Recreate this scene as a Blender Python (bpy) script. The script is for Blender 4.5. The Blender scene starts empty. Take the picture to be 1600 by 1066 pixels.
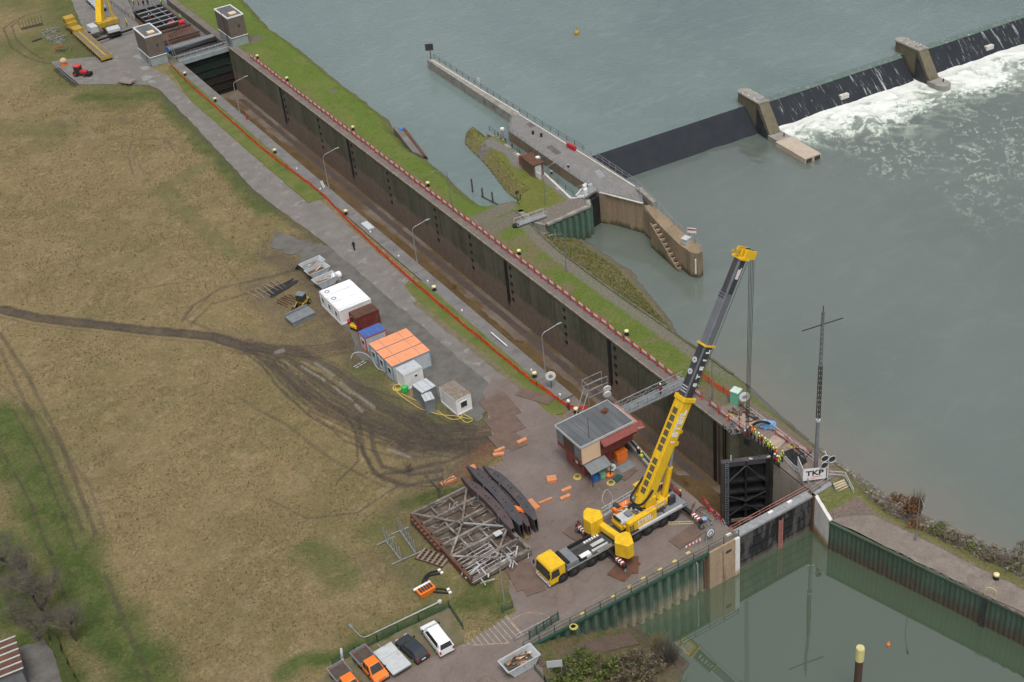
import bpy, math, random
import numpy as np
from mathutils import Vector, Matrix
random.seed(7); RNG=np.random.default_rng(7)
sc=bpy.context.scene; COL=sc.collection
# ---------------------------------------------------------------- camera, sky, sun
CF,CP,CR,CY,CH=2063.2,0.604033,0.114101,0.490464,111.8
def cam_axes():
    cp,sp=math.cos(CP),math.sin(CP)
    f=Vector((math.sin(CY)*cp,math.cos(CY)*cp,-sp)); r=Vector((math.cos(CY),-math.sin(CY),0)); d=f.cross(r)
    return r*math.cos(CR)+d*math.sin(CR), -r*math.sin(CR)+d*math.cos(CR), f
CRX,CDN,CFW=cam_axes()
def A(px,py,z=0.0):
    """photo pixel -> the point of the place at height z"""
    d=CRX*(px-800)+CDN*(py-533)+CFW*CF; t=(z-CH)/d.z
    return Vector((d.x*t,d.y*t,z))
def PJ(p):
    v=Vector(p)-Vector((0,0,CH)); c=v.dot(CFW); return (800+CF*v.dot(CRX)/c, 533+CF*v.dot(CDN)/c)
cam=bpy.data.cameras.new("camera"); cam.sensor_width=36; cam.lens=CF/1600*36; cam.clip_start=1; cam.clip_end=6000
co=bpy.data.objects.new("camera",cam); COL.objects.link(co); sc.camera=co
co.matrix_world=Matrix((( CRX.x,-CDN.x,-CFW.x,0),(CRX.y,-CDN.y,-CFW.y,0),(CRX.z,-CDN.z,-CFW.z,CH),(0,0,0,1)))
SUN_EL,SUN_AZ=math.radians(68),math.radians(200)
w=bpy.data.worlds.new("World"); sc.world=w; w.use_nodes=True
wn=w.node_tree.nodes; wl=w.node_tree.links
sky=wn.new('ShaderNodeTexSky'); sky.sky_type='NISHITA'; sky.sun_disc=False; sky.sun_elevation=SUN_EL; sky.sun_rotation=SUN_AZ
sky.air_density=1.0; sky.dust_density=6.0; sky.ozone_density=1.0
hs=wn.new('ShaderNodeHueSaturation'); hs.inputs['Saturation'].default_value=0.28
wl.new(sky.outputs[0],hs.inputs['Color']); wl.new(hs.outputs[0],wn['Background'].inputs[0]); wn['Background'].inputs[1].default_value=0.13
sl=bpy.data.lights.new("sun",'SUN'); sl.energy=1.35; sl.angle=math.radians(22); sl.color=(1,.965,.92)
so=bpy.data.objects.new("sun",sl); COL.objects.link(so)
so.rotation_euler=(math.pi/2-SUN_EL,0,math.pi-SUN_AZ) ; so.location=(60,60,200)
sc.view_settings.view_transform='Standard'; sc.view_settings.look='None'; sc.view_settings.exposure=0.0; sc.view_settings.gamma=1
sc.cycles.max_bounces=5
# ---------------------------------------------------------------- helpers
def tag(o,label=None,cat=None,group=None,kind=None):
    if label:o['label']=label
    if cat:o['category']=cat
    if group:o['group']=group
    if kind:o['kind']=kind
    return o
class MB:
    def __init__(s): s.v=[];s.f=[];s.m=[];s.k=0
    def add(s,vs,fs):
        n=len(s.v); s.v+=[tuple(q) for q in vs]; s.f+=[tuple(i+n for i in q) for q in fs]; s.m+=[s.k]*len(fs); return s
    def hexa(s,c): return s.add(c,[(0,3,2,1),(4,5,6,7),(0,1,5,4),(1,2,6,5),(2,3,7,6),(3,0,4,7)])
    def box(s,c,d,rz=0,taper=1):
        x,y,z=d[0]/2,d[1]/2,d[2]/2; C,S=math.cos(rz),math.sin(rz); o=[]
        for zz,t in((-z,1),(z,taper)):
            for a,b in((-x,-y),(x,-y),(x,y),(-x,y)):
                a*=t;b*=t; o.append((c[0]+a*C-b*S,c[1]+a*S+b*C,c[2]+zz))
        return s.hexa(o)
    def bb(s,x0,y0,z0,x1,y1,z1): return s.box(((x0+x1)/2,(y0+y1)/2,(z0+z1)/2),(abs(x1-x0),abs(y1-y0),abs(z1-z0)))
    def bar(s,p,q,w,h=None,up=(0,0,1)):
        h=h or w; p=Vector(p);q=Vector(q); d=q-p
        if d.length<1e-6: return s
        d.normalize(); u=Vector(up)
        if abs(d.dot(u))>.98:u=Vector((1,0,0))
        a=d.cross(u).normalized()*w/2; b=a.cross(d).normalized()*h/2
        return s.hexa([p-a-b,p+a-b,p+a+b,p-a+b,q-a-b,q+a-b,q+a+b,q-a+b])
    def tube(s,pts,r,n=6,cap=True,closed=False):
        pts=[Vector(p) for p in pts]; N=len(pts); rr=r if isinstance(r,(list,tuple)) else [r]*N
        ref=None; base=len(s.v); vs=[];fs=[]
        for i,p in enumerate(pts):
            if closed:d=pts[(i+1)%N]-pts[i-1]
            else:d=pts[min(i+1,N-1)]-pts[max(i-1,0)]
            d=d.normalized() if d.length>1e-9 else Vector((0,0,1))
            if ref is None: ref=Vector((0,0,1)) if abs(d.z)<.9 else Vector((1,0,0))
            a=(ref-d*ref.dot(d)).normalized(); b=d.cross(a); ref=a
            for j in range(n):
                t=2*math.pi*j/n; vs.append(p+(a*math.cos(t)+b*math.sin(t))*rr[i])
        for i in range(N if closed else N-1):
            k=(i+1)%N
            for j in range(n): fs.append((i*n+j,i*n+(j+1)%n,k*n+(j+1)%n,k*n+j))
        if cap and not closed: fs.append(tuple(reversed(range(n)))); fs.append(tuple(range((N-1)*n,N*n)))
        return s.add(vs,fs)
    def cyl(s,c,r,h,n=16,r2=None): return s.tube([c,(c[0],c[1],c[2]+h)],[r,r if r2 is None else r2],n)
    def prism(s,poly,z0,z1,top=None):
        n=len(poly); P0=[(p[0],p[1],z0 if not isinstance(z0,(list,tuple)) else z0[i]) for i,p in enumerate(poly)]
        P1=[(p[0],p[1],z1 if not isinstance(z1,(list,tuple)) else z1[i]) for i,p in enumerate(poly)]
        a=sum(poly[i][0]*poly[(i+1)%n][1]-poly[(i+1)%n][0]*poly[i][1] for i in range(n))
        if a<0: P0.reverse();P1.reverse()
        return s.add(P0+P1,[tuple(reversed(range(n))),tuple(range(n,2*n))]+[(i,(i+1)%n,n+(i+1)%n,n+i) for i in range(n)])
    def torus(s,c,R,r,n=16,m=6,axis='z'):
        pts=[]
        for i in range(n):
            t=2*math.pi*i/n; a,b=R*math.cos(t),R*math.sin(t)
            pts.append({'z':(c[0]+a,c[1]+b,c[2]),'y':(c[0]+a,c[1],c[2]+b),'x':(c[0],c[1]+a,c[2]+b)}[axis])
        return s.tube(pts,r,m,closed=True)
    def wheel(s,c,R,w,n=16,axis='y'):
        d=Vector((0,w/2,0)) if axis=='y' else Vector((w/2,0,0)); c=Vector(c)
        return s.tube([c-d,c-d*.8,c+d*.8,c+d],[R*.86,R,R,R*.86],n)
    def sphere(s,c,r,n=10,sz=1):
        pts=[];rr=[]
        for i in range(n//2+1):
            t=math.pi*i/(n//2); pts.append((c[0],c[1],c[2]-r*sz*math.cos(t))); rr.append(max(r*math.sin(t),.001))
        return s.tube(pts,rr,n)
    def extr(s,prof,y0,y1):
        """profile in xz extruded along y"""
        n=len(prof); vs=[(p[0],y0,p[1]) for p in prof]+[(p[0],y1,p[1]) for p in prof]
        a=sum(prof[i][0]*prof[(i+1)%n][1]-prof[(i+1)%n][0]*prof[i][1] for i in range(n))
        fs=[tuple(range(n)),tuple(reversed(range(n,2*n)))]+[((i+1)%n,i,n+i,n+(i+1)%n) for i in range(n)]
        if a<0: fs=[tuple(reversed(f)) for f in fs]
        return s.add(vs,fs)
    def build(s,name,mats,parent=None,world=False,smooth=False,bevel=0):
        v=s.v
        if parent is not None and world:
            L=parent.location; c,si=math.cos(-parent.rotation_euler.z),math.sin(-parent.rotation_euler.z)
            v=[((x-L.x)*c-(y-L.y)*si,(x-L.x)*si+(y-L.y)*c,z-L.z) for x,y,z in v]
        me=bpy.data.meshes.new(name); me.from_pydata([tuple(q) for q in v],[],s.f)
        mats=mats if isinstance(mats,(list,tuple)) else [mats]
        for m in mats: me.materials.append(m)
        me.polygons.foreach_set('material_index',[min(k,len(mats)-1) for k in s.m])
        if smooth: me.polygons.foreach_set('use_smooth',[True]*len(me.polygons))
        me.update(); o=bpy.data.objects.new(name,me); COL.objects.link(o)
        if parent is not None:o.parent=parent
        if bevel:
            b=o.modifiers.new('b','BEVEL'); b.width=bevel; b.segments=1; b.limit_method='ANGLE'
        return o
def thing(name,label,cat,loc=(0,0,0),rz=0,group=None):
    o=bpy.data.objects.new(name,None); o.empty_display_size=.3; COL.objects.link(o); o.location=Vector(loc); o.rotation_euler=(0,0,rz)
    return tag(o,label,cat,group)
def W(name,mb,mat,parent,**k): return mb.build(name,mat,parent,world=True,**k)
def single(name,mb,mat,label,cat,group=None,**k): return tag(mb.build(name,mat,**k),label,cat,group)
def struct(name,mb,mat,kind='structure',**k): return tag(mb.build(name,mat,**k),kind=kind)
def kids(o): return [c for c in bpy.data.objects if c.parent==o]
def dup(root,loc,rz=None,label=None,group=None,scale=None):
    def cp(o,par):
        c=o.copy(); COL.objects.link(c); c.parent=par
        for ch in tree.get(o.name,[]): cp(ch,c)
        return c
    tree={}
    def col(o):
        ks=list(o.children) if False else KID.get(o.name) or kids(o); KID[o.name]=ks; tree[o.name]=ks
        for k in ks: col(k)
    col(root); r=cp(root,None); r.location=Vector(loc)
    if rz is not None:r.rotation_euler.z=rz
    if scale:r.scale=scale
    if label:r['label']=label
    if group:r['group']=group
    return r
KID={}
def lerp(a,b,t): return Vector(a)*(1-t)+Vector(b)*t
def heading(p,q): return math.atan2(q[1]-p[1],q[0]-p[0])
def wires(pts,sub=6):
    """smooth curve through points (Catmull-Rom)"""
    P=[Vector(p) for p in pts]; P=[P[0]]+P+[P[-1]]; o=[]
    for i in range(1,len(P)-2):
        for k in range(sub):
            t=k/sub; a,b,c,d=P[i-1:i+3]
            o.append(.5*((2*b)+(c-a)*t+(2*a-5*b+4*c-d)*t*t+(3*b-a-3*c+d)*t**3))
    o.append(P[-2]); return o
# ---------------------------------------------------------------- materials
class NB:
    def __init__(s,name,rough=.8,metal=0,spec=.3):
        s.m=bpy.data.materials.new(name); s.m.use_nodes=True; s.t=s.m.node_tree; s.n=s.t.nodes; s.p=s.n['Principled BSDF']
        s.set('Roughness',rough); s.set('Metallic',metal); s.set('Specular IOR Level',spec); s.geo=None
    def set(s,k,v):
        i=s.p.inputs[k]
        if hasattr(v,'is_linked') or hasattr(v,'node'): s.t.links.new(v,i)
        else: i.default_value=v
    def L(s,a,b): s.t.links.new(a,b)
    def pos(s,sc3=(1,1,1),local=False):
        if local: src=s.n.new('ShaderNodeTexCoord').outputs['Object']
        else:
            if not s.geo: s.geo=s.n.new('ShaderNodeNewGeometry')
            src=s.geo.outputs['Position']
        mp=s.n.new('ShaderNodeMapping'); mp.inputs['Scale'].default_value=sc3; s.L(src,mp.inputs[0]); return mp.outputs[0]
    def noise(s,scale,detail=4,st=(1,1,1),rough=.6,dist=0,local=False):
        t=s.n.new('ShaderNodeTexNoise'); t.inputs['Scale'].default_value=scale; t.inputs['Detail'].default_value=detail
        t.inputs['Roughness'].default_value=rough; t.inputs['Distortion'].default_value=dist; s.L(s.pos(st,local),t.inputs[0]); return t.outputs[0]
    def ramp(s,f,a,b):
        r=s.n.new('ShaderNodeMapRange'); r.inputs[1].default_value=a; r.inputs[2].default_value=b; r.clamp=True; s.L(f,r.inputs[0]); return r.outputs[0]
    def math(s,op,a,b=0.0):
        m=s.n.new('ShaderNodeMath'); m.operation=op
        for i,x in enumerate((a,b)):
            if hasattr(x,'node'): s.L(x,m.inputs[i])
            else:m.inputs[i].default_value=x
        return m.outputs[0]
    def mix(s,f,a,b,bl='MIX'):
        m=s.n.new('ShaderNodeMix'); m.data_type='RGBA'; m.blend_type=bl
        for i,x in ((0,f),(6,a),(7,b)):
            if hasattr(x,'node'): s.L(x,m.inputs[i])
            elif i==0: m.inputs[0].default_value=x
            else: m.inputs[i].default_value=(*x[:3],1)
        return m.outputs[2]
    def z(s):
        if not s.geo: s.geo=s.n.new('ShaderNodeNewGeometry')
        x=s.n.new('ShaderNodeSeparateXYZ'); s.L(s.geo.outputs['Position'],x.inputs[0]); return x.outputs[2]
    def attr(s,n):
        a=s.n.new('ShaderNodeAttribute'); a.attribute_name=n; return a.outputs['Color']
    def bump(s,f,st=.3,dist=.05):
        b=s.n.new('ShaderNodeBump'); b.inputs['Strength'].default_value=st; b.inputs['Distance'].default_value=dist; s.L(f,b.inputs['Height']); s.L(b.outputs[0],s.p.inputs['Normal'])
def mat(name,c1,c2=None,scale=1.5,rough=.7,metal=0,bump=0,lo=.4,hi=.65,st=(1,1,1),spec=.3,c3=None,s3=.3,fine=0,lo3=.55,hi3=.7):
    b=NB(name,rough,metal,spec)
    c2=c2 or tuple(x*.78 for x in c1)
    c=b.mix(b.ramp(b.noise(scale,5,st),lo,hi),c1,c2)
    if c3: c=b.mix(b.ramp(b.noise(s3,5,st,.65),lo3,hi3),c,c3)
    if fine:
        f=b.ramp(b.noise(fine,3),.25,.75); c=b.mix(.45,c,b.mix(f,(.3,.3,.3),(1,1,1)),'OVERLAY')
    b.set('Base Color',c)
    if bump: b.bump(b.noise(scale*6,4),bump,.05)
    return b.m
M={}
def wall_mat(name,top,mid,low,z1,z2,wob=1.0):
    """stained concrete whose algae and tide bands lie at fixed levels"""
    b=NB(name,.9); z=b.z(); st=b.noise(.9,5,(1,1,.06),.7); wide=b.noise(.16,4,(1,1,.3)); dens=b.noise(2.2,4,(1,1,.5))
    zz=b.math('ADD',z,b.math('MULTIPLY',b.math('SUBTRACT',b.noise(.7,4,(1,1,.12)),.5),3.2*wob))
    up=b.mix(b.ramp(wide,.35,.65),top,mid); up=b.mix(b.math('MULTIPLY',b.ramp(st,.5,.75),.5),up,tuple(x*.4 for x in mid))
    up=b.mix(b.math('MULTIPLY',b.ramp(dens,.52,.75),.35),up,tuple(min(1,x*1.7) for x in top))
    lw=b.mix(b.ramp(dens,.35,.7),low,tuple(x*.7 for x in low)); lw=b.mix(b.math('MULTIPLY',b.ramp(st,.55,.75),.3),lw,tuple(x*.5 for x in low))
    c=b.mix(b.ramp(zz,z2,z1),lw,up); b.set('Base Color',c); b.bump(dens,.25,.05); return b.m
M['conc']=mat('concrete',(.27,.26,.235),(.2,.19,.17),.7,.9,bump=.2,c3=(.13,.125,.1),s3=.25,fine=9)
M['conc_tan']=mat('tan_concrete',(.34,.25,.165),(.27,.2,.135),.8,.9,bump=.2,c3=(.16,.12,.08),s3=.5,st=(1,1,.2),fine=6)
M['conc_pale']=mat('pale_concrete',(.62,.6,.56),(.5,.48,.44),.8,.9,c3=(.3,.22,.13),s3=.9,st=(1,1,.3),lo3=.6,hi3=.75)
M['coping']=mat('coping_stone',(.16,.155,.15),(.125,.12,.116),.5,.9,bump=.15,c3=(.1,.1,.09),s3=.22,fine=8)
M['chamber']=wall_mat('chamber_wall',(.165,.16,.118),(.1,.1,.066),(.26,.208,.165),-5.5,-6.3)
M['recess']=wall_mat('recess_wall',(.16,.135,.09),(.09,.08,.055),(.17,.13,.1),-6.6,-7.3)
M['piertan']=wall_mat('pier_wall',(.3,.22,.145),(.2,.16,.11),(.1,.09,.05),-5.0,-5.8)
M['asphalt']=mat('asphalt',(.168,.157,.144),(.135,.127,.117),.35,.75,bump=.15,c3=(.235,.222,.205),s3=.5,fine=10)
b=NB('yard_asphalt',.5,0,.45)
c=b.mix(b.ramp(b.noise(.16,5),.35,.65),(.175,.142,.127),(.138,.11,.096)); c=b.mix(b.math('MULTIPLY',b.ramp(b.noise(.5,5,dist=1.5),.54,.72),.6),c,(.105,.08,.055))
c=b.mix(b.math('MULTIPLY',b.ramp(b.noise(1.1,6),.62,.75),.5),c,(.25,.21,.19))
c=b.mix(.5,c,b.mix(b.ramp(b.noise(11,3),.25,.75),(.3,.3,.3),(.95,.95,.95)),'OVERLAY')
b.set('Base Color',c); b.set('Roughness',b.ramp(b.noise(.22,4),.3,.75)); b.bump(b.noise(6,4),.15,.03); M['yard']=b.m
M['gravel']=mat('dark_gravel',(.125,.119,.11),(.09,.086,.078),.5,.9,bump=.3,c3=(.13,.12,.105),s3=.3,fine=9)
M['parking']=mat('gravel_parking',(.15,.125,.085),(.105,.1,.05),.6,.95,bump=.3,c3=(.075,.09,.03),s3=.5,fine=9)
M['rubble']=mat('rubble_slope',(.17,.15,.115),(.12,.125,.05),.5,.95,bump=.5,c3=(.26,.25,.22),s3=2.2,fine=6)
M['floor']=mat('chamber_floor',(.17,.138,.112),(.13,.1,.078),.12,.6,bump=.2,c3=(.1,.068,.04),s3=.07,fine=4,lo3=.45,hi3=.55)
M['silt']=mat('brown_silt',(.09,.062,.03),(.125,.085,.042),.25,.35,bump=.2,c3=(.06,.032,.012),s3=.5,fine=3)
M['grass']=mat('short_grass',(.085,.115,.026),(.13,.13,.045),.35,.95,bump=.5,c3=(.055,.095,.016),s3=.12,fine=6)
M['drygrass']=mat('dry_grass',(.19,.165,.065),(.11,.115,.035),1.2,.95,bump=.6,c3=(.09,.075,.035),s3=.5,fine=5)
M['green_sheet']=wall_mat('green_sheet_pile',(.095,.15,.115),(.065,.1,.07),(.3,.28,.2),-3.2,-4.8,1.2)
M['green_dark']=wall_mat('dark_sheet_pile',(.07,.11,.08),(.055,.08,.052),(.085,.075,.055),-3.6,-5.0,1.3)
M['steel']=mat('galvanised_steel',(.4,.41,.42),(.3,.31,.32),2,.5,.4)
M['dsteel']=mat('dark_steel',(.045,.047,.052),(.075,.072,.07),1.2,.6,.2,c3=(.02,.02,.021),s3=.6)
M['black']=mat('black_rubber',(.018,.018,.019),(.028,.027,.026),2,.8)
M['leaf']=mat('tarred_steel',(.016,.017,.019),(.03,.03,.032),1.5,.55,c3=(.09,.09,.095),s3=.9,st=(1,1,.4),lo3=.62,hi3=.75)
M['leafbeam']=mat('weathered_black_steel',(.06,.06,.066),(.08,.072,.072),1.2,.5,c3=(.115,.085,.075),s3=.7)
M['rust']=mat('rusty_steel',(.13,.062,.038),(.085,.05,.038),1.3,.8,c3=(.17,.075,.04),s3=.6)
M['truss']=mat('silted_truss_steel',(.22,.19,.165),(.11,.09,.075),1,.75,c3=(.38,.37,.35),s3=.3)
M['mat']=mat('ground_mat_steel',(.155,.108,.088),(.12,.085,.068),.9,.55,c3=(.19,.12,.08),s3=.5)
M['yellow']=mat('crane_yellow',(.78,.5,.02),(.68,.4,.015),1.2,.35,spec=.5,c3=(.5,.32,.05),s3=2.2,st=(1,1,.4),lo3=.58,hi3=.9)
M['yellow2']=mat('faded_yellow',(.45,.3,.045),(.36,.24,.05),1.2,.5)
M['white']=mat('white_paint',(.78,.78,.77),(.7,.7,.68),1.5,.5,c3=(.55,.54,.5),s3=.8,lo3=.6,hi3=.75)
M['tarp']=mat('white_tarp',(.84,.85,.86),(.74,.75,.77),.9,.6,st=(.4,1,1))
M['red']=mat('signal_red',(.5,.03,.035),(.42,.04,.045),2,.55)
M['dred']=mat('brown_red_container',(.17,.035,.03),(.13,.03,.028),2,.6,c3=(.22,.12,.09),s3=.7)
M['orange']=mat('orange_roof',(.8,.33,.17),(.74,.28,.14),.8,.55,c3=(.8,.32,.18),s3=.5)
M['orangep']=mat('orange_paint',(.8,.2,.025),(.74,.18,.025),1,.35,spec=.5)
M['net']=mat('orange_mesh',(.72,.075,.03),(.62,.06,.02),2,.6)
M['blue']=mat('blue_roof',(.06,.13,.38),(.05,.11,.33),1,.5)
M['bluep']=mat('blue_plastic',(.03,.2,.6),(.03,.16,.5),2,.4)
M['cgrey']=mat('container_grey',(.5,.53,.55),(.42,.45,.47),1.2,.6,c3=(.33,.33,.31),s3=1.5,st=(1,1,.3),lo3=.6,hi3=.8)
M['cblue']=mat('container_bluegrey',(.2,.29,.38),(.17,.25,.33),1.2,.6)
M['dgrey']=mat('grey_box',(.2,.215,.225),(.16,.17,.18),1.2,.6)
M['wood']=mat('pine_timber',(.62,.27,.13),(.52,.21,.1),2,.7,st=(1,1,1),c3=(.72,.4,.24),s3=2)
M['woodpale']=mat('plywood',(.74,.55,.36),(.7,.5,.32),1,.7)
M['plank']=mat('old_planks',(.2,.16,.13),(.27,.23,.19),2,.85)
M['roofgrey']=mat('roof_felt',(.12,.128,.135),(.095,.103,.11),.8,.85,c3=(.15,.158,.165),s3=.5,st=(1,.25,1))
M['brick']=mat('red_brown_cladding',(.24,.07,.058),(.19,.055,.048),1.5,.7)
M['brickred']=mat('red_brick',(.3,.095,.065),(.24,.075,.05),3,.85)
M['glass']=mat('dark_window_glass',(.03,.035,.035),(.045,.05,.045),1,.12,spec=.6)
M['tower']=mat('tower_upper_cladding',(.16,.135,.11),(.13,.11,.092),.9,.85)
M['towerb']=mat('tower_base_paint',(.3,.345,.35),(.25,.29,.3),.8,.85,c3=(.2,.22,.2),s3=.6)
M['paintw']=mat('road_paint_white',(.36,.33,.29),(.26,.235,.2),1.5,.8)
M['painty']=mat('road_paint_yellow',(.6,.48,.16),(.5,.4,.14),2,.8)
M['hiv']=mat('hi_vis_yellow',(.6,.75,.08),(.52,.68,.07),3,.7)
M['hio']=mat('hi_vis_orange',(.85,.22,.04),(.8,.18,.04),3,.7)
M['navy']=mat('dark_clothes',(.02,.024,.035),(.03,.032,.04),3,.9)
M['greyc']=mat('grey_clothes',(.17,.18,.2),(.13,.14,.15),3,.9)
M['redc']=mat('red_jacket',(.4,.04,.04),(.33,.04,.04),3,.9)
M['skin']=mat('skin',(.5,.3,.22),(.48,.28,.2),4,.6)
M['bark']=mat('bark',(.11,.095,.08),(.075,.065,.055),3,.95)
M['twig']=mat('twigs',(.15,.13,.11),(.1,.09,.075),3,.95)
M['rtwig']=mat('reddish_twigs',(.2,.11,.06),(.16,.1,.06),3,.95)
M['carwhite']=mat('car_white',(.82,.83,.84),(.8,.81,.82),1,.2,spec=.6)
M['cardark']=mat('car_dark',(.035,.042,.055),(.03,.036,.048),1,.2,spec=.6)
M['greenp']=mat('green_paint',(.03,.085,.062),(.026,.07,.052),2,.5)
M['mint']=mat('mint_plastic',(.2,.55,.37),(.18,.5,.34),2,.5)
M['ladder']=mat('pale_red_ladder',(.45,.2,.17),(.38,.17,.15),2,.7)
M['silver']=mat('silver_tarp',(.5,.53,.54),(.43,.46,.47),1.5,.5,c3=(.35,.3,.24),s3=1.5,lo3=.62)
def water(name,c1,c2,rough,bscale,bstr,st=(1,1,1),cs=.02,streak=None,det=5):
    b=NB(name,rough,0,.5); b.set('IOR',1.33)
    c=b.mix(b.ramp(b.noise(cs,4,st),.35,.65),c1,c2)
    h=b.noise(bscale,det,st,.65)
    if streak: c=b.mix(b.math('MULTIPLY',b.ramp(b.noise(streak,5,(1,1.8,1),.7,1.2),.5,.8),.35),c,tuple(x*1.5 for x in c1))
    b.bump(h,bstr,.25); b.set('Base Color',c); return b
wu=water('upper_river_water',(.16,.215,.205),(.115,.165,.158),.2,1.3,.8,(1,.7,1),.02,.14); wu.set('Coat Weight',1.0); wu.set('Coat IOR',1.6); wu.set('Coat Roughness',.15); M['wup']=wu.m
wh=water('harbour_water',(.058,.086,.054),(.066,.094,.06),.02,.22,.06,(1,1,1),.02,None,1); wh.set('Specular IOR Level',1.0); wh.set('IOR',1.75); wh.set('Coat Weight',1.0); wh.set('Coat IOR',1.75); wh.set('Coat Roughness',.02); M['wharb']=wh.m
wt=water('tail_river_water',(.12,.15,.13),(.095,.122,.103),.1,.9,.4,(1,1.4,1),.018,.1); wt.set('Specular IOR Level',1.0); wt.set('IOR',1.55); wt.set('Coat Weight',1.0); wt.set('Coat IOR',1.6); wt.set('Coat Roughness',.08)
# ---------------------------------------------------------------- land
def vnoise(X,Y,scale,octs=4,seed=0,rough=.55):
    r=np.random.default_rng(seed); T=r.random((256,256)); out=0;amp=1;tot=0
    for o in range(octs):
        u=X/scale*2**o+17.3*o; v=Y/scale*2**o+9.1*o; i=np.floor(u).astype(int);j=np.floor(v).astype(int); fu=u-i;fv=v-j; fu=fu*fu*(3-2*fu);fv=fv*fv*(3-2*fv)
        a=T[i%256,j%256];b_=T[(i+1)%256,j%256];c=T[i%256,(j+1)%256];d=T[(i+1)%256,(j+1)%256]
        out=out+amp*((a*(1-fu)+b_*fu)*(1-fv)+(c*(1-fu)+d*fu)*fv); tot+=amp; amp*=rough
    return out/tot
def sstep(x,a,b):
    t=np.clip((x-a)/(b-a),0,1); return t*t*(3-2*t)
def dline(X,Y,pts):
    D=np.full(X.shape,1e9)
    for (x0,y0),(x1,y1) in zip(pts[:-1],pts[1:]):
        dx,dy=x1-x0,y1-y0; t=np.clip(((X-x0)*dx+(Y-y0)*dy)/(dx*dx+dy*dy+1e-9),0,1)
        D=np.minimum(D,np.hypot(X-x0-t*dx,Y-y0-t*dy))
    return D
def inpoly(X,Y,poly):
    ins=np.zeros(X.shape,bool); n=len(poly)
    for i in range(n):
        x0,y0=poly[i][:2];x1,y1=poly[(i+1)%n][:2]
        if abs(y1-y0)<1e-9: continue
        ins^=((y0>Y)!=(y1>Y))&(X<(x1-x0)*(Y-y0)/(y1-y0)+x0)
    return ins
def dpoly(X,Y,poly):
    """signed distance, negative inside"""
    P=[tuple(p[:2]) for p in poly]; d=dline(X,Y,P+[P[0]]); return np.where(inpoly(X,Y,P),-d,d)
def px(l,z=0): return [tuple(A(*q,z))[:2] for q in l]
def grid(name,x0,x1,y0,y1,st,zf,mat_,colf=None,keep=None,attr='paint'):
    nx=int(round((x1-x0)/st))+1; ny=int(round((y1-y0)/st))+1
    X,Y=np.meshgrid(np.linspace(x0,x1,nx),np.linspace(y0,y1,ny)); Z=zf(X,Y)
    me=bpy.data.meshes.new(name); V=np.stack([X,Y,Z],-1).reshape(-1,3)
    I=np.arange(nx*ny).reshape(ny,nx); q=np.stack([I[:-1,:-1],I[:-1,1:],I[1:,1:],I[1:,:-1]],-1).reshape(-1,4)
    if keep is not None:
        k=keep(X,Y); kk=(k[:-1,:-1]&k[:-1,1:]&k[1:,1:]&k[1:,:-1]).reshape(-1); q=q[kk]
    me.vertices.add(len(V)); me.vertices.foreach_set('co',V.astype(np.float32).ravel())
    me.loops.add(q.size); me.loops.foreach_set('vertex_index',q.astype(np.int32).ravel())
    me.polygons.add(len(q)); me.polygons.foreach_set('loop_start',np.arange(0,q.size,4,dtype=np.int32)); me.polygons.foreach_set('use_smooth',np.ones(len(q),bool))
    me.update(calc_edges=True); me.materials.append(mat_)
    if colf is not None:
        C=colf(X,Y); at=me.color_attributes.new(attr,'FLOAT_COLOR','POINT')
        D=np.ones((nx*ny,4),np.float32); D[:,:3]=C.reshape(-1,3); at.data.foreach_set('color',D.ravel())
    o=bpy.data.objects.new(name,me); COL.objects.link(o); return tag(o,kind='structure')
def cmix(C,m,c):
    m=m[...,None]; return C*(1-m)+np.array(c)*m
# ---- the worn lines and patches of the meadow (photo points laid on the ground)
RUTS=[([(0,482),(60,497),(130,505),(220,515),(330,525),(390,542)],1.5,.85),([(390,542),(450,562),(500,596),(560,640),(620,672),(690,688),(765,682)],.8,.7),
([(390,545),(440,585),(500,640),(560,668),(640,690),(720,700)],.7,.7),([(380,535),(430,548),(500,545),(560,535)],.9,.5),
([(380,540),(460,548),(520,575),(590,630),(660,668),(740,672)],.9,.8),([(560,650),(566,700),(585,740),(630,760),(690,748)],.5,.7),([(580,668),(583,700),(598,728),(640,742),(690,735)],.5,.7),
([(0,520),(45,590),(95,690),(150,835)],.5,.55),([(0,545),(30,610),(75,700),(130,830)],.5,.5),([(0,600),(60,650),(140,760),(165,830)],.4,.35),
([(6,45),(18,75),(42,90),(68,98),(95,100)],.35,.65),([(18,40),(26,62),(46,80),(66,92)],.35,.6),([(6,45),(22,32),(48,20),(84,12)],.35,.6),([(18,42),(32,28),(55,20),(80,15)],.35,.55),
([(208,272),(200,245),(205,222),(232,212),(262,222),(275,240)],.35,.4),([(225,275),(210,235),(222,218),(255,215),(290,240)],.3,.35),
([(285,500),(300,478),(345,450),(420,433),(470,418)],.6,.5),([(300,505),(330,475),(400,455),(460,440)],.5,.45),([(80,475),(180,455),(300,440)],.4,.3),
([(370,620),(450,665),(520,720),(600,760)],.4,.4),([(420,560),(470,610),(560,655),(640,700)],.7,.7),([(760,690),(700,720),(640,735),(600,740)],.6,.6),([(640,690),(700,700),(760,700)],2.2,.5),([(330,460),(290,500),(330,515)],.4,.4),
([(165,900),(190,960),(235,1066)],.5,.45),([(650,650),(700,690),(760,690)],1.5,.6)]
RUTW=[(px(l),w_,s_) for l,w_,s_ in RUTS]
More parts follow.
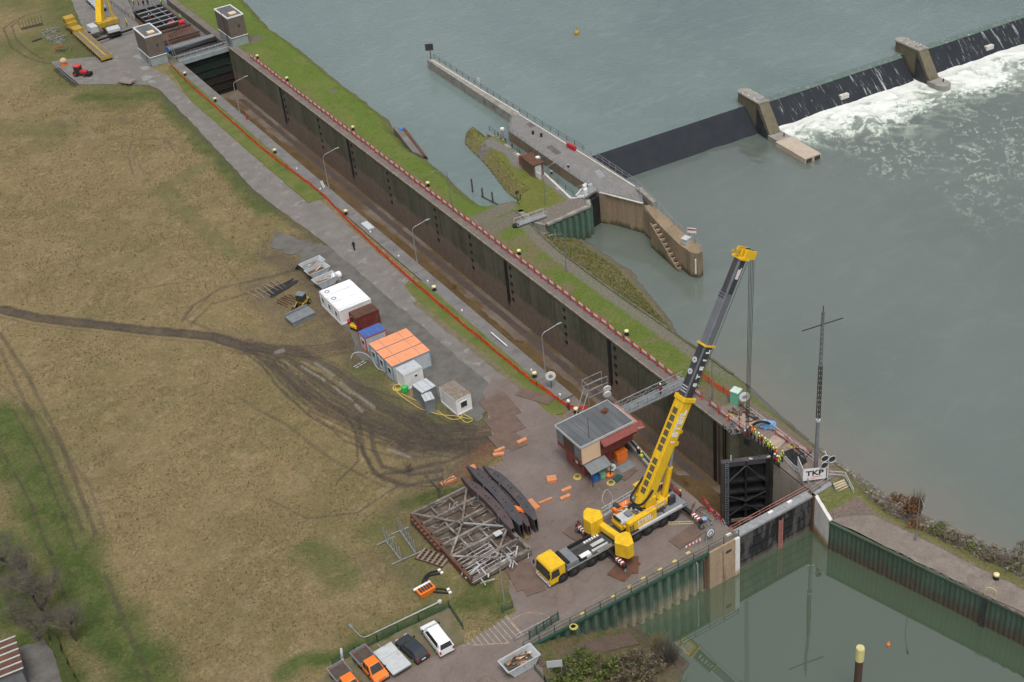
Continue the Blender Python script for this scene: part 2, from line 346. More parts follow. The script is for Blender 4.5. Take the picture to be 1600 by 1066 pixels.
for l,w_,s_ in RUTS:
    if .6<w_<2:
        P=px(l)
        for off in (-.95,.95,-1.9):
            Q=[]
            for i,p in enumerate(P):
                a,b_=Vector(P[max(0,i-1)]),Vector(P[min(len(P)-1,i+1)]); d=(b_-a).normalized(); Q.append((p[0]-d.y*off,p[1]+d.x*off))
            RUTW.append((Q,.3,.6 if off>-1.5 else .35))
for l in ([(560,600),(630,625),(700,660),(765,668)],[(590,690),(660,705),(720,690),(765,660)],[(480,640),(540,690),(620,715),(700,712)],[(700,640),(730,680),(735,720)],[(0,700),(40,770),(80,870),(110,960)],[(520,760),(560,720),(555,670),(530,640)],[(620,760),(560,800),(480,810),(420,780)],[(430,560),(480,600),(530,645),(600,672)],[(445,555),(500,585),(560,625),(640,660)],[(420,550),(500,560),(560,548)],[(600,640),(680,665),(750,672)],[(620,655),(690,700),(750,700)],[(575,655),(640,680),(720,672),(765,690)],[(400,555),(430,600),(490,655),(560,690)],[(545,655),(575,720),(600,752),(650,758)],[(20,640),(55,700),(85,770),(120,860)]): RUTW.append((px(l),.26,.6))
PUD=[(px(l),w_) for l,w_ in [([(472,571),(507,594)],.25),([(492,566),(521,587)],.25),([(521,603),(550,626)],.22),([(532,597),(584,637)],.25),([(555,632),(566,642)],.3),([(433,549),(440,548)],.6),([(607,702),(640,715)],.25)]]
GREENS=[(px([(0,860),(30,960),(90,1090)]),6,.85),(px([(0,650),(40,720),(90,840),(150,960),(235,1066)]),5.2,.95),(px([(60,700),(110,860),(170,1000),(220,1066)]),3,.6),(px([(440,1050),(560,1005),(700,950),(800,930)]),1.7,.9),(px([(560,1000),(680,955)]),2.2,.5),(px([(130,150),(260,150),(330,230),(420,330)]),3.4,.85),
(px([(0,80),(60,60),(200,150)]),9,.6),(px([(120,-20),(150,110)]),14,.75),(px([(0,0),(160,0)]),10,.5),(px([(620,560),(700,640)]),2,.6),(px([(560,570),(620,650),(700,668),(740,650)]),3,.75),(px([(480,860),(540,900)]),3,.55),(px([(690,775),(740,760),(640,790)]),2,.8),
(px([(0,200),(100,200)]),5,.3),(px([(370,400),(250,300),(330,250)]),2.5,.35),(px([(600,830),(640,870),(700,940),(800,940)]),4,.45),(px([(700,950),(760,920),(790,950)]),1.8,.8)]
MUDS=[(px([(420,400),(480,440),(540,530),(560,560)]),3.0,.75),(px([(400,440),(440,500),(520,545)]),3.5,.5),(px([(560,600),(640,650),(740,690)]),3.0,.6),(px([(640,700),(700,740),(740,725)]),2.5,.7),(px([(640,760),(620,800)]),2.5,.35),(px([(820,860),(800,900)]),2,.5),(px([(480,600),(580,650),(660,690),(755,690)]),3.2,.6),(px([(430,380),(500,375),(470,420)]),2.5,.55),(px([(390,450),(470,470),(500,510)]),3,.45),(px([(700,660),(765,690),(730,730)]),3,.7),(px([(620,745),(700,730)]),3,.5),(px([(620,830),(680,860)]),2,.35),(px([(100,60),(200,110)]),2.5,.45),
(px([(90,190),(105,195)]),1.5,.5),(px([(190,185),(200,190)]),1.2,.5),(px([(395,540),(330,525),(560,560)]),2.5,.4),(px([(580,880),(650,900)]),2.5,.3)]
SHOULD=px([(160,105),(250,140),(400,300),(520,392)])
def field_col(X,Y):
    n1=vnoise(X,Y,14,5,1);n2=vnoise(X,Y,3,4,2);n3=vnoise(X,Y,.9,3,3); wx=X+3*(vnoise(X,Y,4,3,5)-.5);wy=Y+3*(vnoise(X,Y,4,3,6)-.5)
    C=np.ones(X.shape+(3,))*np.array((.205,.157,.078))
    C=cmix(C,sstep(n1,.42,.62)*.5,(.15,.122,.055)); C=cmix(C,sstep(n2,.5,.72)*.4,(.235,.185,.105)); C=cmix(C,sstep(vnoise(X,Y,8,4,9),.55,.7)*.3,(.125,.118,.045))
    C=cmix(C,sstep(n3,.58,.78)*.5,(.14,.115,.055)); C=cmix(C,sstep(1-n3,.6,.78)*.35,(.3,.24,.13))
    g=np.zeros(X.shape)
    for l,w_,s_ in GREENS: g=np.maximum(g,s_*(1-sstep(dline(wx,wy,l),w_*.25,w_*1.2)))
    g=np.clip(g*(.65+.7*vnoise(X,Y,2.2,3,12)),0,1)
    gc=np.array((.06,.085,.02))*(.75+.5*n2[...,None]); C=C*(1-g[...,None])+gc*g[...,None]; C=cmix(C,g*sstep(n3,.5,.7)*.4,(.13,.135,.05))
    m=np.zeros(X.shape)
    for l,w_,s_ in MUDS: m=np.maximum(m,s_*(1-sstep(dline(wx,wy,l),w_*.2,w_*1.3)))
    m=np.clip(m*(.4+1.2*vnoise(X,Y,1.6,4,14)),0,1); C=cmix(C,m,(.1,.078,.055))
    wx=X+.35*(vnoise(X,Y,1.8,3,15)-.5);wy=Y+.35*(vnoise(X,Y,1.8,3,16)-.5)
    for k,(l,w_,s_) in enumerate(RUTW):
        d=dline(wx,wy,l); r_=s_*1.15*(1-sstep(d,w_*.4,w_*.95))*(.55+.6*vnoise(X,Y,2,3,20+k)); C=cmix(C,np.clip(r_,0,1),(.058,.046,.037)); 
        if w_>.8: C=cmix(C,s_*.35*(1-sstep(abs(d-w_*.15),.0,.3)),(.125,.105,.085))
    for l,w_ in PUD: C=cmix(C,.75*(1-sstep(dline(wx,wy,l),w_*.4,w_*1.3)),(.22,.2,.18))
    C=cmix(C,.7*(1-sstep(abs(dline(wx,wy,SHOULD)-.4),0,1.5)),(.075,.075,.04))
    C=cmix(C,.6*(1-sstep(dline(wx,wy,[tuple(A(722,745))[:2],tuple(A(760,700))[:2]]),.5,2.2)),(.16,.08,.045))
    return C
def field_z(X,Y):
    z=.16*(vnoise(X,Y,1.6,3,31)-.5)+.25*(vnoise(X,Y,7,3,32)-.5)
    for l,w_,s_ in RUTW: z-=.10*s_*(1-sstep(dline(X,Y,l),w_*.3,w_))
    e=sstep(66.5-X,0,3)  # level towards the paved strips
    for poly in (YARD,PATH,GRAV,LOT): e=np.minimum(e,sstep(dpoly(X,Y,poly),0,2.5))
    return z*e-.06*(1-e)
YARD=px([(770,590),(755,612),(770,690),(788,722),(742,738),(800,800),(832,835),(800,890),(795,925),(806,955),(730,1005),(690,1020),(560,1085),(850,1085),(848,1040),(822,1003)])+[(76,91.4),(76,126)]+px([(870,640),(800,600)])
PATH=px([(88,-60),(128,42),(158,88),(112,92),(80,97),(98,118),(120,132),(232,133),(250,141),(300,192),(400,300),(470,352),(520,390),(600,460),(760,596),(800,640),(880,660),(835,626),(790,585),(750,552),(650,468),(632,446),(640,440),(500,312),(480,318),(460,300),(300,160),(262,118),(232,104),(240,96),(200,0),(190,-60)])
GRAV=px([(430,362),(520,388),(600,458),(700,540),(765,598),(765,640),(745,660),(700,640),(640,600),(560,558),(548,520),(505,470),(468,402),(420,385)])
LOT=px([(470,1085),(520,1045),(590,1005),(650,975),(700,948),(726,1004),(700,1020),(560,1085)])
b=NB('meadow_ground',.95); a=b.attr('paint'); f=b.noise(2.2,6,rough=.75); g=b.noise(7,4,rough=.7)
c=b.mix(.6,a,b.mix(b.ramp(f,.3,.7),(.25,.25,.25),(.82,.82,.8)),'OVERLAY'); c=b.mix(.6,c,b.mix(b.ramp(g,.3,.7),(.2,.2,.2),(.85,.85,.85)),'OVERLAY')
b.set('Base Color',c); b.bump(b.math('ADD',f,b.math('MULTIPLY',g,.5)),.9,.22); M['meadow']=b.m
gx0=-15.0; gx1=73.8
grid('meadow',gx0,gx1,90.8,370,.22,field_z,M['meadow'],field_col,lambda X,Y:~((X>47.2)&(Y<91.3)))
mb=MB()
for q in ([(-2500,-500),(gx0,-500),(gx0,3000),(-2500,3000)],[(gx0,370),(73.8,370),(73.8,3000),(gx0,3000)],[(gx0,-500),(10,-500),(10,90.8),(gx0,90.8)]): mb.add([(x,y,-.02) for x,y in q],[(0,1,2,3)])
struct('ground',mb,mat('far_meadow',(.16,.12,.06),(.09,.1,.03),.05,.95))
# bank south of the quay, falling to the harbour
SB_T=[(47,91.2),(46.6,88.6),(46.3,85),(45,78),(43,60),(40,30)]
def south_z(X,Y):
    xt=np.interp(-Y,[-p[1] for p in SB_T],[p[0] for p in SB_T]); xw=np.interp(-Y,[-91.5,-90,-82.5,-81,-60,-30],[61.5,60.7,62.3,59,54,50])
    t=(X-xt)/(xw-xt); z=-6*np.clip(t,0,1.4)+.35*(vnoise(X,Y,1.5,4,41)-.5)*sstep(X,46,49)
    return np.where(t<0,-.06,z)
def south_c(X,Y):
    C=np.ones(X.shape+(3,))*np.array((.12,.1,.05)); n=vnoise(X,Y,2,4,42); C=cmix(C,sstep(n,.45,.65)*.8,(.08,.1,.025)); C=cmix(C,sstep(vnoise(X,Y,1,3,43),.5,.7)*.6,(.17,.12,.08)); return cmix(C,sstep(X,57,61),(.1,.085,.06))
grid('slipway_bank',10,66,30,91.2,.3,south_z,M['meadow'],south_c)
# right-hand strip between the lock and the river
WL=[(330,105),(316.5,104.2),(295.5,101.4),(276.5,101.4),(253.3,100.2),(240,99.9),(228,99.4),(221,97.6),(213.6,96.6),(201,96.6),(189,95.3),(183,95.4),(181,97.5),(179.5,101.6)]
def strip_x(Y): return np.interp(-Y,[-p[0] for p in WL],[p[1] for p in WL])
def strip_z(X,Y):
    xw=strip_x(Y)+.9*(vnoise(X,Y,2.5,3,50)-.5); z=-2*sstep(X,0,1)*np.clip(1-(xw-X)/2.6,0,1.8)**1.3
    z+=.1*(vnoise(X,Y,1.3,3,51)-.5)*sstep(X,91,92.5); return z
def strip_c(X,Y):
    xw=strip_x(Y); n=vnoise(X,Y,2.2,4,52); m=vnoise(X,Y,7,4,53)
    C=np.ones(X.shape+(3,))*np.array((.1,.148,.024)); C=cmix(C,sstep(n,.45,.7)*.5,(.13,.165,.035)); C=cmix(C,sstep(m,.52,.7)*.5,(.15,.155,.05)); C=cmix(C,sstep(vnoise(X,Y,1,3,54),.6,.78)*.4,(.06,.075,.02))
    C=cmix(C,.8*(1-sstep(xw-X,.1,1.6+1.2*n)),(.15,.13,.06)); C=cmix(C,(1-sstep(abs(X-90.5),.2,.8))*.4,(.14,.12,.07))
    for cx,cy,r in ((95.5,246,1.2),(96.5,199,1.6),(94,287,3),(93.4,188,1.0)): C=cmix(C,.85*(1-sstep(np.hypot(X-cx,(Y-cy)),r*.5,r*1.2)),(.14,.12,.1))
    C=cmix(C,.9*(1-sstep(abs(Y-(177.5+.15*(X-90))),1.2,2.2))*(X<99),(.155,.135,.115))
    return C
grid('lockside_grass',89.6,106,176,335,.3,strip_z,M['meadow'],strip_c,lambda X,Y:X<strip_x(Y)+2)
# lower half: plateau, drainage step at x=96, then a long slope to the tail water
TL=[(182,107),(170,106.8),(164.5,106.6),(155.5,107),(145.6,104.4),(135.8,101.8),(125.6,101.3),(117.2,101.2),(108.8,100.2),(99,99.6),(87.5,99.9),(79.5,102.1),(71.8,104.7),(60,108.5),(30,118)]
ED=[(182,98),(171,97.6),(165,96.6),(160,96.1),(145,95.9),(124,96.3),(115,96.3),(112,95.4),(104,94.6),(96,94),(90,93.6),(84,93.2),(72,95.7),(60,98.4),(30,106.5)]
PL=[(182,89.6),(91.2,89.6),(91.0,88.6),(87,87.6),(60,93.9),(30,103.3)]
def ip(T,Y): return np.interp(-Y,[-p[0] for p in T],[p[1] for p in T])
def low_z(X,Y):
    xe=ip(ED,Y); xw=ip(TL,Y)+.8*(vnoise(X,Y,2,3,60)-.5); drop=1.3*(1-sstep(120-Y,0,8)); path=-1.4*sstep(92-Y,0,5)
    t=(X-xe)/(xw-xe); z0=-drop*sstep(X,95,96)*0+path
    z=np.where(t<0,z0,z0-drop-(6+z0-drop)*np.clip(t,0,1.5)); 
    z=np.where((t>=0),z+.45*(vnoise(X,Y,1.1,4,61)-.5)*np.clip(t*5,0,1),z); return z+.06*(vnoise(X,Y,1.3,3,62)-.5)*sstep(X,91,92)
def low_c(X,Y):
    xe=ip(ED,Y); xw=ip(TL,Y); t=(X-xe)/(xw-xe); n=vnoise(X,Y,2,4,63); k=vnoise(X,Y,.9,3,64); s=sstep(Y,108,122)
    C=np.ones(X.shape+(3,))*np.array((.1,.14,.026)); C=cmix(C,sstep(n,.45,.7)*.6,(.145,.155,.05)); C=cmix(C,sstep(vnoise(X,Y,5,4,65),.52,.65)*.7,(.16,.125,.075))
    C=cmix(C,.85*(1-sstep(abs(X-(xe-1.3)),.5,1.3))*(t<0)*s,(.165,.15,.13))
    C=cmix(C,.8*(1-sstep(abs(Y-175),1.8,4.0)),(.15,.13,.11)); C=cmix(C,(Y<92)*(.35+.5*n),(.14,.125,.06))
    C=cmix(C,.85*(1-s)*(Y>91)*(X<94.3),(.175,.135,.115)); 
    bank=(t>0)
    B=np.ones(X.shape+(3,))*np.array((.17,.15,.055)); B=cmix(B,sstep(n,.42,.62)*.8,(.115,.13,.035)); B=cmix(B,sstep(k,.55,.75)*.6,(.2,.19,.13)); B=cmix(B,sstep(t,.72,.95),(.14,.125,.095))
    L=np.ones(X.shape+(3,))*np.array((.14,.12,.095)); L=cmix(L,sstep(n,.4,.6)*.9,(.12,.115,.045)); L=cmix(L,sstep(k,.55,.7)*.6,(.24,.22,.19)); L=cmix(L,sstep(1-k,.55,.7)*.5,(.06,.055,.045)); L=cmix(L,sstep(t,.8,.98),(.22,.195,.16)); L=cmix(L,(1-sstep(t,.0,.35))*.9,(.14,.14,.045))
    G=np.ones(X.shape+(3,))*np.array((.175,.165,.15)); G=cmix(G,sstep(n,.5,.7)*.4,(.13,.12,.105))
    q=1-sstep(abs(Y-112),3,9); low=1-sstep(Y,93,103)
    B=cmix(B,(1-sstep(t,.05,.13))*.95,(.045,.04,.03)); Bk=B*s[...,None]+(L*low[...,None]+cmix(cmix(L,np.ones(X.shape)*.5,(.15,.14,.11)),(1-sstep(t,.05,.35)),(.11,.12,.035))*(1-low[...,None]))*(1-s[...,None])
    Bk=Bk*(1-q[...,None])+G*q[...,None]
    C=np.where(bank[...,None],Bk,C)
    pth=(Y<88)&(X<xe); C=np.where(pth[...,None],cmix(np.ones(X.shape+(3,))*np.array((.165,.13,.112)),sstep(n,.45,.65)*.6,(.125,.1,.085)),C)
    C=cmix(C,(Y<88)*(1-sstep(abs(X-xe),.1,.8)),(.14,.14,.045)); return C
grid('river_bank',87,118,30,176.1,.3,low_z,M['meadow'],low_c,lambda X,Y:(X>ip(PL,Y))&(X<ip(TL,Y)+2.2)&~((Y>168.9)&(X>99.3)))
mb=MB()
ys=[176,165,160,152,145,135,124,116]
P=[(ip(ED,np.array([y]))[0]-.25,y) for y in ys]
mb.prism([(x,y) for x,y in P]+[(x+.35,y) for x,y in reversed(P)],-2.2,.12)
o=struct('drainage_step',mb,mat('mossy_dark_concrete',(.12,.115,.09),(.065,.066,.045),.9,.9,bump=.3,fine=6)); del o['kind']; tag(o,'dark low concrete retaining step along the bank below the small lock','retaining wall')
mb=MB(); mb.bb(96.5,168.5,-8,101.5,172.8,-1.6); struct('trench_floor',mb,M['rubble'])
mb=MB(); mb.prism([(97.2,176.0),(98.9,175.2),(99.9,169.3),(98.9,168.9),(97.4,172)],-7,-.12); tag(mb.build('trench_wall',M['conc']),'grey concrete block between the bank and the islet head','wall')
# island beside the boat lock
ISL=px([(815,320),(790,300),(760,260),(725,225),(728,208),(745,203)],-2)+px([(765,207),(783,215),(809,240),(845,265),(893,310)],0)+[(109.5,172.6),(109.0,169.4),(99.4,168.8),(98.0,172.0),(97.8,176)]
def isl_z(X,Y):
    d=-dpoly(X,Y,ISL[:7]+[(125,205),(125,150),(97.8,150),(97.8,182)]); d=np.where(Y<181,5,d)
    return -2*np.clip(1-d/2.0,0,1)**1.2+.08*(vnoise(X,Y,1.3,3,71)-.5)
def isl_c(X,Y):
    d=-dpoly(X,Y,ISL); n=vnoise(X,Y,2,4,72); C=np.ones(X.shape+(3,))*np.array((.125,.14,.03)); C=cmix(C,sstep(n,.45,.65)*.6,(.155,.16,.05))
    C=cmix(C,(1-sstep(dline(X,Y,ISL[:5]),1,2.6))*.8*(Y>182),(.19,.16,.075))
    C=cmix(C,1-sstep(dpoly(X,Y,ISP),-.2,.3),(.17,.16,.15)); return cmix(C,(Y<173.3)*1.0,(.17,.15,.13))
ISP=px([(741,230),(768,215),(800,235),(900,312),(915,300),(925,320),(860,328),(893,318),(840,275),(800,258),(790,240),(770,232),(750,238)])
mi=grid('islet',98.8,114,169.1,214,.3,isl_z,M['meadow'],isl_c,lambda X,Y:dpoly(X,Y,ISL)<.05)
# paved sheets, each a little above the last
def sheet(name,poly,z,m): mb=MB(); mb.add([(p[0],p[1],z) for p in poly],[tuple(range(len(poly)))]); me=struct(name,mb,m); return me
def rag(poly,amp=.35,st=1.2,seed=1):
    o=[];r=random.Random(seed);n=len(poly)
    for i in range(n):
        p,q=Vector(poly[i][:2]),Vector(poly[(i+1)%n][:2]); k=max(1,int((q-p).length/st)); nn=Vector((-(q-p).y,(q-p).x)).normalized()
        for j in range(k):
            o.append(tuple(p.lerp(q,j/k)+nn*r.uniform(-amp,amp)*(1 if j else .3)))
    return o
sheet('layby_gravel',rag(GRAV,.45,1.0,3),.008,M['gravel'])
sheet('service_path',rag(PATH,.14,1.5,4),.02,M['asphalt'])
YR=YARD[:16]+[(76,91.4),(76,126)]+px([(880,655),(835,626),(790,592)])
sheet('crane_yard',rag(YR,.07,1.5,5),.034,M['yard'])
sheet('parking_ground',rag(LOT,.3,1.0,6),.006,M['parking'])
WET=mat('wet_patch',(.25,.25,.24),(.17,.17,.16),.6,.5,fine=8)
for k,(x,y,r) in enumerate([(225,88,1.9),(227,107,1.0),(228,122,1.1),(237,128,.7)]):
    c=A(x,y); sheet('wet_patch',rag([(c.x+r*(1+.3*math.sin(3*t+k))*math.cos(t),c.y+1.6*r*math.sin(t)*(1+.2*math.cos(2*t))) for t in [i*.45 for i in range(14)]],.2,.5,k),.036,WET)
GST=mat('verge_soil',(.15,.125,.085),(.11,.1,.05),.8,.95,bump=.4,fine=7)
V1=px([(262,104),(300,160),(400,246),(460,299),(482,317),(500,312),(514,306)]); sheet('verge',rag([(74,V1[0][1])]+V1+[(74,V1[-1][1]+1)],.08,1.5,8),.036,M['grass'])
V2=px([(655,440),(632,447),(650,468),(700,512),(750,552),(790,585),(835,626),(862,650),(885,645)]); sheet('verge',rag([(74,V2[0][1])]+V2+[(74,127)],.08,1.5,8),.038,M['grass'])
P=px([(652,470),(757,552),(795,585),(840,622),(834,626),(750,560),(690,512),(645,474)]); sheet('worn_verge_edge',rag(P,.15,1,9),.042,GST)
# ---------------------------------------------------------------- water
WLV,TLV=-2.0,-6.0
WD=np.array((1,-.077)); WN=np.array((-.077,-1)) # along the weir; downstream
WX0,WY0=121.8,187.1
def weir_y(X): return WY0-.077*(X-WX0)
mb=MB(); mb.add([(88.5,174,WLV),(111.9,174,WLV),(112.5,176,WLV),(117.5,180,WLV),(117.5,weir_y(117.5),WLV),(700,weir_y(700),WLV),(900,2500,WLV),(88.5,2500,WLV)],[(0,1,2,3,4,5,6,7)])
struct('upper_river',mb,M['wup'])
mb=MB(); mb.add([(75.9,293,-1.6),(88.1,293,-1.6),(88.1,2500,-1.6),(75.9,2500,-1.6)],[(0,1,2,3)]); struct('lock_approach_water',mb,water('rippled_approach_water',(.17,.165,.16),(.14,.135,.13),.15,1.4,.9).m)
mb=MB(); mb.add([(30,-400,TLV),(103,-400,TLV),(96,60,TLV),(96,91.0,TLV),(30,91.6,TLV)],[(0,1,2,3,4)]); struct('harbour_water',mb,M['wharb'])
def base_y(X): return weir_y(X)-4.9
FX0,FX1,FY0,FY1=140,262,100,184
def foam(X,Y):
    wx=X+9*(vnoise(X,Y,11,4,80)-.5)+3*(vnoise(X,Y,3.5,3,81)-.5); wy=Y+9*(vnoise(X,Y,11,4,82)-.5)+3*(vnoise(X,Y,3.5,3,83)-.5)
    d=base_y(X)-Y; dd=base_y(wx)-wy; n=vnoise(wx,wy,4.2,6,84,.68); fil=1-abs(vnoise(wx,wy,3.0,5,85,.65)-.5)*2
    reach=9+6*vnoise(X*0+5,X,12,3,86)+4*np.exp(-((X-178)/9)**2)+3*np.exp(-((X-206)/8)**2)
    edge=sstep(X,158.2,160.5)
    core=1-sstep(dd,reach*.15,reach*1.0); f=core*(.3+.85*sstep(n,.3,.66))+.75*(1-sstep(dd,reach*.4,reach*1.35))*sstep(fil,.8,.99)+.42*(1-sstep(dd,reach*.5,reach*1.7))*sstep(n,.5,.85)
    f=np.maximum(f,(1-sstep(d,.6,3.2))); f*=edge*sstep(d,-1.5,-.5)
    sp=.36*sstep(fil,.93,.998)*sstep(vnoise(X,Y,14,3,88),.44,.66)*(1-sstep(d,30,66)); return np.clip(np.maximum(f,sp*sstep(X,146,160)*(d>0)),0,1)
def tail_z(X,Y):
    f=foam(X,Y); d=base_y(X)-Y; e=sstep(X,FX0,FX0+6)*sstep(Y,FY0,FY0+8); return TLV+e*(.6*sstep(d,0,2.5)*f*(vnoise(X,Y,2.2,4,90)-.35)+.5*(vnoise(X,Y,5,4,91)-.5)*(1-sstep(d,12,40)))
def tail_c(X,Y):
    f=foam(X,Y); return np.repeat(f[...,None],3,-1)
def recolour(nb):
    fo=nb.attr('foam'); sp=nb.n.new('ShaderNodeSeparateColor'); nb.L(fo,sp.inputs[0]); f=sp.outputs[0]
    hf=nb.noise(1.6,6,rough=.75); m=nb.ramp(nb.math('ADD',f,nb.math('MULTIPLY',nb.math('SUBTRACT',hf,.5),1.0)),.3,1.02)
    base=nb.p.inputs['Base Color'].links[0].from_socket
    aer=nb.mix(nb.ramp(f,.0,.6),base,(.42,.5,.4)); nb.set('Base Color',nb.mix(m,aer,(.82,.84,.8))); nb.set('Roughness',nb.ramp(f,-.3,.6))
_b=wt.p.inputs['Base Color'].links[0].from_socket; _s=wt.n.new('ShaderNodeSeparateXYZ'); wt.L(wt.geo.outputs['Position'],_s.inputs[0])
_x=wt.math('ADD',_s.outputs[0],wt.math('MULTIPLY',wt.math('SUBTRACT',wt.noise(.12,4),.5),9.0)); _y=wt.ramp(wt.math('ADD',_s.outputs[1],wt.math('MULTIPLY',_s.outputs[0],.0)),138,122)
wt.set('Base Color',wt.mix(wt.math('MULTIPLY',wt.math('MULTIPLY',wt.ramp(_x,112,101),_y),.75),_b,(.17,.155,.12)))
recolour(wt); M['wtail']=wt.m
g=grid('tail_river',FX0,FX1,FY0,FY1,.35,tail_z,M['wtail'],tail_c,lambda X,Y:Y<weir_y(X)-1.0,attr='foam')
mb=MB(); z=TLV
for q in ([(88.3,110),(FX0,110),(FX0,184.2),(113,184.2),(113,176),(88.3,176)],[(96,30),(FX0,-60),(FX0,110),(96.2,110)],[(96,30),(103,-400),(900,-400),(FX0,-60)],[(FX0,-60),(900,-400),(900,FY0),(FX1,FY0),(FX0,FY0)],[(FX1,FY0),(900,FY0),(900,weir_y(900)),(FX1,weir_y(FX1))]):
    mb.add([(x,y,z) for x,y in q],[tuple(range(len(q)))])
struct('tail_river_far',mb,M['wtail'])
# ---------------------------------------------------------------- writing
def text_mesh(txt,size,depth=.02,bold=0):
    c=bpy.data.curves.new('t','FONT'); c.body=txt; c.size=size; c.extrude=depth/2; c.offset=bold; c.align_x='CENTER'; c.align_y='CENTER'
    o=bpy.data.objects.new('t',c); COL.objects.link(o); dg=bpy.context.evaluated_depsgraph_get(); me=bpy.data.meshes.new_from_object(o.evaluated_get(dg))
    bpy.data.objects.remove(o); return me
def letters(name,txt,size,c,right,up,m,parent=None,depth=.02,bold=0,sx=1):
    """text centred at c, reading along `right`, upright along `up` (in the parent's frame)"""
    me=text_mesh(txt,size,depth,bold); R=Vector(right).normalized();U=Vector(up).normalized(); N=R.cross(U)
    me.transform(Matrix(((R.x*sx,U.x,N.x,c[0]),(R.y*sx,U.y,N.y,c[1]),(R.z*sx,U.z,N.z,c[2]),(0,0,0,1))))
    me.materials.clear(); me.materials.append(m); o=bpy.data.objects.new(name,me); COL.objects.link(o)
    if parent:o.parent=parent
    return o
def Lc(parent,p):
    c,s=math.cos(-parent.rotation_euler.z),math.sin(-parent.rotation_euler.z); x,y=p[0]-parent.location.x,p[1]-parent.location.y
    return Vector((x*c-y*s,x*s+y*c,p[2]-parent.location.z))
# ---------------------------------------------------------------- lock chamber
FL=-11.0
sheet('lock_floor',[(75.9,91.5),(89.3,91.5),(89.3,330),(75.9,330)],FL,M['floor'])
r=random.Random(3); pts=[(75.9,91.6)]+[(88.1,91.6),(88.1,99),(87.6,104),(86.6,108),(86.9,112)]
y=114
while y<285: pts.append((84.75+r.uniform(-.35,.35)+.35*math.sin(y*.11)+(.8 if 150<y<156 else 0),y)); y+=1.6
pts+=[(75.9,285)]; sheet('silt_and_dark_band',pts,FL+.012,M['silt'])
sheet('silt_and_dark_band',[(85.9,112),(87.1,110.5)]+[(87.2+.1*math.sin(y),y) for y in range(113,284,3)]+[(86.0+.1*math.sin(y*1.3),y) for y in range(282,113,-3)],FL+.02,mat('dark_footing',(.07,.055,.05),(.09,.07,.06),.6,.5,fine=4))  # floor band coloured darker along the foot of the river-side wall
t=thing('lock_wall','long concrete lock wall with walkway on the meadow side of the drained chamber','lock wall',(76,190,0))
mb=MB(); mb.bb(73.95,126,FL-.3,76,330,-.25); mb.bb(74,91.45,FL-.3,76,126,-.01); W('wall',mb,M['chamber'],t)
mb=MB(); mb.bb(73.9,126.2,-.25,76.02,286,.05); W('coping',mb,M['coping'],t)
mb=MB()
for y in np.arange(132,285,12.5): mb.bb(73.95,y,.05,76.0,y+.07,.054)
W('joint',mb,M['dsteel'],t)
t=thing('lock_wall','tall algae-streaked concrete lock wall on the river side of the drained chamber','lock wall',(88,190,0))
mb=MB(); poly=[(88,330),(88,106.7),(89.15,106.2),(89.15,98.9),(88.25,98.3),(88.1,91.0),(89.62,91.0),(89.62,330)]
mb.prism(poly[:5]+[(89.62,98.3),(89.62,330)],FL-.3,-.32); W('wall',mb,M['chamber'],t)
mb=MB(); mb.prism([(88.2,98.28),(88.1,91.0),(89.62,91.0),(89.62,98.28)],FL-.3,-.32); W('gate_recess_pier',mb,wall_mat('pale_recess_wall',(.4,.35,.3),(.3,.26,.22),(.2,.16,.12),-6.8,-7.5,.6),t)
mb=MB(); mb.prism([(88.02,330)]+poly[1:7]+[(89.62,330)],-.3,.03); W('coping',mb,mat('coping_brown',(.16,.135,.12),(.12,.105,.095),.5,.9,fine=7),t)
mb=MB(); mb.bar((87.93,107,-.12),(87.93,287,-.12),.16,.3)
for y in np.arange(108,286,5.3): mb.box((87.83,y,.02),(.1,.5,.1))
W('edge_rail',mb,mat('edge_angle',(.3,.26,.2),(.2,.17,.14),1,.8),t)
mb=MB()
for i,y in enumerate(np.arange(112.5,286,7.4)): mb.bb(87.97,y,-4.2 if i%2 else -5.6,88.05,y+.07,-.4)
W('wall_joint',mb,mat('dark_joint',(.07,.065,.05),rough=.9),t)
TX=[(545,215),(600,258),(672,315),(725,357),(790,404),(874,468),(953,528),(493,176),(440,134)]
for i,q in enumerate(TX):
    yy=A(*q,-.2).y
    if i in (4,6,0,8):
        mb=MB(); mb.bb(87.93,yy-.45,-8.5,88.02,yy+.45,-.4); W('ladder_niche',mb,M['leaf'],t)
        mb=MB()
        for s_ in(-.22,.22): mb.bar((87.85,yy+s_,-9),(87.85,yy+s_,-.1),.06)
        z=-9
        while z<-.2: mb.bar((87.85,yy-.22,z),(87.85,yy+.22,z),.05); z+=.33
        W('ladder',mb,M['dsteel'],t)
    for k in range(5):
        mb=MB(); mb.box((87.97,yy-1.5,-1.2-1.55*k),(.16,.55,.5)); W('mooring_pocket',mb,M['leaf'],t)
mb=MB(); mb.bb(87.9,109.5,FL,88.0,110.1,-.1); W('guide_slot',mb,M['leaf'],t)
for y in (107.6,108.8): mb=MB(); mb.bb(87.9,y,FL,87.98,y+.25,-.3); W('guide_slot',mb,M['rust'],t)
mb=MB(); 
for x in(87.7,87.7): 
    for s_ in(0,.5): mb.bar((87.75,107.3+s_,FL),(87.75,107.3+s_,.4),.07)
z=FL
while z<.3: mb.bar((87.75,107.3,z),(87.75,107.8,z),.05); z+=.35
W('ladder',mb,M['dsteel'],t)
sheet('lock_platform',rag([(89.6,111.5),(92.8,110.5),(93.3,104),(93.2,96),(92.6,91.4),(89.6,91.2)],.05,2,2),.05,mat('platform_paving',(.2,.155,.13),(.155,.125,.105),.5,.8,c3=(.26,.22,.19),s3=.8,fine=6))
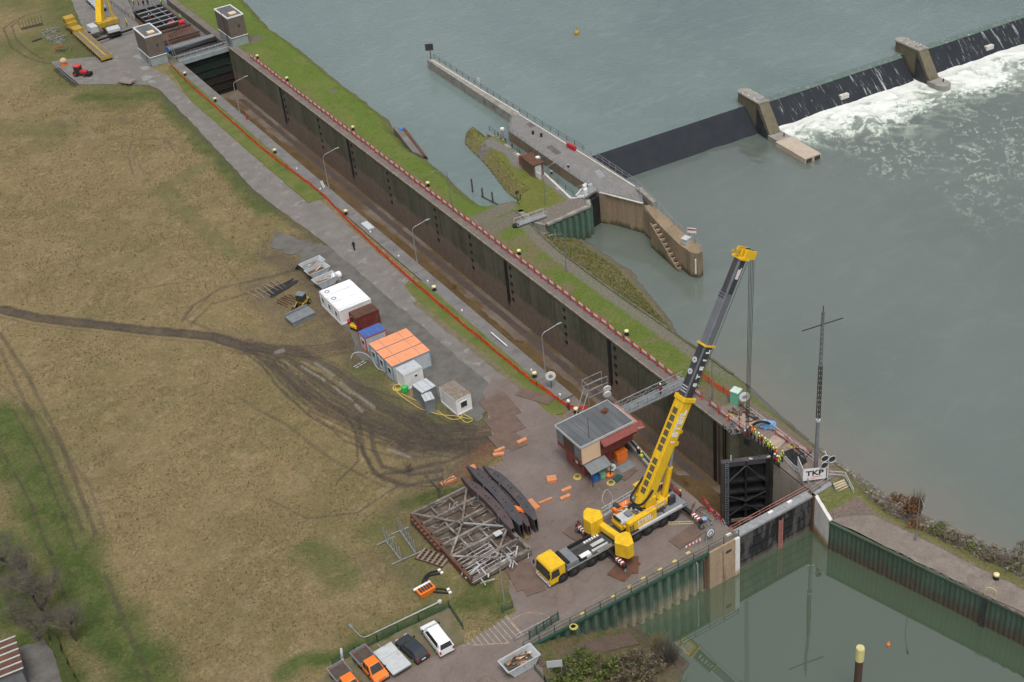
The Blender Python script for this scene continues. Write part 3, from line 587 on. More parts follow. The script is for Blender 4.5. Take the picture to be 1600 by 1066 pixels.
# pale south pier and the closing wall of stop logs
t=thing('lock_pier','white rendered wedge-shaped pier at the river end of the stop log wall','pier',(88.5,90,0))
a,b_=A(1268,775),A(1297,803); mb=MB(); mb.prism([(88.15,90.95),(87.3,87.0),(87.75,86.9),(88.6,90.95)],-7.5,[-.1,-1.4,-1.4,-.1])
W('body',mb,wall_mat('white_pier_wall',(.66,.645,.62),(.58,.56,.53),(.36,.24,.11),-4.6,-5.6,.5),t)
mb=MB(); mb.bb(87.75,90.4,-7,88.13,91.5,-.05); W('slot_lining',mb,M['rust'],t)
t=thing('stop_log_wall','grey stacked stop logs with black leaks closing the lower end of the lock','stop logs',(82,91,0))
nl=7
for i in range(nl):
    mb=MB(); z0=-11+i*1.52; mb.bb(75.95,90.75,z0,88.0,91.45,z0+1.34)
    for x in np.arange(77.6,87.5,2.3): mb.bb(x+(i%2)*.9,90.7,z0+.1,x+.12+(i%2)*.9,90.76,z0+1.4)
    lm=NB('stop_log_steel_%d'%i,.6) if i==0 else None
    if i==0:
        st=lm.noise(.8,5,(1,1,.25),.7); c=lm.mix(lm.ramp(lm.noise(.5,3),.35,.65),(.1,.092,.095),(.075,.07,.072)); c=lm.mix(lm.math('MULTIPLY',lm.ramp(st,.44,.52),.95),c,(.014,.015,.015)); c=lm.mix(lm.ramp(lm.z(),-5.0,-6.2),c,(.16,.14,.11)); lm.set('Base Color',c); LOGM=lm.m
    W('stop_log',mb,LOGM,t)
mb=MB(); mb.bb(75.6,90.55,-.42,88.3,91.75,-.12); W('walkway_deck',mb,M['steel'],t)
mb=MB()
for yy in(91.7,):
    for h in(.35,.8): mb.tube([(75.6,yy,h),(88.2,yy,h)],.035,5)
    for x in np.arange(75.6,88.3,1.57): mb.tube([(x,yy,-.12),(x,yy,.8)],.035,5)
for h in(.35,.8): mb.tube([(75.6,90.6,h),(75.6,91.7,h)],.035,5)
W('handrail',mb,M['ladder'],t)
mb=MB(); x=A(1197,800,-2).x
for s_ in(-.3,.3): mb.bar((x+s_,90.6,-7),(x+s_,90.6,-1.2),.07)
z=-6.8
while z<-1.2: mb.bar((x-.3,90.6,z),(x+.3,90.6,z),.06); z+=.28
W('ladder',mb,M['ladder'],t)
for px_,py_ in ((1197,795),(1150,845),(1222,775)):
    c=A(px_,py_,.1); mb=MB(); mb.box((c.x,91.3,.05),(.7,.3,.25)); W('lashing',mb,M['white'],t)
# quay below the yard: corrugated sheet piles and the tan concrete pier
def sheetpile(name,P,ztop,zbot,depth,pitch,m,parent,flip=1,mask=None):
    mb=MB(); P=[Vector((p[0],p[1],0)) for p in P]; cum=0; prof=[]
    for p,q in zip(P[:-1],P[1:]):
        L=(q-p).length; d=(q-p).normalized(); n=Vector((d.y,-d.x,0))*flip; k=max(1,round(L/pitch)); pt=L/k
        for i in range(k):
            for u,w_ in((0,0),(.12,0),(.32,1),(.68,1),(.88,0)): prof.append(p+d*(i+u)*pt+n*w_*depth)
    prof.append(P[-1]); n=len(prof)
    if flip>0: prof=prof
    mb.add([(v.x,v.y,zbot) for v in prof]+[(v.x,v.y,ztop) for v in prof],[(i,i+1,n+i+1,n+i) for i in range(n-1)]); return W(name,mb,m,parent)
QT=[(45.6,91.45),(71.3,91.05)]
t=thing('quay_wall','green corrugated sheet pile quay wall below the crane yard','quay wall',(60,91,0))
sheetpile('sheet_piles',QT,-.35,-8,.55,1.28,M['green_sheet'],t)
mb=MB(); mb.prism([(45.2,90.75),(71.4,90.35),(71.4,91.6),(45.2,91.9)],-.36,-.02); W('capping_beam',mb,M['greenp'],t)
mb=MB(); mb.prism([(44.9,91.0),(76.0,90.5),(76.0,92.4),(44.9,92.9)],.0,.06); W('walkway',mb,mat('quay_walkway',(.165,.14,.12),(.13,.11,.1),.6,.85,fine=7),t)
mb=MB()
for p in [(440,875),(632,765),(735,706),(820,655),(925,598),(1015,548),(1100,495)]:
    c=A(800+p[0]/4,740+p[1]/4,.1); mb.box((c.x,c.y,.09),(.55,.32,.06),-.02)
W('yellow_mark',mb,M['painty'],t)
for fx in (69.6,70.6,73.4):
    mb=MB(); mb.tube([(fx,90.35,-5.5),(fx,90.35,-.8),(fx-.1,90.5,-.5)],.1,6); W('fender_pipe',mb,M['steel'] if fx<70 else M['rust'],t)
t=thing('quay_pier','tan concrete pier with a white edge strip at the end of the sheet pile quay','pier',(74,91,0))
mb=MB(); mb.prism([(71.4,90.3),(75.25,90.25),(75.25,91.44),(71.4,91.5)],-8,-.05); W('body',mb,M['conc_tan'],t)
mb=MB(); mb.prism([(75.25,90.2),(75.95,90.2),(75.95,91.42),(75.25,91.44)],-8,-.05); W('edge_strip',mb,wall_mat('white_strip_paint',(.7,.69,.67),(.62,.61,.58),(.42,.32,.18),-5,-5.7,.4),t)
mb=MB(); c=A(1141,862,-1.2); mb.box((74.2,90.2,-1.3),(.8,.06,.35)); W('sign_plate',mb,M['dsteel'],t)
def railing(name,P,label,m,h=1.1,step=2.0,rails=(.55,1.1),r_=.035,cat='railing',group=None,z=None):
    P=[Vector(p) for p in P]; t=thing(name,label,cat,P[0],0,group); rl=MB()
    for hh in rails: rl.tube([p+Vector((0,0,hh)) for p in P],r_,5)
    acc=0
    for p,q in zip(P[:-1],P[1:]):
        k=max(1,round((q-p).length/step))
        for i in range(k+(q is P[-1])): v=p.lerp(q,i/k); W('post',MB().bar(v,v+Vector((0,0,h)),r_*2),m,t)
    W('rail',rl,m,t); return t
railing('quay_railing',[(45.6,90.9,.05),(58,90.75,.05),(71.4,90.45,.05),(75.9,90.4,.05)],'grey green railing along the top edge of the sheet pile quay',M['greenp'],1.1,2.2)
railing('quay_railing',[(45.4,92.3,.05),(48,92.25,.05),(51,92.2,.05)],'short inner grey railing beside the quay gate',M['steel'],1.0,1.5)
mb=MB(); t=thing('quay_gate','dark green barred gate standing open at the corner of the quay','gate',(47,93,0))
p,q=A(828,1000,0),A(873,970,0)
for hh in(.25,.55,.85,1.15,1.35): mb.bar(p+Vector((0,0,hh)),q+Vector((0,0,hh)),.06)
W('gate_bars',mb,M['greenp'],t)
for k in range(5): v=p.lerp(q,k/4); W('post',MB().bar(v,v+Vector((0,0,1.5)),.1),M['greenp'],t)
# river side quay of the harbour
t=thing('quay_wall','dark green stained sheet pile quay wall along the right side of the harbour','quay wall',(90,75,-1.4))
RQ=[(87.3,87.0),(93.7,62.5),(102,30)]
sheetpile('sheet_piles',RQ,-1.7,-8,.09,.62,M['green_dark'],t,1)
mb=MB()
for p,q in zip(RQ[:-1],RQ[1:]): mb.bar((p[0],p[1],-1.6),(q[0],q[1],-1.6),.38,.22)
W('capping_beam',mb,M['green_dark'],t)
mb=MB(); c=Vector((92.45,67.3,0))
for k in(0,.45):
    mb.bar((c.x+k*.24-.35,c.y-k*.97,-6.3),(c.x+k*.24-.35,c.y-k*.97,-1.4),.07)
z=-6
while z<-1.4: mb.bar((c.x-.35,c.y,z),(c.x-.24,c.y-.44,z),.06); z+=.3
W('ladder',mb,M['dsteel'],t)
mb=MB(); mb.tube(wires([(c.x+.1,c.y+.3,-1.4),(c.x+.3,c.y+.3,-.5),(c.x+.6,c.y,-.4),(c.x+.8,c.y-.6,-.5),(c.x+.8,c.y-.7,-1.4)],4),.05,5); W('grab_rail',mb,M['painty'],t)
# ---------------------------------------------------------------- upper gate and its two towers
t=thing('upper_lock_gate','dark green upper lock gate under a pale blue grey walkway beam','lock gate',(82,288,0))
mb=MB(); mb.bb(76.02,287.6,FL,87.98,288.2,-1.15); W('gate_leaf',mb,wall_mat('wet_gate_face',(.018,.032,.026),(.024,.04,.03),(.035,.028,.022),-5.5,-6.5),t)
mb=MB()
for k in range(5): mb.bb(76.1,287.45,-10+k*1.9,87.9,287.6,-9.7+k*1.9)
W('gate_rib',mb,M['leaf'],t)
mb=MB(); mb.bb(75.9,286.9,-1.1,88.1,287.35,-.05); W('front_beam',mb,M['towerb'],t)
mb=MB(); mb.bb(75.9,287.4,-.3,88.1,288.5,-.1); mb.bb(75.9,290.5,-.5,88.1,291.3,-.2); mb.bb(75.9,295.5,-.4,88.1,297.6,0); W('walkway_deck',mb,M['dgrey'],t)
for yy in(287.2,288.6,290.6):
    mb=MB()
    for hh in(.5,1.05): mb.tube([(76,yy,hh),(88,yy,hh)],.05,5)
    for x in np.arange(76,88.1,1.5): mb.bar((x,yy,-.1),(x,yy,1.05),.07)
    W('handrail',mb,M['steel'] if yy<288 else M['dsteel'],t)
mb=MB(); mb.tube([(76,293,-.3),(88,295,-.3)],.55,8); W('barrel',mb,M['leaf'],t)
mb=MB(); mb.bb(76,297.5,FL,88,298,-.4); W('sill_wall',mb,M['leaf'],t)
def tower(px_roof,z,label,base_px,gr):
    R_=[A(*q,z) for q in px_roof]; c=sum(R_,Vector())/4; w_,d_=4.1,8.2
    t=thing('gate_tower',label,'lock tower',(c.x,c.y,0),0,'towers beside the upper lock gate')
    mb=MB(); mb.box((0,0,1.05),(w_-.2,d_-.2,2.1)); W2=mb.build('base',M['towerb'],t)
    mb=MB(); mb.box((0,0,2.17),(w_+.1,d_+.1,.14)); mb.build('ledge',M['white'],t)
    mb=MB(); mb.box((0,0,4.55),(w_-.1,d_-.1,4.6)); u=mb.build('upper_storey',M['tower'],t)
    mb=MB(); mb.box((0,0,6.92),(w_-.3,d_-.3,.1)); rf=mb.build('roof',M['roofgrey'],t)
    mb=MB()
    for a,b_,c_,e in((-1,0,.25,d_),(1,0,.25,d_),(0,-1,w_,.25),(0,1,w_,.25)): mb.box((a*(w_/2-.125),b_*(d_/2-.125),6.95),(c_-(.5 if c_>1 else 0),e,.3))
    mb.build('parapet',M['white'],rf)
    mb=MB(); mb.box((.2,-1.8,7.1),(1.6,1.5,.25)); mb.build('hatch',M['woodpale'],rf)
    mb=MB(); mb.box((.4,-d_/2+.03,4.6),(.45,.06,.6)); mb.build('vent',M['dsteel'],t)
    mb=MB(); mb.box((-w_/2+.04,-1.2,.95),(.1,.9,1.9)); mb.build('door',M['dgrey'],t); return t
tower([(206,43),(235,37),(254,52),(225,59)],7,'left gate tower beside the round blue sign, on the meadow side of the lock',0,0)
tower([(334,14),(359,8),(381,22),(354,29)],7,'right gate tower, with white edged roof, standing beside the river grass strip',0,0)
c=A(258,80,1.8); mb=MB(); t=thing('round_sign','round blue sign on the corner of the left lock tower','sign',(c.x,c.y-.25,0))
mb.tube([(0,0,2.1),(0,-.08,2.1)],.85,16); mb.build('disc',M['bluep'],t); mb=MB(); mb.bar((0,.05,0),(0,.05,2.6),.1); mb.build('post',M['steel'],t)
# ---------------------------------------------------------------- small lock, long guide wall, weir
t=thing('guide_wall','long narrow concrete guide wall reaching upstream into the river','guide wall',(118.5,225,-2))
GW=[(117.5,209.5),(119.1,208.6),(120.0,246.2),(119.4,247.4),(118.6,246.4)]
mb=MB(); mb.prism(GW,-4,.0); W('wall',mb,M['conc'],t)
mb=MB(); mb.bb(118.9,209,.0,119.15,245.5,.22); W('kerb',mb,M['conc_pale'],t)
t=thing('lock_island_pier','wide paved pier between the boat lock and the weir','pier',(115,190,0))
PP=[(113.3,203.8),(117.8,209.6),(119.15,208.6),(119.2,183),(118.7,168.6),(115.9,163.4),(113.4,170.0),(112.2,171.6)]
mb=MB(); mb.prism(PP,-8,-.04); W('body',mb,M['piertan'],t)
mb=MB(); mb.prism([(p[0]*.999+.1,p[1]) for p in PP],-.035,.03); W('deck',mb,mat('pier_deck',(.19,.185,.18),(.145,.14,.138),.5,.9,c3=(.24,.22,.19),s3=.5,fine=6),t)
mb=MB(); mb.bar((118.7,208.5,.12),(118.2,169.2,.12),.22,.16); mb.bar((112.4,171.8,.08),(115.7,163.6,.08),.3,.14); W('kerb',mb,M['conc_pale'],t)
for a,b_ in(((118.1,204,.04),(117.8,203,.04)),((115.6,193,.04),(115.3,190,.04)),((116.8,179,.04),(116,177,.04))):
    mb=MB(); mb.prism([(a[0]-.6,a[1]),(a[0]+.6,a[1]),(b_[0]+.6,b_[1]-1),(b_[0]-.6,b_[1]-1)],.032,.06); W('cover_plate',mb,M['steel'] if a[1]<180 else M['gravel'],t)
# curved wing wall with stairs
t=thing('wing_wall','curved tan wing wall with a stairway below the small lock','wing wall',(115,155,-2))
TW=[(115.9,163.45),(117.2,162.6),(116.5,154),(116.0,150),(115.7,147.6),(115.1,146.4),(114.0,146.2),(113.3,147.4),(113.7,151),(114.3,155),(115.0,159),(115.6,163.0)]
zt=[-.3,-.3,-1.1,-1.3,-1.3,-1.3,-1.3,-1.3,-1.5,-1.4,-1.1,-.9]
mb=MB(); mb.prism(TW,-8,zt); W('wall',mb,M['piertan'],t)
mb=MB(); mb.prism([(116.6,162),(117.6,168),(118.6,167.8),(117.4,161.8)],-4,.6); W('end_block',mb,M['conc'],t)
mat_step=mat('dark_step',(.1,.09,.075),(.075,.07,.055),1,.9)
mb=MB()
S0,S1=A(1020,345,-1.5),A(1057,402,-5.7); dS=heading(S0,S1)
for k in range(20):
    u=k/19; yy=158.6-8.6*u; x=np.interp(-yy,[-163,-159,-155,-151,-147.4],[115.6,115.0,114.3,113.7,113.3]); W('stair_step',MB().box((x-.3,yy,-1.75-4.4*u),(1.1,.26,.5),-.17),mat_step if k%2 else M['conc_tan'],t)
W('stair_parapet',MB().hexa([(114.0,159.2,-7),(114.2,159.2,-7),(112.85,149.9,-7),(112.65,149.9,-7),(114.0,159.2,-1.3),(114.2,159.2,-1.3),(112.85,149.9,-5.9),(112.65,149.9,-5.9)]),M['piertan'],t)
railing('wing_railing',[(118.6,168.5,.0),(117.3,161.5,-.3),(116.5,156,-1.1),(115.9,151,-1.3),(115.2,147,-1.3),(114.2,145.4,-1.3)],'grey handrail along the curved wing wall down to its rounded tip',M['steel'],1.0,1.8)
t=thing('notice_board','slanted white board with a pink band on the tip of the wing wall','sign',(115.3,148.3,-1.3))
c=A(1081,364,-.2); t.location=(c.x,c.y,-1.3); mb=MB(); mb.box((0,0,1.55),(1.5,.07,.9),-.9); mb.build('board',M['white'],t); mb=MB(); mb.box((-.04,-.05,1.75),(1.5,.03,.25),-.9); mb.build('band',M['red'],t); [MB().bar((a,-a*1.33,0),(a,-a*1.33,1.2),.08).build('post',M['steel'],t) for a in(.3,-.3)]
c=A(1072,380,-1.3); t=thing('depth_gauge_box','pale equipment box on the rounded end of the wing wall','equipment box',(c.x,c.y,-1.3)); mb=MB(); mb.box((0,0,.5),(1.2,1,.9),.3); mb.build('box',M['cgrey'],t); mb=MB(); mb.box((0,0,1),(1.4,1.2,.1),.3); mb.build('lid',M['silver'],t)
mb=MB(); mb.bb(113.4,146.2,-5,113.55,146.4,-2.2); single('depth_gauge',mb,M['white'],'white vertical gauge strip on the side of the wing wall tip','gauge')
# small lock: gate, walls
t=thing('boat_lock_gate','black steel lift gate of the small boat lock with white machinery on top','lock gate',(110.8,171.5,0))
mb=MB(); mb.prism([(109.35,170.9),(112.3,171.7),(112.3,172.2),(109.35,171.4)],-7,-.5); W('gate_leaf',mb,M['leaf'],t)
mb=MB(); mb.prism([(108.9,171.6),(112.6,172.6),(112.6,174.6),(108.9,173.6)],-.1,.25); W('walkway_deck',mb,M['steel'],t)
for x,y in((110.0,172.6),(111.6,173.4),(110.8,174)):
    mb=MB(); mb.box((x,y,.7),(.7,.5,.9),.3); mb.box((x,y,1.25),(.9,.3,.2),.3); W('gate_machine',mb,M['white'] if x<111 else M['cgrey'],t)
mb=MB(); mb.bar((108.2,172.5,.4),(109.6,171.6,.5),.2,.35); mb.bar((108.4,173.2,.3),(110.4,174.4,.35),.15,.3); W('arm',mb,M['white'],t)
mb=MB()
for hh in(.6,1.1): mb.tube([(109,171.4,hh),(112.6,172.4,hh)],.04,5); mb.tube([(109,174.2,hh),(112.6,175,hh)],.04,5)
for k in range(4): mb.bar((109+1.2*k,171.4+.33*k,.2),(109+1.2*k,171.4+.33*k,1.1),.06)
W('handrail',mb,M['steel'],t)
t=thing('boat_lock_wall','pale edged concrete wall on the islet side of the small boat lock','lock wall',(110,190,0))
BW=px([(765,207),(783,215),(809,240),(845,265),(893,310)])+[(109.1,172.2)]
mb=MB(); n=len(BW); mb.prism(BW+[(p[0]-.7,p[1]-.1) for p in reversed(BW)],-5,.0); W('wall',mb,M['conc'],t)
mb=MB(); mb.prism([(p[0]+.05,p[1]) for p in BW[2:]]+[(p[0]-.35,p[1]) for p in reversed(BW[2:])],.005,.14); W('kerb',mb,M['conc_pale'],t)
t=thing('quay_wall','green sheet pile wall below the paved head of the small islet','quay wall',(104,170,0))
IQ=[(99.3,168.7),(108.4,169.2),(109.4,171.0)]
sheetpile('sheet_piles',IQ,-.3,-8,.6,1.35,wall_mat('pale_green_piles',(.1,.17,.125),(.075,.13,.095),(.09,.11,.07),-4.6,-5.6,.6),t)
mb=MB()
for p,q in zip(IQ[:-1],IQ[1:]): mb.bar((p[0],p[1],-.1),(q[0],q[1],-.1),.7,.4)
W('capping_beam',mb,M['conc'],t)
# cabins and gear on the islet
t=thing('islet_cabin','low brown cabin with a flat roof beside the small lock','cabin',(107,186,0))
c=A(826,268,0); c2=A(842,290,0); hd=heading(c2,c); t.location=(c.x+.6,c.y-.6,0); t.rotation_euler.z=1.5
mb=MB(); mb.box((0,0,1.2),(4.6,2.1,2.4)); mb.build('wall',mat('cabin_brown',(.16,.11,.08),(.12,.085,.065),1,.85),t)
mb=MB(); mb.box((0,0,2.48),(4.9,2.4,.16)); mb.build('roof',M['rust'],t)
mb=MB(); mb.box((-2.33,.1,1.15),(.07,1.2,2.1)); mb.build('door',M['cgrey'],t)
mb=MB(); mb.box((3.4,-.1,.9),(1.6,1.5,1.8)); mb.build('annex',M['brickred'],t)
mb=MB(); mb.box((-3.1,.5,.6),(1.4,.08,1.2)); mb.build('panel',M['white'],t)
c=A(841,255,1.5); single('tall_white_cabinet',MB().box((c.x,c.y,1.4),(.7,.7,2.8),.1),M['white'],'tall narrow white cabinet behind the islet cabin','cabinet',bevel=.03)
c=A(786,215,0); t=thing('channel_light','short grey light column with white cap at the islet landing','light',(c.x,c.y,0)); mb=MB(); mb.cyl((0,0,0),.3,1.6,8); mb.build('column',M['steel'],t); mb=MB(); mb.cyl((0,0,1.6),.4,.4,8); mb.build('cap',M['white'],t)
mb=MB(); P=px([(768,212),(802,240),(812,236),(778,208)]); mb.prism(P,-1.2,-1.0); t=thing('landing_jetty','narrow grey steel landing stage at the upper end of the islet','jetty',(P[0][0],P[0][1],-1)); W('deck',mb,M['steel'],t)
for f in(.0,.33,.66,1): v=Vector((*P[3],0)).lerp(Vector((*P[2],0)),f); W('post',MB().bar((v.x,v.y,-3),(v.x,v.y,.2),.12),M['dsteel'],t)
railing('islet_railing',[Vector((*p,0)) for p in px([(765,205),(800,232),(838,262),(896,306)])],'thin grey railing along the islet side of the small lock',M['dsteel'],1.0,2.5)
railing('pier_railing',[(117.6,209.4,.03),(113.4,203.6,.03),(112.4,190,.03),(112.3,176,.03)],'grey railing along the small lock edge of the wide pier',M['steel'],1.0,1.8)
railing('river_railing',[(119.9,245.5,.05),(119.2,209,.05),(119.3,187,.05)],'long thin dark railing on the river edge of the guide wall',M['dsteel'],1.1,2.6)
railing('weir_railing',[(119.6,187,.05),(118.9,170,.05),(118.6,168,.05)],'pale double railing on the pier edge above the dry weir gate',M['steel'],1.1,2.2)
railing('lock_head_railing',[(112.2,171.8,.03),(114.2,168.2,.03),(115.8,163.7,.03),(118.4,168.6,.03)],'light railing round the downstream point of the wide pier',M['steel'],1.0,2.0)
mb=MB(); c=A(893,231,.3); mb.box((c.x,c.y,.5),(.5,2.4,.9),.06); single('river_barrier',mb,M['red'],'red barrier panel on the river kerb of the wide pier','barrier')
for i,q in enumerate([(833,210),(846,214),(888,262),(862,272)]):
    c=A(*q); mb=MB(); mb.cyl((0,0,0),.2,.5,8); t=thing('mooring_bollard','small dark mooring bollard on the wide pier deck','bollard',(c.x,c.y,.03),0,'mooring bollards on the wide pier'); mb.build('post',M['black'],t); MB().cyl((0,0,.5),.3,.12,8).build('cap',M['steel'] if i>1 else M['black'],t)
mb=MB(); c=A(673,84); t=thing('river_sign','square dark river sign on a post at the tip of the guide wall','sign',(119.2,245.6,0)); mb.bar((0,0,0),(0,0,3.2),.14); mb.build('post',M['dsteel'],t); MB().box((-.1,-.1,3.0),(1.7,.12,1.5),-.5).build('panel',M['dsteel'],t); MB().box((-.1,.0,3.0),(1.8,.06,1.6),-.5).build('frame',M['steel'],t)
c=A(748,132,0); mb=MB(); mb.box((c.x,c.y,.8),(.08,.8,1.3),.0); single('gauge_board',mb,M['white'],'white board on the railing of the long guide wall','sign')
for q in((759,204),(735,275),(702,260),):
    pass
# bay: timber dolphins, pole signs, landing stage
for i,(x,y,h) in enumerate([(97.2,190.5,2.7),(97.6,187.6,1.9),(97.9,184.5,2.2)]):
    t=MB(); t.tube([(x,y,-4),(x,y,WLV+h)],.17,7); single('timber_pile',t,M['bark'],['tallest dark timber pile standing in the small bay','middle, shortest dark timber pile in the small bay','dark timber pile nearest the shore path in the small bay'][i],'pile','timber piles in the small bay')
mb=MB(); mb.tube([(97.5,188,-1.9),(97.9,184.5,-1.8),(98.2,182.3,-1.7)],.1,5); single('floating_boom',mb,M['dsteel'],'thin floating boom tied between the piles of the small bay','boom')
P=px([(615,203),(627,200),(661,243),(645,241)],-.8); t=thing('landing_stage','sloping grey concrete landing stage beside the grass strip','jetty',(97,215,-1)); mb=MB(); mb.prism([P[0],P[1],P[2],P[3]],-3,[-.2,-.9,-.9,-.2]); W('ramp',mb,M['asphalt'],t)
P2=px([(627,200),(633,200),(668,246),(661,243)],-1.4); mb=MB(); mb.prism(P2,-2.6,-1.35); W('float',mb,M['rust'],t)
c=A(627,205,-1); mb=MB(); mb.cyl((c.x,c.y,-1.8),.45,1.3,8); W('drum',mb,M['bluep'],t)
# the weir
def weir_pt(X,d,z): return Vector((X-.077*d,weir_y(X)-d,z))
FACE=NB('dark_gate_face',.7,0,.15)
fm=FACE.mix(FACE.ramp(FACE.noise(.4,3),.3,.7),(.022,.026,.033),(.03,.034,.041)); FACE.set('Base Color',fm); M['face0']=FACE.m
FACE=NB('gate_face_with_falling_water',.6,0,.2); s_=FACE.noise(1.8,5,(1,.12,.09),.75); s2_=FACE.noise(.12,3,(1,0,.0)); 
fm=FACE.mix(FACE.ramp(FACE.noise(.4,3),.3,.7),(.019,.023,.029),(.027,.031,.037)); thr=FACE.math('ADD',s_,FACE.math('MULTIPLY',FACE.math('SUBTRACT',s2_,.5),.35))
fm=FACE.mix(FACE.ramp(thr,.58,.72),fm,(.5,.54,.54)); FACE.set('Base Color',fm); M['face1']=FACE.m
def gate(x0,x1,label,m,wet):
    t=thing('weir_gate',label,'weir gate',(x0,weir_y(x0),WLV),0,'sloping weir gates across the river')
    mb=MB(); P=[weir_pt(x0,-.15,WLV+.12-.18*wet),weir_pt(x1,-.15,WLV+.12-.18*wet),weir_pt(x1,.5,WLV-.3),weir_pt(x0,.5,WLV-.3),weir_pt(x1,5.2,-6.6),weir_pt(x0,5.2,-6.6),weir_pt(x1,-.15,-8),weir_pt(x0,-.15,-8)]
    mb.add(P,[(0,1,2,3),(3,2,4,5),(0,7,6,1),(7,5,4,6)]); W('gate_plate',mb,m,t)
    if wet:
        mb=MB(); k=40; g0=[];r=random.Random(int(x0))
        for i in range(k+1):
            X=x0+(x1-x0)*i/k; g0+=[weir_pt(X,-.9,WLV+.02),weir_pt(X,-.2,WLV+.03+.03*math.sin(i)),weir_pt(X,.3+r.random()*.15,WLV-.05),weir_pt(X,.6+r.random()*.15,WLV-.32)]
        mb.add(g0,[(4*i+j,4*i+4+j,4*i+5+j,4*i+1+j) for i in range(k) for j in range(3)]); W('overflow',mb,mat('overflow_water',(.11,.15,.135),(.14,.185,.165),.9,.15,c3=(.5,.55,.5),s3=1.2,lo3=.6,hi3=.75),t)
    return t
gate(119.0,155.9,'dry dark blue weir gate nearest the boat lock, without any water spilling',M['face0'],0)
gate(158.3,194.6,'middle weir gate with thin white streams spilling into foam',M['face1'],1)
gate(198.3,262,'farthest weir gate, running out of the right edge of the photo',M['face1'],1)
for xm in(177.5,215.5):
    mb=MB(); a=weir_pt(xm,3.4,-5.4); mb.box((a.x,a.y,a.z),(2.0,.8,1.9),-.077); single('spray_block',mb,M['conc_pale'],'white wet splash block at the foot of the %s'%('middle weir gate' if xm<190 else 'farthest weir gate'),'block')
def wpier(X,label,slab):
    t=thing('weir_pier',label,'weir pier',weir_pt(X,0,0),math.atan(-.077),'concrete piers of the weir')
    def rnd(x0,x1,y0,y1,re=1.2,both=True):
        o=[];w_=(x1-x0)/2;cx=(x0+x1)/2
        for k in range(7): a=math.pi*k/6; o.append((cx+w_*math.cos(a),y1-re+re*math.sin(a)))
        if both:
            for k in range(7): a=math.pi+math.pi*k/6; o.append((cx+w_*math.cos(a),y0+re+re*math.sin(a)))
        else: o+=[(x0,y0),(x1,y0)]
        return o
    pm=wall_mat('weir_pier_side',(.17,.15,.1),(.13,.12,.08),(.1,.085,.07),-4.6,-5.6)
    mb=MB(); mb.prism(rnd(-1.15,1.15,-4.5,3.2,1.2,False),-7,.1); mb.build('shaft',pm,t)
    mb=MB(); mb.prism(rnd(-1.3,1.3,-4.6,3.35,1.3,False),.1,.35); mb.build('cap',M['conc'],t)
    mb=MB(); mb.prism([(-1.15,-4.5),(1.15,-4.5),(1.25,-8.3),(-1.25,-8.3)],-7,[.1,.1,-5.0,-5.0]); mb.build('sloping_back',pm,t)
    mb=MB(); mb.prism([(-1.5,-7.9),(1.6,-7.9)]+[(1.6*math.cos(a)+.05,-10.6+1.7*math.sin(a)) for a in [-math.pi*k/8 for k in range(9)]],-7.5,-5.0); mb.build('foot',M['conc'],t)
    MB().box((.2,-2.8,.42),(1.1,1.1,.12)).build('hatch',M['steel'],t)
    mb=MB()
    for k in range(6): mb.box((-.9+(k%2)*1.8,-2.6+1.9*(k//2),.45),(.3,.3,.2))
    mb.build('lifting_eye',M['conc_pale'],t)
    mb=MB(); mb.cyl((.6,-10.2,-5.0),.12,.7,6); mb.build('bollard',M['black'],t)
    for s_ in(-1,1):
        mb=MB(); mb.prism([(s_*1.16,-4.0),(s_*1.36,-4.0),(s_*1.42,-8.1),(s_*1.2,-8.1)],-6.5,[-.4,-.4,-5.3,-5.3]); mb.build('side_rail',M['conc_pale'] if s_>0 else M['dsteel'],t)
    if slab:
        mb=MB(); mb.box((-.35,-15.8,-5.4),(3.7,9.0,1.1)); mb.build('landing_slab',mat('pale_slab',(.42,.35,.28),(.36,.3,.24),.7,.85,fine=6),t)
        for s_ in(-1.3,.6): MB().box((s_,-20.37,-5.4),(1.2,.15,.7)).build('slab_fender',M['dsteel'],t)
    return t
wpier(157.1,'weir pier with a long pale landing slab at its foot',True)
wpier(196.4,'weir pier farther out, its rounded foot standing in the foam',False)
# ---------------------------------------------------------------- lock furniture
def bollard(c):
    t=thing('mooring_bollard','black mooring bollard with a yellow cap on the lock walkway','bollard',c)
    MB().tube([(0,0,0),(0,0,.08),(0,0,.1),(0,0,.55),(0,0,.6)],[.38,.38,.2,.2,.3],10).build('body',M['black'],t); MB().tube([(0,0,.6),(0,0,.8),(0,0,.86)],[.34,.34,.15],10).build('cap',mat('bollard_cap_yellow',(.72,.62,.22),(.75,.7,.5),3,.6),t)
    return t
GB='yellow-capped bollards along the lock chamber'
bl=[A(*q) for q in [(290,118),(333,160),(428,240),(541,335),(674,456),(834,590),(890,650)]]; br=[A(*q) for q in [(407,90),(453,125),(553,203),(669,291),(810,398),(976,525)]]
b0=bollard(bl[0]); b0['group']=GB; b0.location.x=74.1
for p in bl[1:]: dup(b0,(74.1,p.y,.05),0)
for p in br: dup(b0,(90.4,p.y,.03),0,'black mooring bollard with a yellow cap on the grass behind the red barriers','yellow-capped bollards on the river side grass')
c=A(1556,905,-1.4); dup(b0,c,0,'bright yellow capped bollard on the footpath above the harbour wall','bollards on the harbour path')
sl0=MB().tube([(0,0,0),(0,0,.25),(0,0,.32)],[.14,.14,.05],8).build('walkway_light',M['white']); tag(sl0,'small white dome light on the concrete lock walkway','light','small white dome lights on the walkway')
SL=[(463,265),(499,297),(578,364),(622,402),(668,441),(721,487),(830,580),(871,620)]
for i,q in enumerate(SL):
    p=A(*q); o=sl0 if i==0 else sl0.copy()
    if i: COL.objects.link(o)
    o.location=(74.5,p.y,.05)
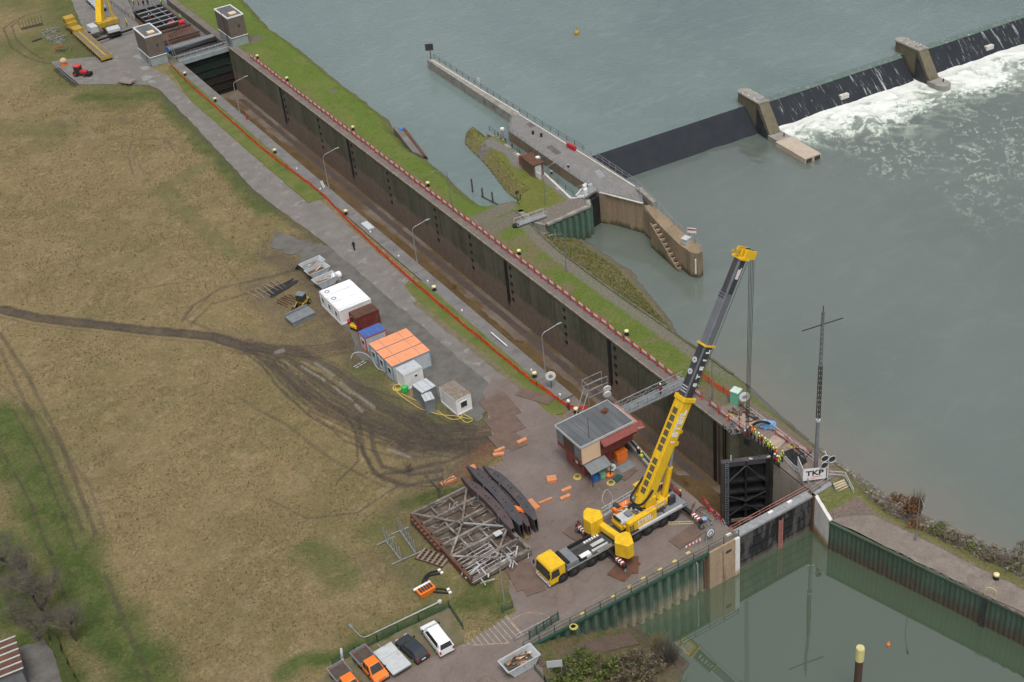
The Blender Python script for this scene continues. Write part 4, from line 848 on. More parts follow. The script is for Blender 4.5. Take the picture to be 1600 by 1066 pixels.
def lamp(P,h,d,label,group=None,reach=2.6):
    t=thing('street_lamp',label,'street lamp',P,d,group)
    MB().tube([(0,0,0),(0,0,1.2),(0,0,h-.9)],[.11,.09,.06],8).build('pole',M['steel'],t)
    pts=[(0,0,h-.9)]+[(reach*.28*(1-math.cos(a)),0,h-.9+.75*math.sin(a)) for a in (.4,.8,1.2,1.57)]+[(reach,0,h+.25)]
    MB().tube(pts,.05,6).build('arm',M['steel'],t)
    MB().box((reach+.3,0,h+.28),(.8,.26,.14)).build('lamp_head',M['steel'],t,bevel=.03); return t
GL='street lamps along the lock walkway'
L0=lamp(A(375,178,.05),7.2,-.05,'curved street lamp nearest the upper gate, beside a pink post box',GL)
for q,l in (((505,300),'curved street lamp second from the upper gate, with a small ladder at its foot'),((655,413),'curved street lamp level with the white containers across the path'),((850,585),'curved street lamp nearest the control building')):
    dup(L0,(75.75,A(*q).y,.05),-.05,l)
L0.location.x=75.75
GR='thin street lamps on the river strip'
_s=M['steel']; M['steel']=M['dgrey']; R0=lamp(A(706,325),7.4,math.pi-.3,'thin lamp on the grass edge of the small bay',GR,2.0); M['steel']=_s
for _k in R0.children: _k.scale=(.999,.999,1)
for q,a,l in (((853,322),-.1,'thin lamp on the islet grass by the small lock'),((885,425),math.pi,'thin lamp behind the low wall below the small lock'),((1113,625),math.pi/2,'thin lamp beside the orange net right of the crane boom')): dup(R0,A(*q),a,l)
dup(R0,A(1430,845,-1.4),-2.2,'lamp post standing beside the bare reddish shrub on the harbour footpath')
lamp(A(788,940),8.2,-1.5,'lamp post rising in front of the silted gate frame',None,2.0)
# fallen lamp lying on the meadow
a,b_=A(686,941,.15),A(575,994,.15); t=thing('fallen_lamp_post','long grey lamp post lying on the grass above the parked cars','street lamp',a,heading(a,b_)); L_=(b_-a).length
MB().tube([(0,0,0),(L_,0,0)],[.13,.07],8).build('pole',M['steel'],t); MB().tube([(L_,0,0),(L_+.5,-.1,0),(L_+.75,-.6,0),(L_+1.0,-2.1,0)],.06,6).build('arm',M['steel'],t); MB().box((L_+1.05,-2.5,.02),(.3,.8,.16),.1).build('lamp_head',M['dgrey'],t); MB().cyl((-.1,0,-.12),.25,.3,8).build('base_flange',M['cgrey'],t)
# red and white barriers
def barrier(l,g):
    t=thing('safety_barrier',l,'barrier',(0,0,0),0,g)
    mb=MB()
    for z in(.22,.98): mb.bar((0,-1,z),(0,1,z),.06)
    for y in(-1,-.5,0,.5,1): mb.bar((0,y,.22),(0,y,1),.05)
    mb.bb(-.02,-.95,.4,.02,.95,.48)
    mb.build('panel',M['red'],t); MB().bb(-.06,-.55,.55,-.03,.55,.95).build('reflector',M['white'],t)
    for y in(-.98,.98): MB().box((0,y,.06),(.3,.2,.1)).build('foot',M['red'],t)
    return t
GBR='red barriers with white reflectors along the river side of the lock'
r=random.Random(5); B0=barrier('red plastic barrier with a white reflector strip on the lock wall coping',GBR); k=0
y=275.5
while y>113.5:
    o=B0 if k==0 else dup(B0,(0,0,0)); o.location=(89.25+r.uniform(-.06,.06),y,.03); o.rotation_euler.z=r.uniform(-.05,.05); k+=1; y-=2.03
y=109.3
while y>104: o=dup(B0,(89.2+r.uniform(-.1,.1),y,.05),r.uniform(-.1,.1),'red plastic barrier on the brown platform beyond the footbridge','red barriers on the brown platform'); y-=2.1
for x_,y_,a in((89.2,111.5,0),(92.0,101.2,.1),(92.2,99.3,-.1),(92.3,97.4,.3)): dup(B0,(x_,y_,.05),a,'red plastic barrier on the brown platform beyond the footbridge' if x_<90 else 'red plastic barrier at the river edge behind the row of workers','red barriers on the brown platform' if x_<90 else 'red barriers behind the workers')
GC='red and white barriers around the crane edge'
for i,(q0,q1) in enumerate([((1044,760),(1055,770)),((1055,770),(1064,780)),((1098,785),(1108,797)),((1107,800),(1118,808)),((1116,806),(1126,815))]):
    a,b_=A(*q0),A(*q1); c=(a+b_)/2; o=dup(B0,(c.x,c.y,.05),heading(a,b_)-math.pi/2,'red and white barrier at the chamber edge behind the crane' if i<2 else 'red and white barrier at the corner of the stop log wall',GC if i<2 else 'barriers at the stop log corner',(1,max(.5,(b_-a).length/2),1))
# orange safety net
def net(name,pts,label,h=.8,seed=1):
    r=random.Random(seed); P=wires([(x,y,0) for x,y in pts],10); t=thing(name,label,'safety fence',P[0])
    mb=MB(); D=[]
    for p,q in zip(P[:-1],P[1:]):
        k=max(1,int((q-p).length/.45))
        for i in range(k): D.append(p.lerp(q,i/k))
    D.append(P[-1]); H=[h*(.72+.28*abs(math.sin(i*.21))+r.uniform(-.08,.05)) for i in range(len(D))]; off=[r.uniform(-.12,.12) for _ in D]
    for lv in (.12,.3,.42,.54,.66,.78,.9,1):
        for i in range(len(D)-1):
            a=D[i]+Vector((off[i]*lv,0,.06+H[i]*lv)); b_=D[i+1]+Vector((off[i+1]*lv,0,.06+H[i+1]*lv)); mb.bar(a,b_,.02,.07 if .35<lv<.95 else .035)
    for i in range(0,len(D)): mb.bar(D[i]+Vector((0,0,.1)),D[i]+Vector((off[i],0,.06+H[i])),.035,.02)
    W('net',mb,M['net'],t)
    for i in range(0,len(D),9): W('stake',MB().bar(D[i],D[i]+Vector((0,0,h+.15)),.05),M['rust'],t)
    return t
net('safety_net',px([(268,105),(300,137),(340,172),(400,226),(440,258),(500,303),(545,349),(620,420),(672,466),(720,507),(760,540),(820,590),(850,612),(893,640),(918,641)]),'long red orange mesh fence along the meadow side lock walkway')
net('safety_net',px([(1084,580),(1110,602),(1135,618),(1157,634)]),'short orange mesh fence on the grass right of the crane boom',1.1,2)
# ladders, plates and rods on the walkway
mb=MB(); c=A(572,354); mb.box((75.2,c.y,.09),(1.2,3.0,.06)); single('cover_plate',mb,M['silver'],'pale steel cover plate lying on the concrete lock walkway','cover plate')
for i,(q0,q1) in enumerate([((764,524),(790,545))]):
    a,b_=A(*q0),A(*q1); single('gauge_rod',MB().bar((74.8,a.y,.35),(74.8,b_.y,.35),.14),M['white'],'long white rod lying on the walkway opposite the orange containers','rod')
mb=MB(); c=A(505,292); 
for s_ in(-.15,.15): mb.bar((75.3+s_,c.y-.6,.06),(75.5+s_,c.y+.8,.9),.06)
for k in range(5): mb.bar((75.2+.04*k,c.y-.4+.28*k,.15+.16*k),(75.5+.04*k,c.y-.4+.28*k,.15+.16*k),.05)
single('small_ladder',mb,M['white'],'small white ladder leaning on the walkway by a street lamp','ladder')
mb=MB(); mb.cyl((75.7,A(380,190).y,.05),.15,1.1,8); single('marker_post',mb,M['red'],'pink red marker post at the foot of the uppermost lock lamp','post')
def round_signal(name,P,label,h=2.2,r_=.75,back=False,m=None,group=None,rz=-.4):
    t=thing(name,label,'signal',P,rz,group); MB().bar((0,0.12,0),(0,0.12,h),.09).build('post',M['dsteel'],t)
    MB().tube([(0,0,h),(0,-.08,h)],r_,18).build('disc',m or M['white'],t); d=MB().tube([(0,-.085,h),(0,-.12,h)],r_*.42,10); d.build('lens',M['steel'],t)
    for s_ in(-.5,.5): MB().bar((s_*.6,.1,0),(0,.12,h*.6),.05).build('brace',M['steel'],t)
    return t
round_signal('round_signal',A(862,607,.05),'round white signal disc on a tripod stand beside the lock walkway')
round_signal('round_signal',A(1163,640,.05),'round white signal disc beside the green toilet cabin',2.2)
round_signal('round_signal',A(957,744,.05),'round white signal disc against the control building wall',1.5,.55)
# ---------------------------------------------------------------- footbridge
t=thing('footbridge','narrow grey steel lattice footbridge crossing the drained chamber from the control building','footbridge',(82,118,1))
y0,y1,zb=116.6,118.3,1.3
mb=MB(); mb.bb(74.5,y0,zb-.08,89.3,y1,zb); W('deck',mb,M['dgrey'],t)
for yy in(y0,y1):
    mb=MB(); mb.bar((74.5,yy,zb),(89.3,yy,zb),.12,.25); mb.bar((74.5,yy,zb+1.15),(89.3,yy,zb+1.15),.1)
    xs=np.linspace(74.5,89.3,11)
    for i in range(10):
        mb.bar((xs[i],yy,zb),(xs[i],yy,zb+1.15),.06); a,b_=(0,1.15) if i%2 else (1.15,0); mb.bar((xs[i],yy,zb+a),(xs[i+1],yy,zb+b_),.05)
        mb.bar((xs[i],yy,zb+.55),(xs[i+1],yy,zb+.55),.04)
    W('truss_side',mb,M['steel'],t)
mb=MB()
for i in range(5): mb.box((89.6+.28*i,117.4,1.1-.25*i),(.28,1.4,.06))
W('steps',mb,M['steel'],t)
# ---------------------------------------------------------------- control building
RP=[A(*q,6.0) for q in [(866.8,665),(949,625.3),(990,658.6),(906,698.5)]]; c=sum(RP,Vector())/4; bx,by=(RP[1]-RP[0]).length,(RP[2]-RP[1]).length; hd=heading(RP[0],RP[1])
print('BLDG',c,bx,by,hd)
t=thing('control_building','two storey red brown lock control building with a flat grey roof','building',(c.x,c.y,0),hd)
hx,hy=bx/2,by/2
mb=MB(); mb.bb(-hx+1.0,-hy+1.1,0,hx-.9,hy-.6,2.9); mb.build('ground_floor',M['brickred'],t)
mb=MB(); mb.bb(-hx+.12,-hy+.15,2.9,hx-.12,hy-.15,5.7); mb.build('upper_floor',M['brick'],t)
mb=MB(); mb.bb(-hx+.1,-hy+.1,5.72,hx-.1,hy-.1,5.95); rf=mb.build('roof',M['roofgrey'],t)
mb=MB()
for a in(-1,1): mb.bb(-hx,a*hy-.04,5.7,hx,a*hy+.04,6.05); mb.bb(a*hx-.04,-hy+.042,5.7,a*hx+.04,hy-.042,6.05)
mb.build('roof_edge',M['silver'],rf)
mb=MB()
for k in range(1,8): mb.bb(-hx+.1+k*(bx-.2)/8,-hy+.1,5.95,-hx+.16+k*(bx-.2)/8,hy-.1,5.965)
mb.build('felt_seam',mat('felt_seam',(.085,.09,.095),rough=.9),rf)
mb=MB(); mb.box((hx-1.9,hy-1.9,6.2),(.55,.55,.5),.3); mb.build('chimney',M['brickred'],rf); MB().box((hx-1.75,hy-2.05,6.5),(.7,.6,.07),.3).build('chimney_cap',M['rust'],rf)
MB().bar((-hx+2.0,-hy+.9,5.95),(-hx+2.0,-hy+.9,9.2),.05).build('aerial',M['rust'],t)
# west side: grey panels and dark red between; south side: plywood, sloped canopy, ribbon window
for a,b_,m in((-hy+.2,-hy+1.5,'dgrey'),(-hy+1.55,hy-1.75,'glass'),(hy-1.7,hy-.25,'dgrey')):
    mb=MB(); mb.bb(-hx+.05,a,3.7,-hx+.115,b_,5.55); mb.build('window' if m=='glass' else 'panel',mat('brown_blinds',(.11,.055,.04),(.08,.045,.035),2,.5) if m=='glass' else M['dgrey'],t)
mb=MB(); mb.bb(-hx+.15,-hy+.02,3.05,-hx+3.0,-hy+.14,5.6); mb.build('plywood_board',M['woodpale'],t)
mb=MB(); mb.bb(-hx+3.05,-hy+.05,4.05,hx-.15,-hy+.145,4.9); g_=mb.build('ribbon_window',M['glass'],t)
mb=MB()
for k in range(5): x=-hx+3.05+k*(bx-3.2)/5; mb.bb(x,-hy,4.05,x+.09,-hy+.045,4.9)
mb.build('window_bar',M['brick'],g_)
mb=MB(); x0,x1=-hx+3.0,hx+1.1; mb.hexa([(x0,-hy-.9,4.95),(x1,-hy-.9,4.95),(x1,-hy+.02,5.5),(x0,-hy+.02,5.5),(x0,-hy-.9,5.05),(x1,-hy-.9,5.05),(x1,-hy+.02,5.6),(x0,-hy+.02,5.6)]); mb.build('canopy',M['brick'],t)
mb=MB(); mb.hexa([(hx+.02,-hy-.9,4.95),(hx+1.1,-hy-.9,4.95),(hx+1.1,hy-.5,4.95),(hx+.02,hy-.5,4.95),(hx+.02,-hy-.9,5.3),(hx+1.1,-hy-.9,5.05),(hx+1.1,hy-.5,5.05),(hx+.02,hy-.5,5.3)]); mb.build('side_canopy',mat('salmon_edge',(.45,.22,.17),rough=.7),t)
mb=MB(); mb.bb(hx-.1,-hy+.5,3.4,hx+.7,hy-.8,4.94); mb.build('bay_window',M['glass'],t)
mb=MB(); mb.hexa([(-hx+.4,-hy-1.5,2.2),(-hx+3.6,-hy-1.5,2.2),(-hx+3.6,-hy+.13,2.75),(-hx+.4,-hy+.13,2.75),(-hx+.4,-hy-1.5,2.28),(-hx+3.6,-hy-1.5,2.28),(-hx+3.6,-hy+.13,2.83),(-hx+.4,-hy+.13,2.83)]); mb.build('porch_roof',M['dgrey'],t)
for x in(-hx+.6,-hx+3.4): MB().bar((x,-hy-1.35,0),(x,-hy-1.35,2.25),.09).build('porch_post',M['dsteel'],t)
mb=MB(); mb.bb(-hx+.9,-1.2,1.0,-hx+.99,.6,2.0); mb.build('window',M['glass'],t); MB().bb(-hx+.85,-.6,1.3,-hx+.89,-.1,1.8).build('notice',M['white'],t)
mb=MB(); mb.bb(-hx+4.0,-hy+1.0,.1,-hx+4.9,-hy+1.08,2.2); mb.build('door',M['brick'],t)
def wb(lx,ly,z=0): return Vector((c.x+lx*math.cos(hd)-ly*math.sin(hd),c.y+lx*math.sin(hd)+ly*math.cos(hd),z))
o=single('orange_locker',MB().box((0,0,.85),(1.7,.8,1.7)).box((0,-.42,.85),(1.6,.05,.06)),M['orangep'],'bright orange locker standing against the control building','locker',bevel=.04); o.location=wb(hx-1.9,-hy+.6); o.rotation_euler.z=hd
CB=c.copy()
for i,(lx,ly,m,l,n,ct) in enumerate([(-hx+1.6,-hy-.4,'bluep','blue drum under the porch of the control building','drum','drum'),(-hx+2.7,-hy-.5,'mint','turquoise tank under the porch of the control building','tank','tank')]):
    o=single(n,MB().tube([(0,0,0),(0,0,.1),(0,0,.9),(0,0,1)],[.4,.48,.48,.3],10),M[m],l,ct); o.location=wb(lx,ly)
def coil(P,R,m,label,n=3):
    t=MB()
    for k in range(n): t.torus((random.uniform(-.06,.06),random.uniform(-.06,.06),.05+k*.08),R-.05*k,.055,16,5)
    o=t.build('hose_coil',m); o.location=P; return tag(o,label,'hose coil')
HY=mat('hose_yellow',(.62,.5,.12),(.5,.42,.12),3,.7)
coil(A(902,746,.03),.5,HY,'yellow hose coil beside the southwest corner of the control building'); coil(A(955,755,.03),.5,HY,'yellow hose coil on the yard below the orange sack'); coil(A(1141,653,.06),.55,HY,'yellow white hose coil on the brown platform by the green toilet'); coil(A(1238,697,.06),.5,HY,'yellow hose coil on the platform beyond the row of workers'); coil(wb(-hx+3.9,-hy-.6,.1),.55,M['steel'],'grey hose coil beside the porch of the control building')
coil(A(896,980,.08),.45,HY,'yellow coil hanging at the railing of the quay walkway')
o=single('orange_sack',MB().sphere((0,0,.3),.6,10,.6),M['hio'],'crumpled bright orange sack on the yard south of the control building','sack'); o.location=A(952,744,0)
o=single('green_net_heap',MB().box((0,0,.15),(1.5,1.0,.3),.3,.7),M['greenp'],'small dark green heap on the yard beside the orange sack','netting'); o.location=A(965,748,.03)
o=single('floor_plate',MB().box((0,0,.06),(2.4,1.5,.06),.05),M['dgrey'],'dark rectangular plate on the yard south of the control building','plate'); o.location=A(978,730,.03)
o=single('floor_board',MB().box((0,0,.07),(2.6,.8,.08),.25),M['mat'],'brown board lying beside the dark plate south of the control building','board'); o.location=A(983,742,.03)
# concrete parapet and railings at the chamber edge by the building, light mast on roof corner
t=thing('stair_parapet','low grey concrete stair parapet at the chamber edge beside the control building','parapet',A(995,710)); a,b_=A(975,690),A(1030,752); mb=MB(); mb.bar(a+Vector((0,0,.4)),b_+Vector((0,0,.4)),.3,.8); mb.bar(a+Vector((.9,1.0,.3)),b_+Vector((.9,1,.3)),.25,.6); W('wall',mb,M['conc'],t)
t=thing('signal_frame','white steel frame platform with lock signals behind the control building','signal frame',A(940,640)); a=A(921,640); 
mb=MB()
for q in((0,0),(3.2,0),(3.2,1.4),(0,1.4)): mb.bar((a.x+q[0],a.y+q[1],0),(a.x+q[0],a.y+q[1],4.2),.09)
for z in(2,3.1,4.2): 
    mb.bar((a.x,a.y,z),(a.x+3.2,a.y,z),.07); mb.bar((a.x,a.y+1.4,z),(a.x+3.2,a.y+1.4,z),.07); mb.bar((a.x,a.y,z),(a.x,a.y+1.4,z),.07)
mb.bar((a.x,a.y,3),(a.x-2.2,a.y-1,.2),.09); mb.bar((a.x,a.y+1,3),(a.x-2.2,a.y,.2),.09)
W('frame',mb,M['steel'],t)
p=A(948,612,5.5); mb=MB(); mb.bar((p.x,p.y,0),(p.x,p.y,5),.12); W('mast',mb,M['steel'],t)
for k in range(2): W('signal_disc',MB().tube([(p.x,p.y-.1,6.1-k*.95),(p.x-.04,p.y-.22,6.07-k*.95)],.55,16),M['white'],t)
for qq,l in (((884,640),'white capped post where the mesh fence turns to the building'),):
    c_=A(889,641); t=thing('white_lamp_post',l,'post',c_); MB().cyl((0,0,0),.14,1.4,8).build('post',M['rust'],t); MB().sphere((0,0,1.6),.28,8).build('lamp',M['white'],t)
P_=[(88.9,86.6),(92.2,84.4),(93.6,78),(94.9,72),(97.8,60),(105.6,30),(102.15,30),(93.8,62.8),(87.5,86.8)]
sheet('harbour_footpath',rag(P_,.12,1.2,12),-1.32,mat('brown_footpath',(.185,.158,.135),(.15,.125,.105),.6,.85,c3=(.22,.19,.165),s3=.4,fine=8))
# ---------------------------------------------------------------- containers and skips
def pbox(corners,z):
    P=[A(*q,z) for q in corners]; c=sum(P,Vector())/4; u=((P[1]-P[0])+(P[2]-P[3]))/2; v=((P[3]-P[0])+(P[2]-P[1]))/2
    return Vector((c.x,c.y,0)),u.length,v.length,math.atan2(u.y,u.x)
def container(c,L,Wd,rz,h,label,roof,wall,trim,group=None,ribs=False,wins=(),name='site_container',cat='container',face=-1):
    t=thing(name,label,cat,c,rz,group); MB().box((0,0,h/2+.05),(L-.1,Wd-.1,h-.2)).build('wall',wall,t)
    mb=MB(); mb.box((0,0,h),(L-.04,Wd-.04,.12)); rf=mb.build('roof',roof,t)
    if ribs:
        mb=MB(); k=int(L/.33)
        for i in range(k): mb.box((-L/2+.2+i*(L-.4)/(k-1),0,h+.08),(.09,Wd-.2,.05))
        mb.build('roof_rib',roof,rf)
    if not ribs:
        for u in(-.25,.25): MB().box((u*L,0,h+.065),(.05,Wd-.2,.02)).build('roof_seam',M['dgrey'],rf)
    mb=MB()
    for a in(-1,1):
        for b_ in(-1,1): mb.box((a*(L/2-.07),b_*(Wd/2-.07),h/2),(.16,.16,h-.02))
        mb.box((0,a*(Wd/2-.06),h-.06),(L-.3,.14,.17)); mb.box((a*(L/2-.06),0,h-.06),(.14,Wd-.3,.17)); mb.box((0,a*(Wd/2-.06),.1),(L-.3,.14,.18)); mb.box((a*(L/2-.06),0,.1),(.14,Wd-.3,.18))
    mb.build('frame',trim,t)
    for side,u,w_,z0,z1,m in wins:
        mb=MB()
        if side in 'SN': s_=-1 if side=='S' else 1; mb.box((u,s_*(Wd/2-.02),(z0+z1)/2),(w_,.08,z1-z0)); fr=(w_+.16,.07,z1-z0+.16); pc=(u,s_*(Wd/2-.03),(z0+z1)/2)
        else: s_=-1 if side=='W' else 1; mb.box((s_*(L/2-.02),u,(z0+z1)/2),(.08,w_,z1-z0)); fr=(.07,w_+.16,z1-z0+.16); pc=(s_*(L/2-.03),u,(z0+z1)/2)
        w2=mb.build('door' if z1>1.9 and z0<.3 else 'window',m,t); MB().box(pc,fr).build('door_frame' if z0<.3 else 'window_frame',M['white'],w2)
    return t
c,L,Wd,rz=pbox([(576,537),(632,514),(675,548),(612,575)],2.7)
ux=Vector((math.cos(rz),math.sin(rz),0)); vy=Vector((-ux.y,ux.x,0)); sgn=1 if vy.dot(A(612,575,2.7)-A(576,537,2.7))>0 else -1
print('ORANGE',c,L,Wd,rz,sgn)
lab=['orange roofed site cabin next to the blue roofed one','middle one of three orange roofed site cabins','orange roofed site cabin nearest the camera, by the ribbed white container']
Wd=7.6
for i in range(3):
    cc=c+vy*sgn*(i-1)*(Wd/3)
    container(cc,L,Wd/3-.16,rz,2.75,lab[i],M['orange'],M['cgrey'],M['cblue'] if i<2 else M['cblue'],'orange roofed site cabins',wins=[('W',-.1,.9,1.1,1.95,M['glass'])]+([('W',.85,.5,.25,2.1,M['cblue'])] if i==1 else []))
e=A(678,580,0); 
c,L2,W2_,rz2=pbox([(502,455),(547,435),(575,470),(530,487)],2.6); Wd=7.4; print('WHITE',c,L2,W2_,rz2)
lab=['white sheeted site cabin beside the skips','middle white sheeted site cabin with a black ring vent','white sheeted site cabin beside the rusty container']
for i in range(3):
    cc=c+vy*sgn*(i-1)*(Wd/3)
    t=container(cc,5.5,Wd/3-.12,rz,2.6,lab[i],M['tarp'],M['white'],M['tarp'],'white sheeted site cabins',wins=[('W',.2,.8,1.1,1.9,M['dgrey'])])
    MB().extr([(-2.7,2.66),(2.7,2.66),(2.55,2.84),(-2.55,2.84)],-Wd/6+.25,Wd/6-.25).build('roof_sheet',M['tarp'],t)
    if i<2: MB().torus((-1.9,-.1,2.88),.36,.05,14,5).build('ring_vent',M['dsteel'],t)
c,L,Wd,rz3=pbox([(547,487),(578,475),(585,490),(556,502)],2.5); container(c+Vector((.3,.3,0)),4.0,2.4,rz,2.5,'rusty brown red storage container behind the yellow mini excavator',M['rust'],M['dred'],M['dred'],ribs=True,name='storage_container')
c,L,Wd,rz3=pbox([(562,518),(589,507),(601,518),(573,528)],2.6); container(c,3.6,2.3,rz,2.7,'small site cabin with a blue roof and red edges',M['blue'],M['cgrey'],mat('red_trim',(.5,.09,.06),rough=.6),wins=[('W',-.2,.8,1.1,1.9,M['glass'])])
c,L,Wd,rz3=pbox([(617,573),(643,563),(660,577),(634,586)],2.7); container(c,3.1,2.3,rz+.05,2.7,'white container with a ribbed grey roof beside the orange roofs',M['cgrey'],M['white'],M['white'],ribs=True,wins=[('S',.4,.35,1.6,1.95,M['glass'])],name='storage_container')
c,L,Wd,rz3=pbox([(643,602),(665,591),(683,605),(659,617)],2.4); container(c,2.4,2.6,rz3,2.5,'taller plain grey steel box between the white container and the office cabin',M['cgrey'],M['dgrey'],M['dgrey'],name='equipment_container')
c,L,Wd,rz3=pbox([(657,616),(672,612),(680,625),(665,630)],2.1); container(c,1.5,1.9,rz3,2.2,'low narrow grey steel box in front of the taller grey box',M['cgrey'],M['dgrey'],M['dgrey'],name='equipment_container')
c,L,Wd,rz3=pbox([(688,606),(709,596),(733,614),(711,625)],2.6); container(c,2.5,4.3,rz3,2.6,'white office cabin with a dirty ribbed roof and a dark front window',M['plank'],M['white'],M['white'],ribs=True,wins=[('S',0,1.0,1.0,1.9,M['glass'])],name='site_office')
def skip(c,rz,L,Wd,h,label,m,inner,load=None,group=None,mload=None):
    t=thing('skip',label,'skip',c,rz,group); mb=MB()
    o0=[(-L/2,-Wd/2),(L/2,-Wd/2),(L/2,Wd/2),(-L/2,Wd/2)]; i0=[(x*.62,y*.9) for x,y in o0]; o1=[(x*.955,y*.93) for x,y in o0]; i1=[(x*.6,y*.86) for x,y in o0]
    V=[(x,y,h) for x,y in o0]+[(x,y,.12) for x,y in i0]+[(x,y,h) for x,y in o1]+[(x,y,.22) for x,y in i1]
    mb.add(V,[(i,i+4,(i+1)%4+4,(i+1)%4) for i in range(4)]+[(4,7,6,5)]+[(i,(i+1)%4,(i+1)%4+8,i+8) for i in range(4)]+[(i+8,(i+1)%4+8,(i+1)%4+12,i+12) for i in range(4)]+[(12,13,14,15)])
    mb.build('tub',m,t)
    mb=MB()
    for a in(-1,1):
        mb.bar((-L/2,a*Wd/2,h),(L/2,a*Wd/2,h),.1,.12); mb.bar((a*L/2,-Wd/2,h),(a*L/2,Wd/2,h),.1,.12)
        for x in(-L*.22,L*.22): mb.bar((x,a*Wd*.455,.2),(x,a*Wd*.49,h),.1)
    mb.build('rim',m,t)
    for a in(-1,1): MB().tube([(0,a*Wd*.49,h*.75),(0,a*(Wd*.5+.12),h*.75)],.07,6).build('lifting_lug',M['steel'],t)
    r=random.Random(int(abs(c[0])*7+abs(c[1])))
    mb=MB(); mb.add([(x*.72 if abs(x)>0 else x,y*.86,h*.55+r.uniform(-.1,.15)) for x,y in [(-L/2,-Wd/2),(0,-Wd/2),(L/2,-Wd/2),(L/2,Wd/2),(0,Wd/2),(-L/2,Wd/2)]],[(0,1,4,5),(1,2,3,4)]); mb.build('fill',inner,t)
    if load:
        for k in range(load):
            a=r.uniform(-.5,.5); x,y=r.uniform(-L*.22,L*.22),r.uniform(-Wd*.3,Wd*.3); l=r.uniform(.8,1.8); mb=MB(); z=h*.62+r.uniform(0,.35)
            mb.bar((x-l/2*math.cos(a),y-l/2*math.sin(a),z),(x+l/2*math.cos(a),y+l/2*math.sin(a),z+r.uniform(-.15,.2)),r.uniform(.12,.25),.05); mb.build('scrap_board',r.choice([M['wood'],M['woodpale'],M['plank'],M['bark']]),t)
    return t
skip(Vector((*A(812,1035,.8)[:2],0)),rz+.02,4.2,2.1,1.5,'grey skip full of scrap timber at the road by the slipway',M['silver'],M['bark'],16)
for q,w_,l,m,inn,ln in (((488,413),1,'grey skip farthest from the white cabins','cgrey','dgrey',4.0),((496,423),1,'skip with rusty brown load between two grey skips','silver','rust',3.8),((508,437),1,'grey blue skip touching the white sheeted cabins','cgrey','dgrey',3.9)):
    c=A(*q,1); skip(Vector((c.x,c.y,0)),rz+.1,ln,2.0,1.4,l,M[m],M[inn],3,'row of skips by the white cabins')
t=MB().tube([(-.9,0,.7),(-.7,0,.7),(.7,0,.7),(.9,0,.7)],[.3,.6,.6,.3],12).bb(-.6,-.4,0,.6,.4,.2); o=single('water_tank',t,M['white'],'rounded white water tank between the skips and the white cabins','tank'); o.location=A(526,434,.3)*1; o.location.z=0; o.rotation_euler.z=rz
a=A(469,420,0); t=MB(); r=random.Random(9)
for k in range(7): t.bar((r.uniform(-.9,.9),r.uniform(-.6,.6),.2+.08*k),(r.uniform(-.9,.9),r.uniform(-.6,.6),.25+.08*k),.16)
o=single('scrap_heap',t,M['dsteel'],'heap of dark scrap steel left of the skips','scrap'); o.location=a
# orange skip with hoses on the meadow
c=A(666,926,0); t=thing('hose_bin','small orange bin full of couplings with black hoses lying beside it','bin',c,rz+.05)
mb=MB(); mb.box((0,0,.35),(1.9,1.1,.7),0,1.12); mb.build('bin',M['orangep'],t); MB().box((-.1,.62,.72),(2.3,.3,.12)).build('lid',M['white'],t)
mb=MB()
for k in range(5): mb.tube([(-.7+.35*k,-.35,.78),(-.7+.35*k,.35,.8)],.13,6)
mb.build('couplings',M['dsteel'],t)
for k,pts in enumerate([[(668,926),(660,915),(664,902),(672,895),(684,892)],[(670,922),(666,910),(670,900),(688,896)],[(672,920),(688,920),(698,922)],[(672,924),(690,926),(701,927)]]):
    P=wires([A(*q,.12) for q in pts],5); o=single('black_hose',MB().tube(P,.12,6),M['black'],['longest black hose curling away from the orange bin','black hose lying inside the longest hose curve by the orange bin','upper black hose running right of the orange bin','lower black hose running right of the orange bin'][k],'hose')
    o2=MB().tube([P[-1],P[-1]+Vector((.35,0,0))],.17,8); W('coupling',o2,M['white'],o)
c=A(534,1024,0); single('pipe_piece',MB().tube([A(535,1032,.12),A(533,1014,.12)],.16,8),M['cgrey'],'short grey pipe lying in the green verge left of the orange pickups','pipe')
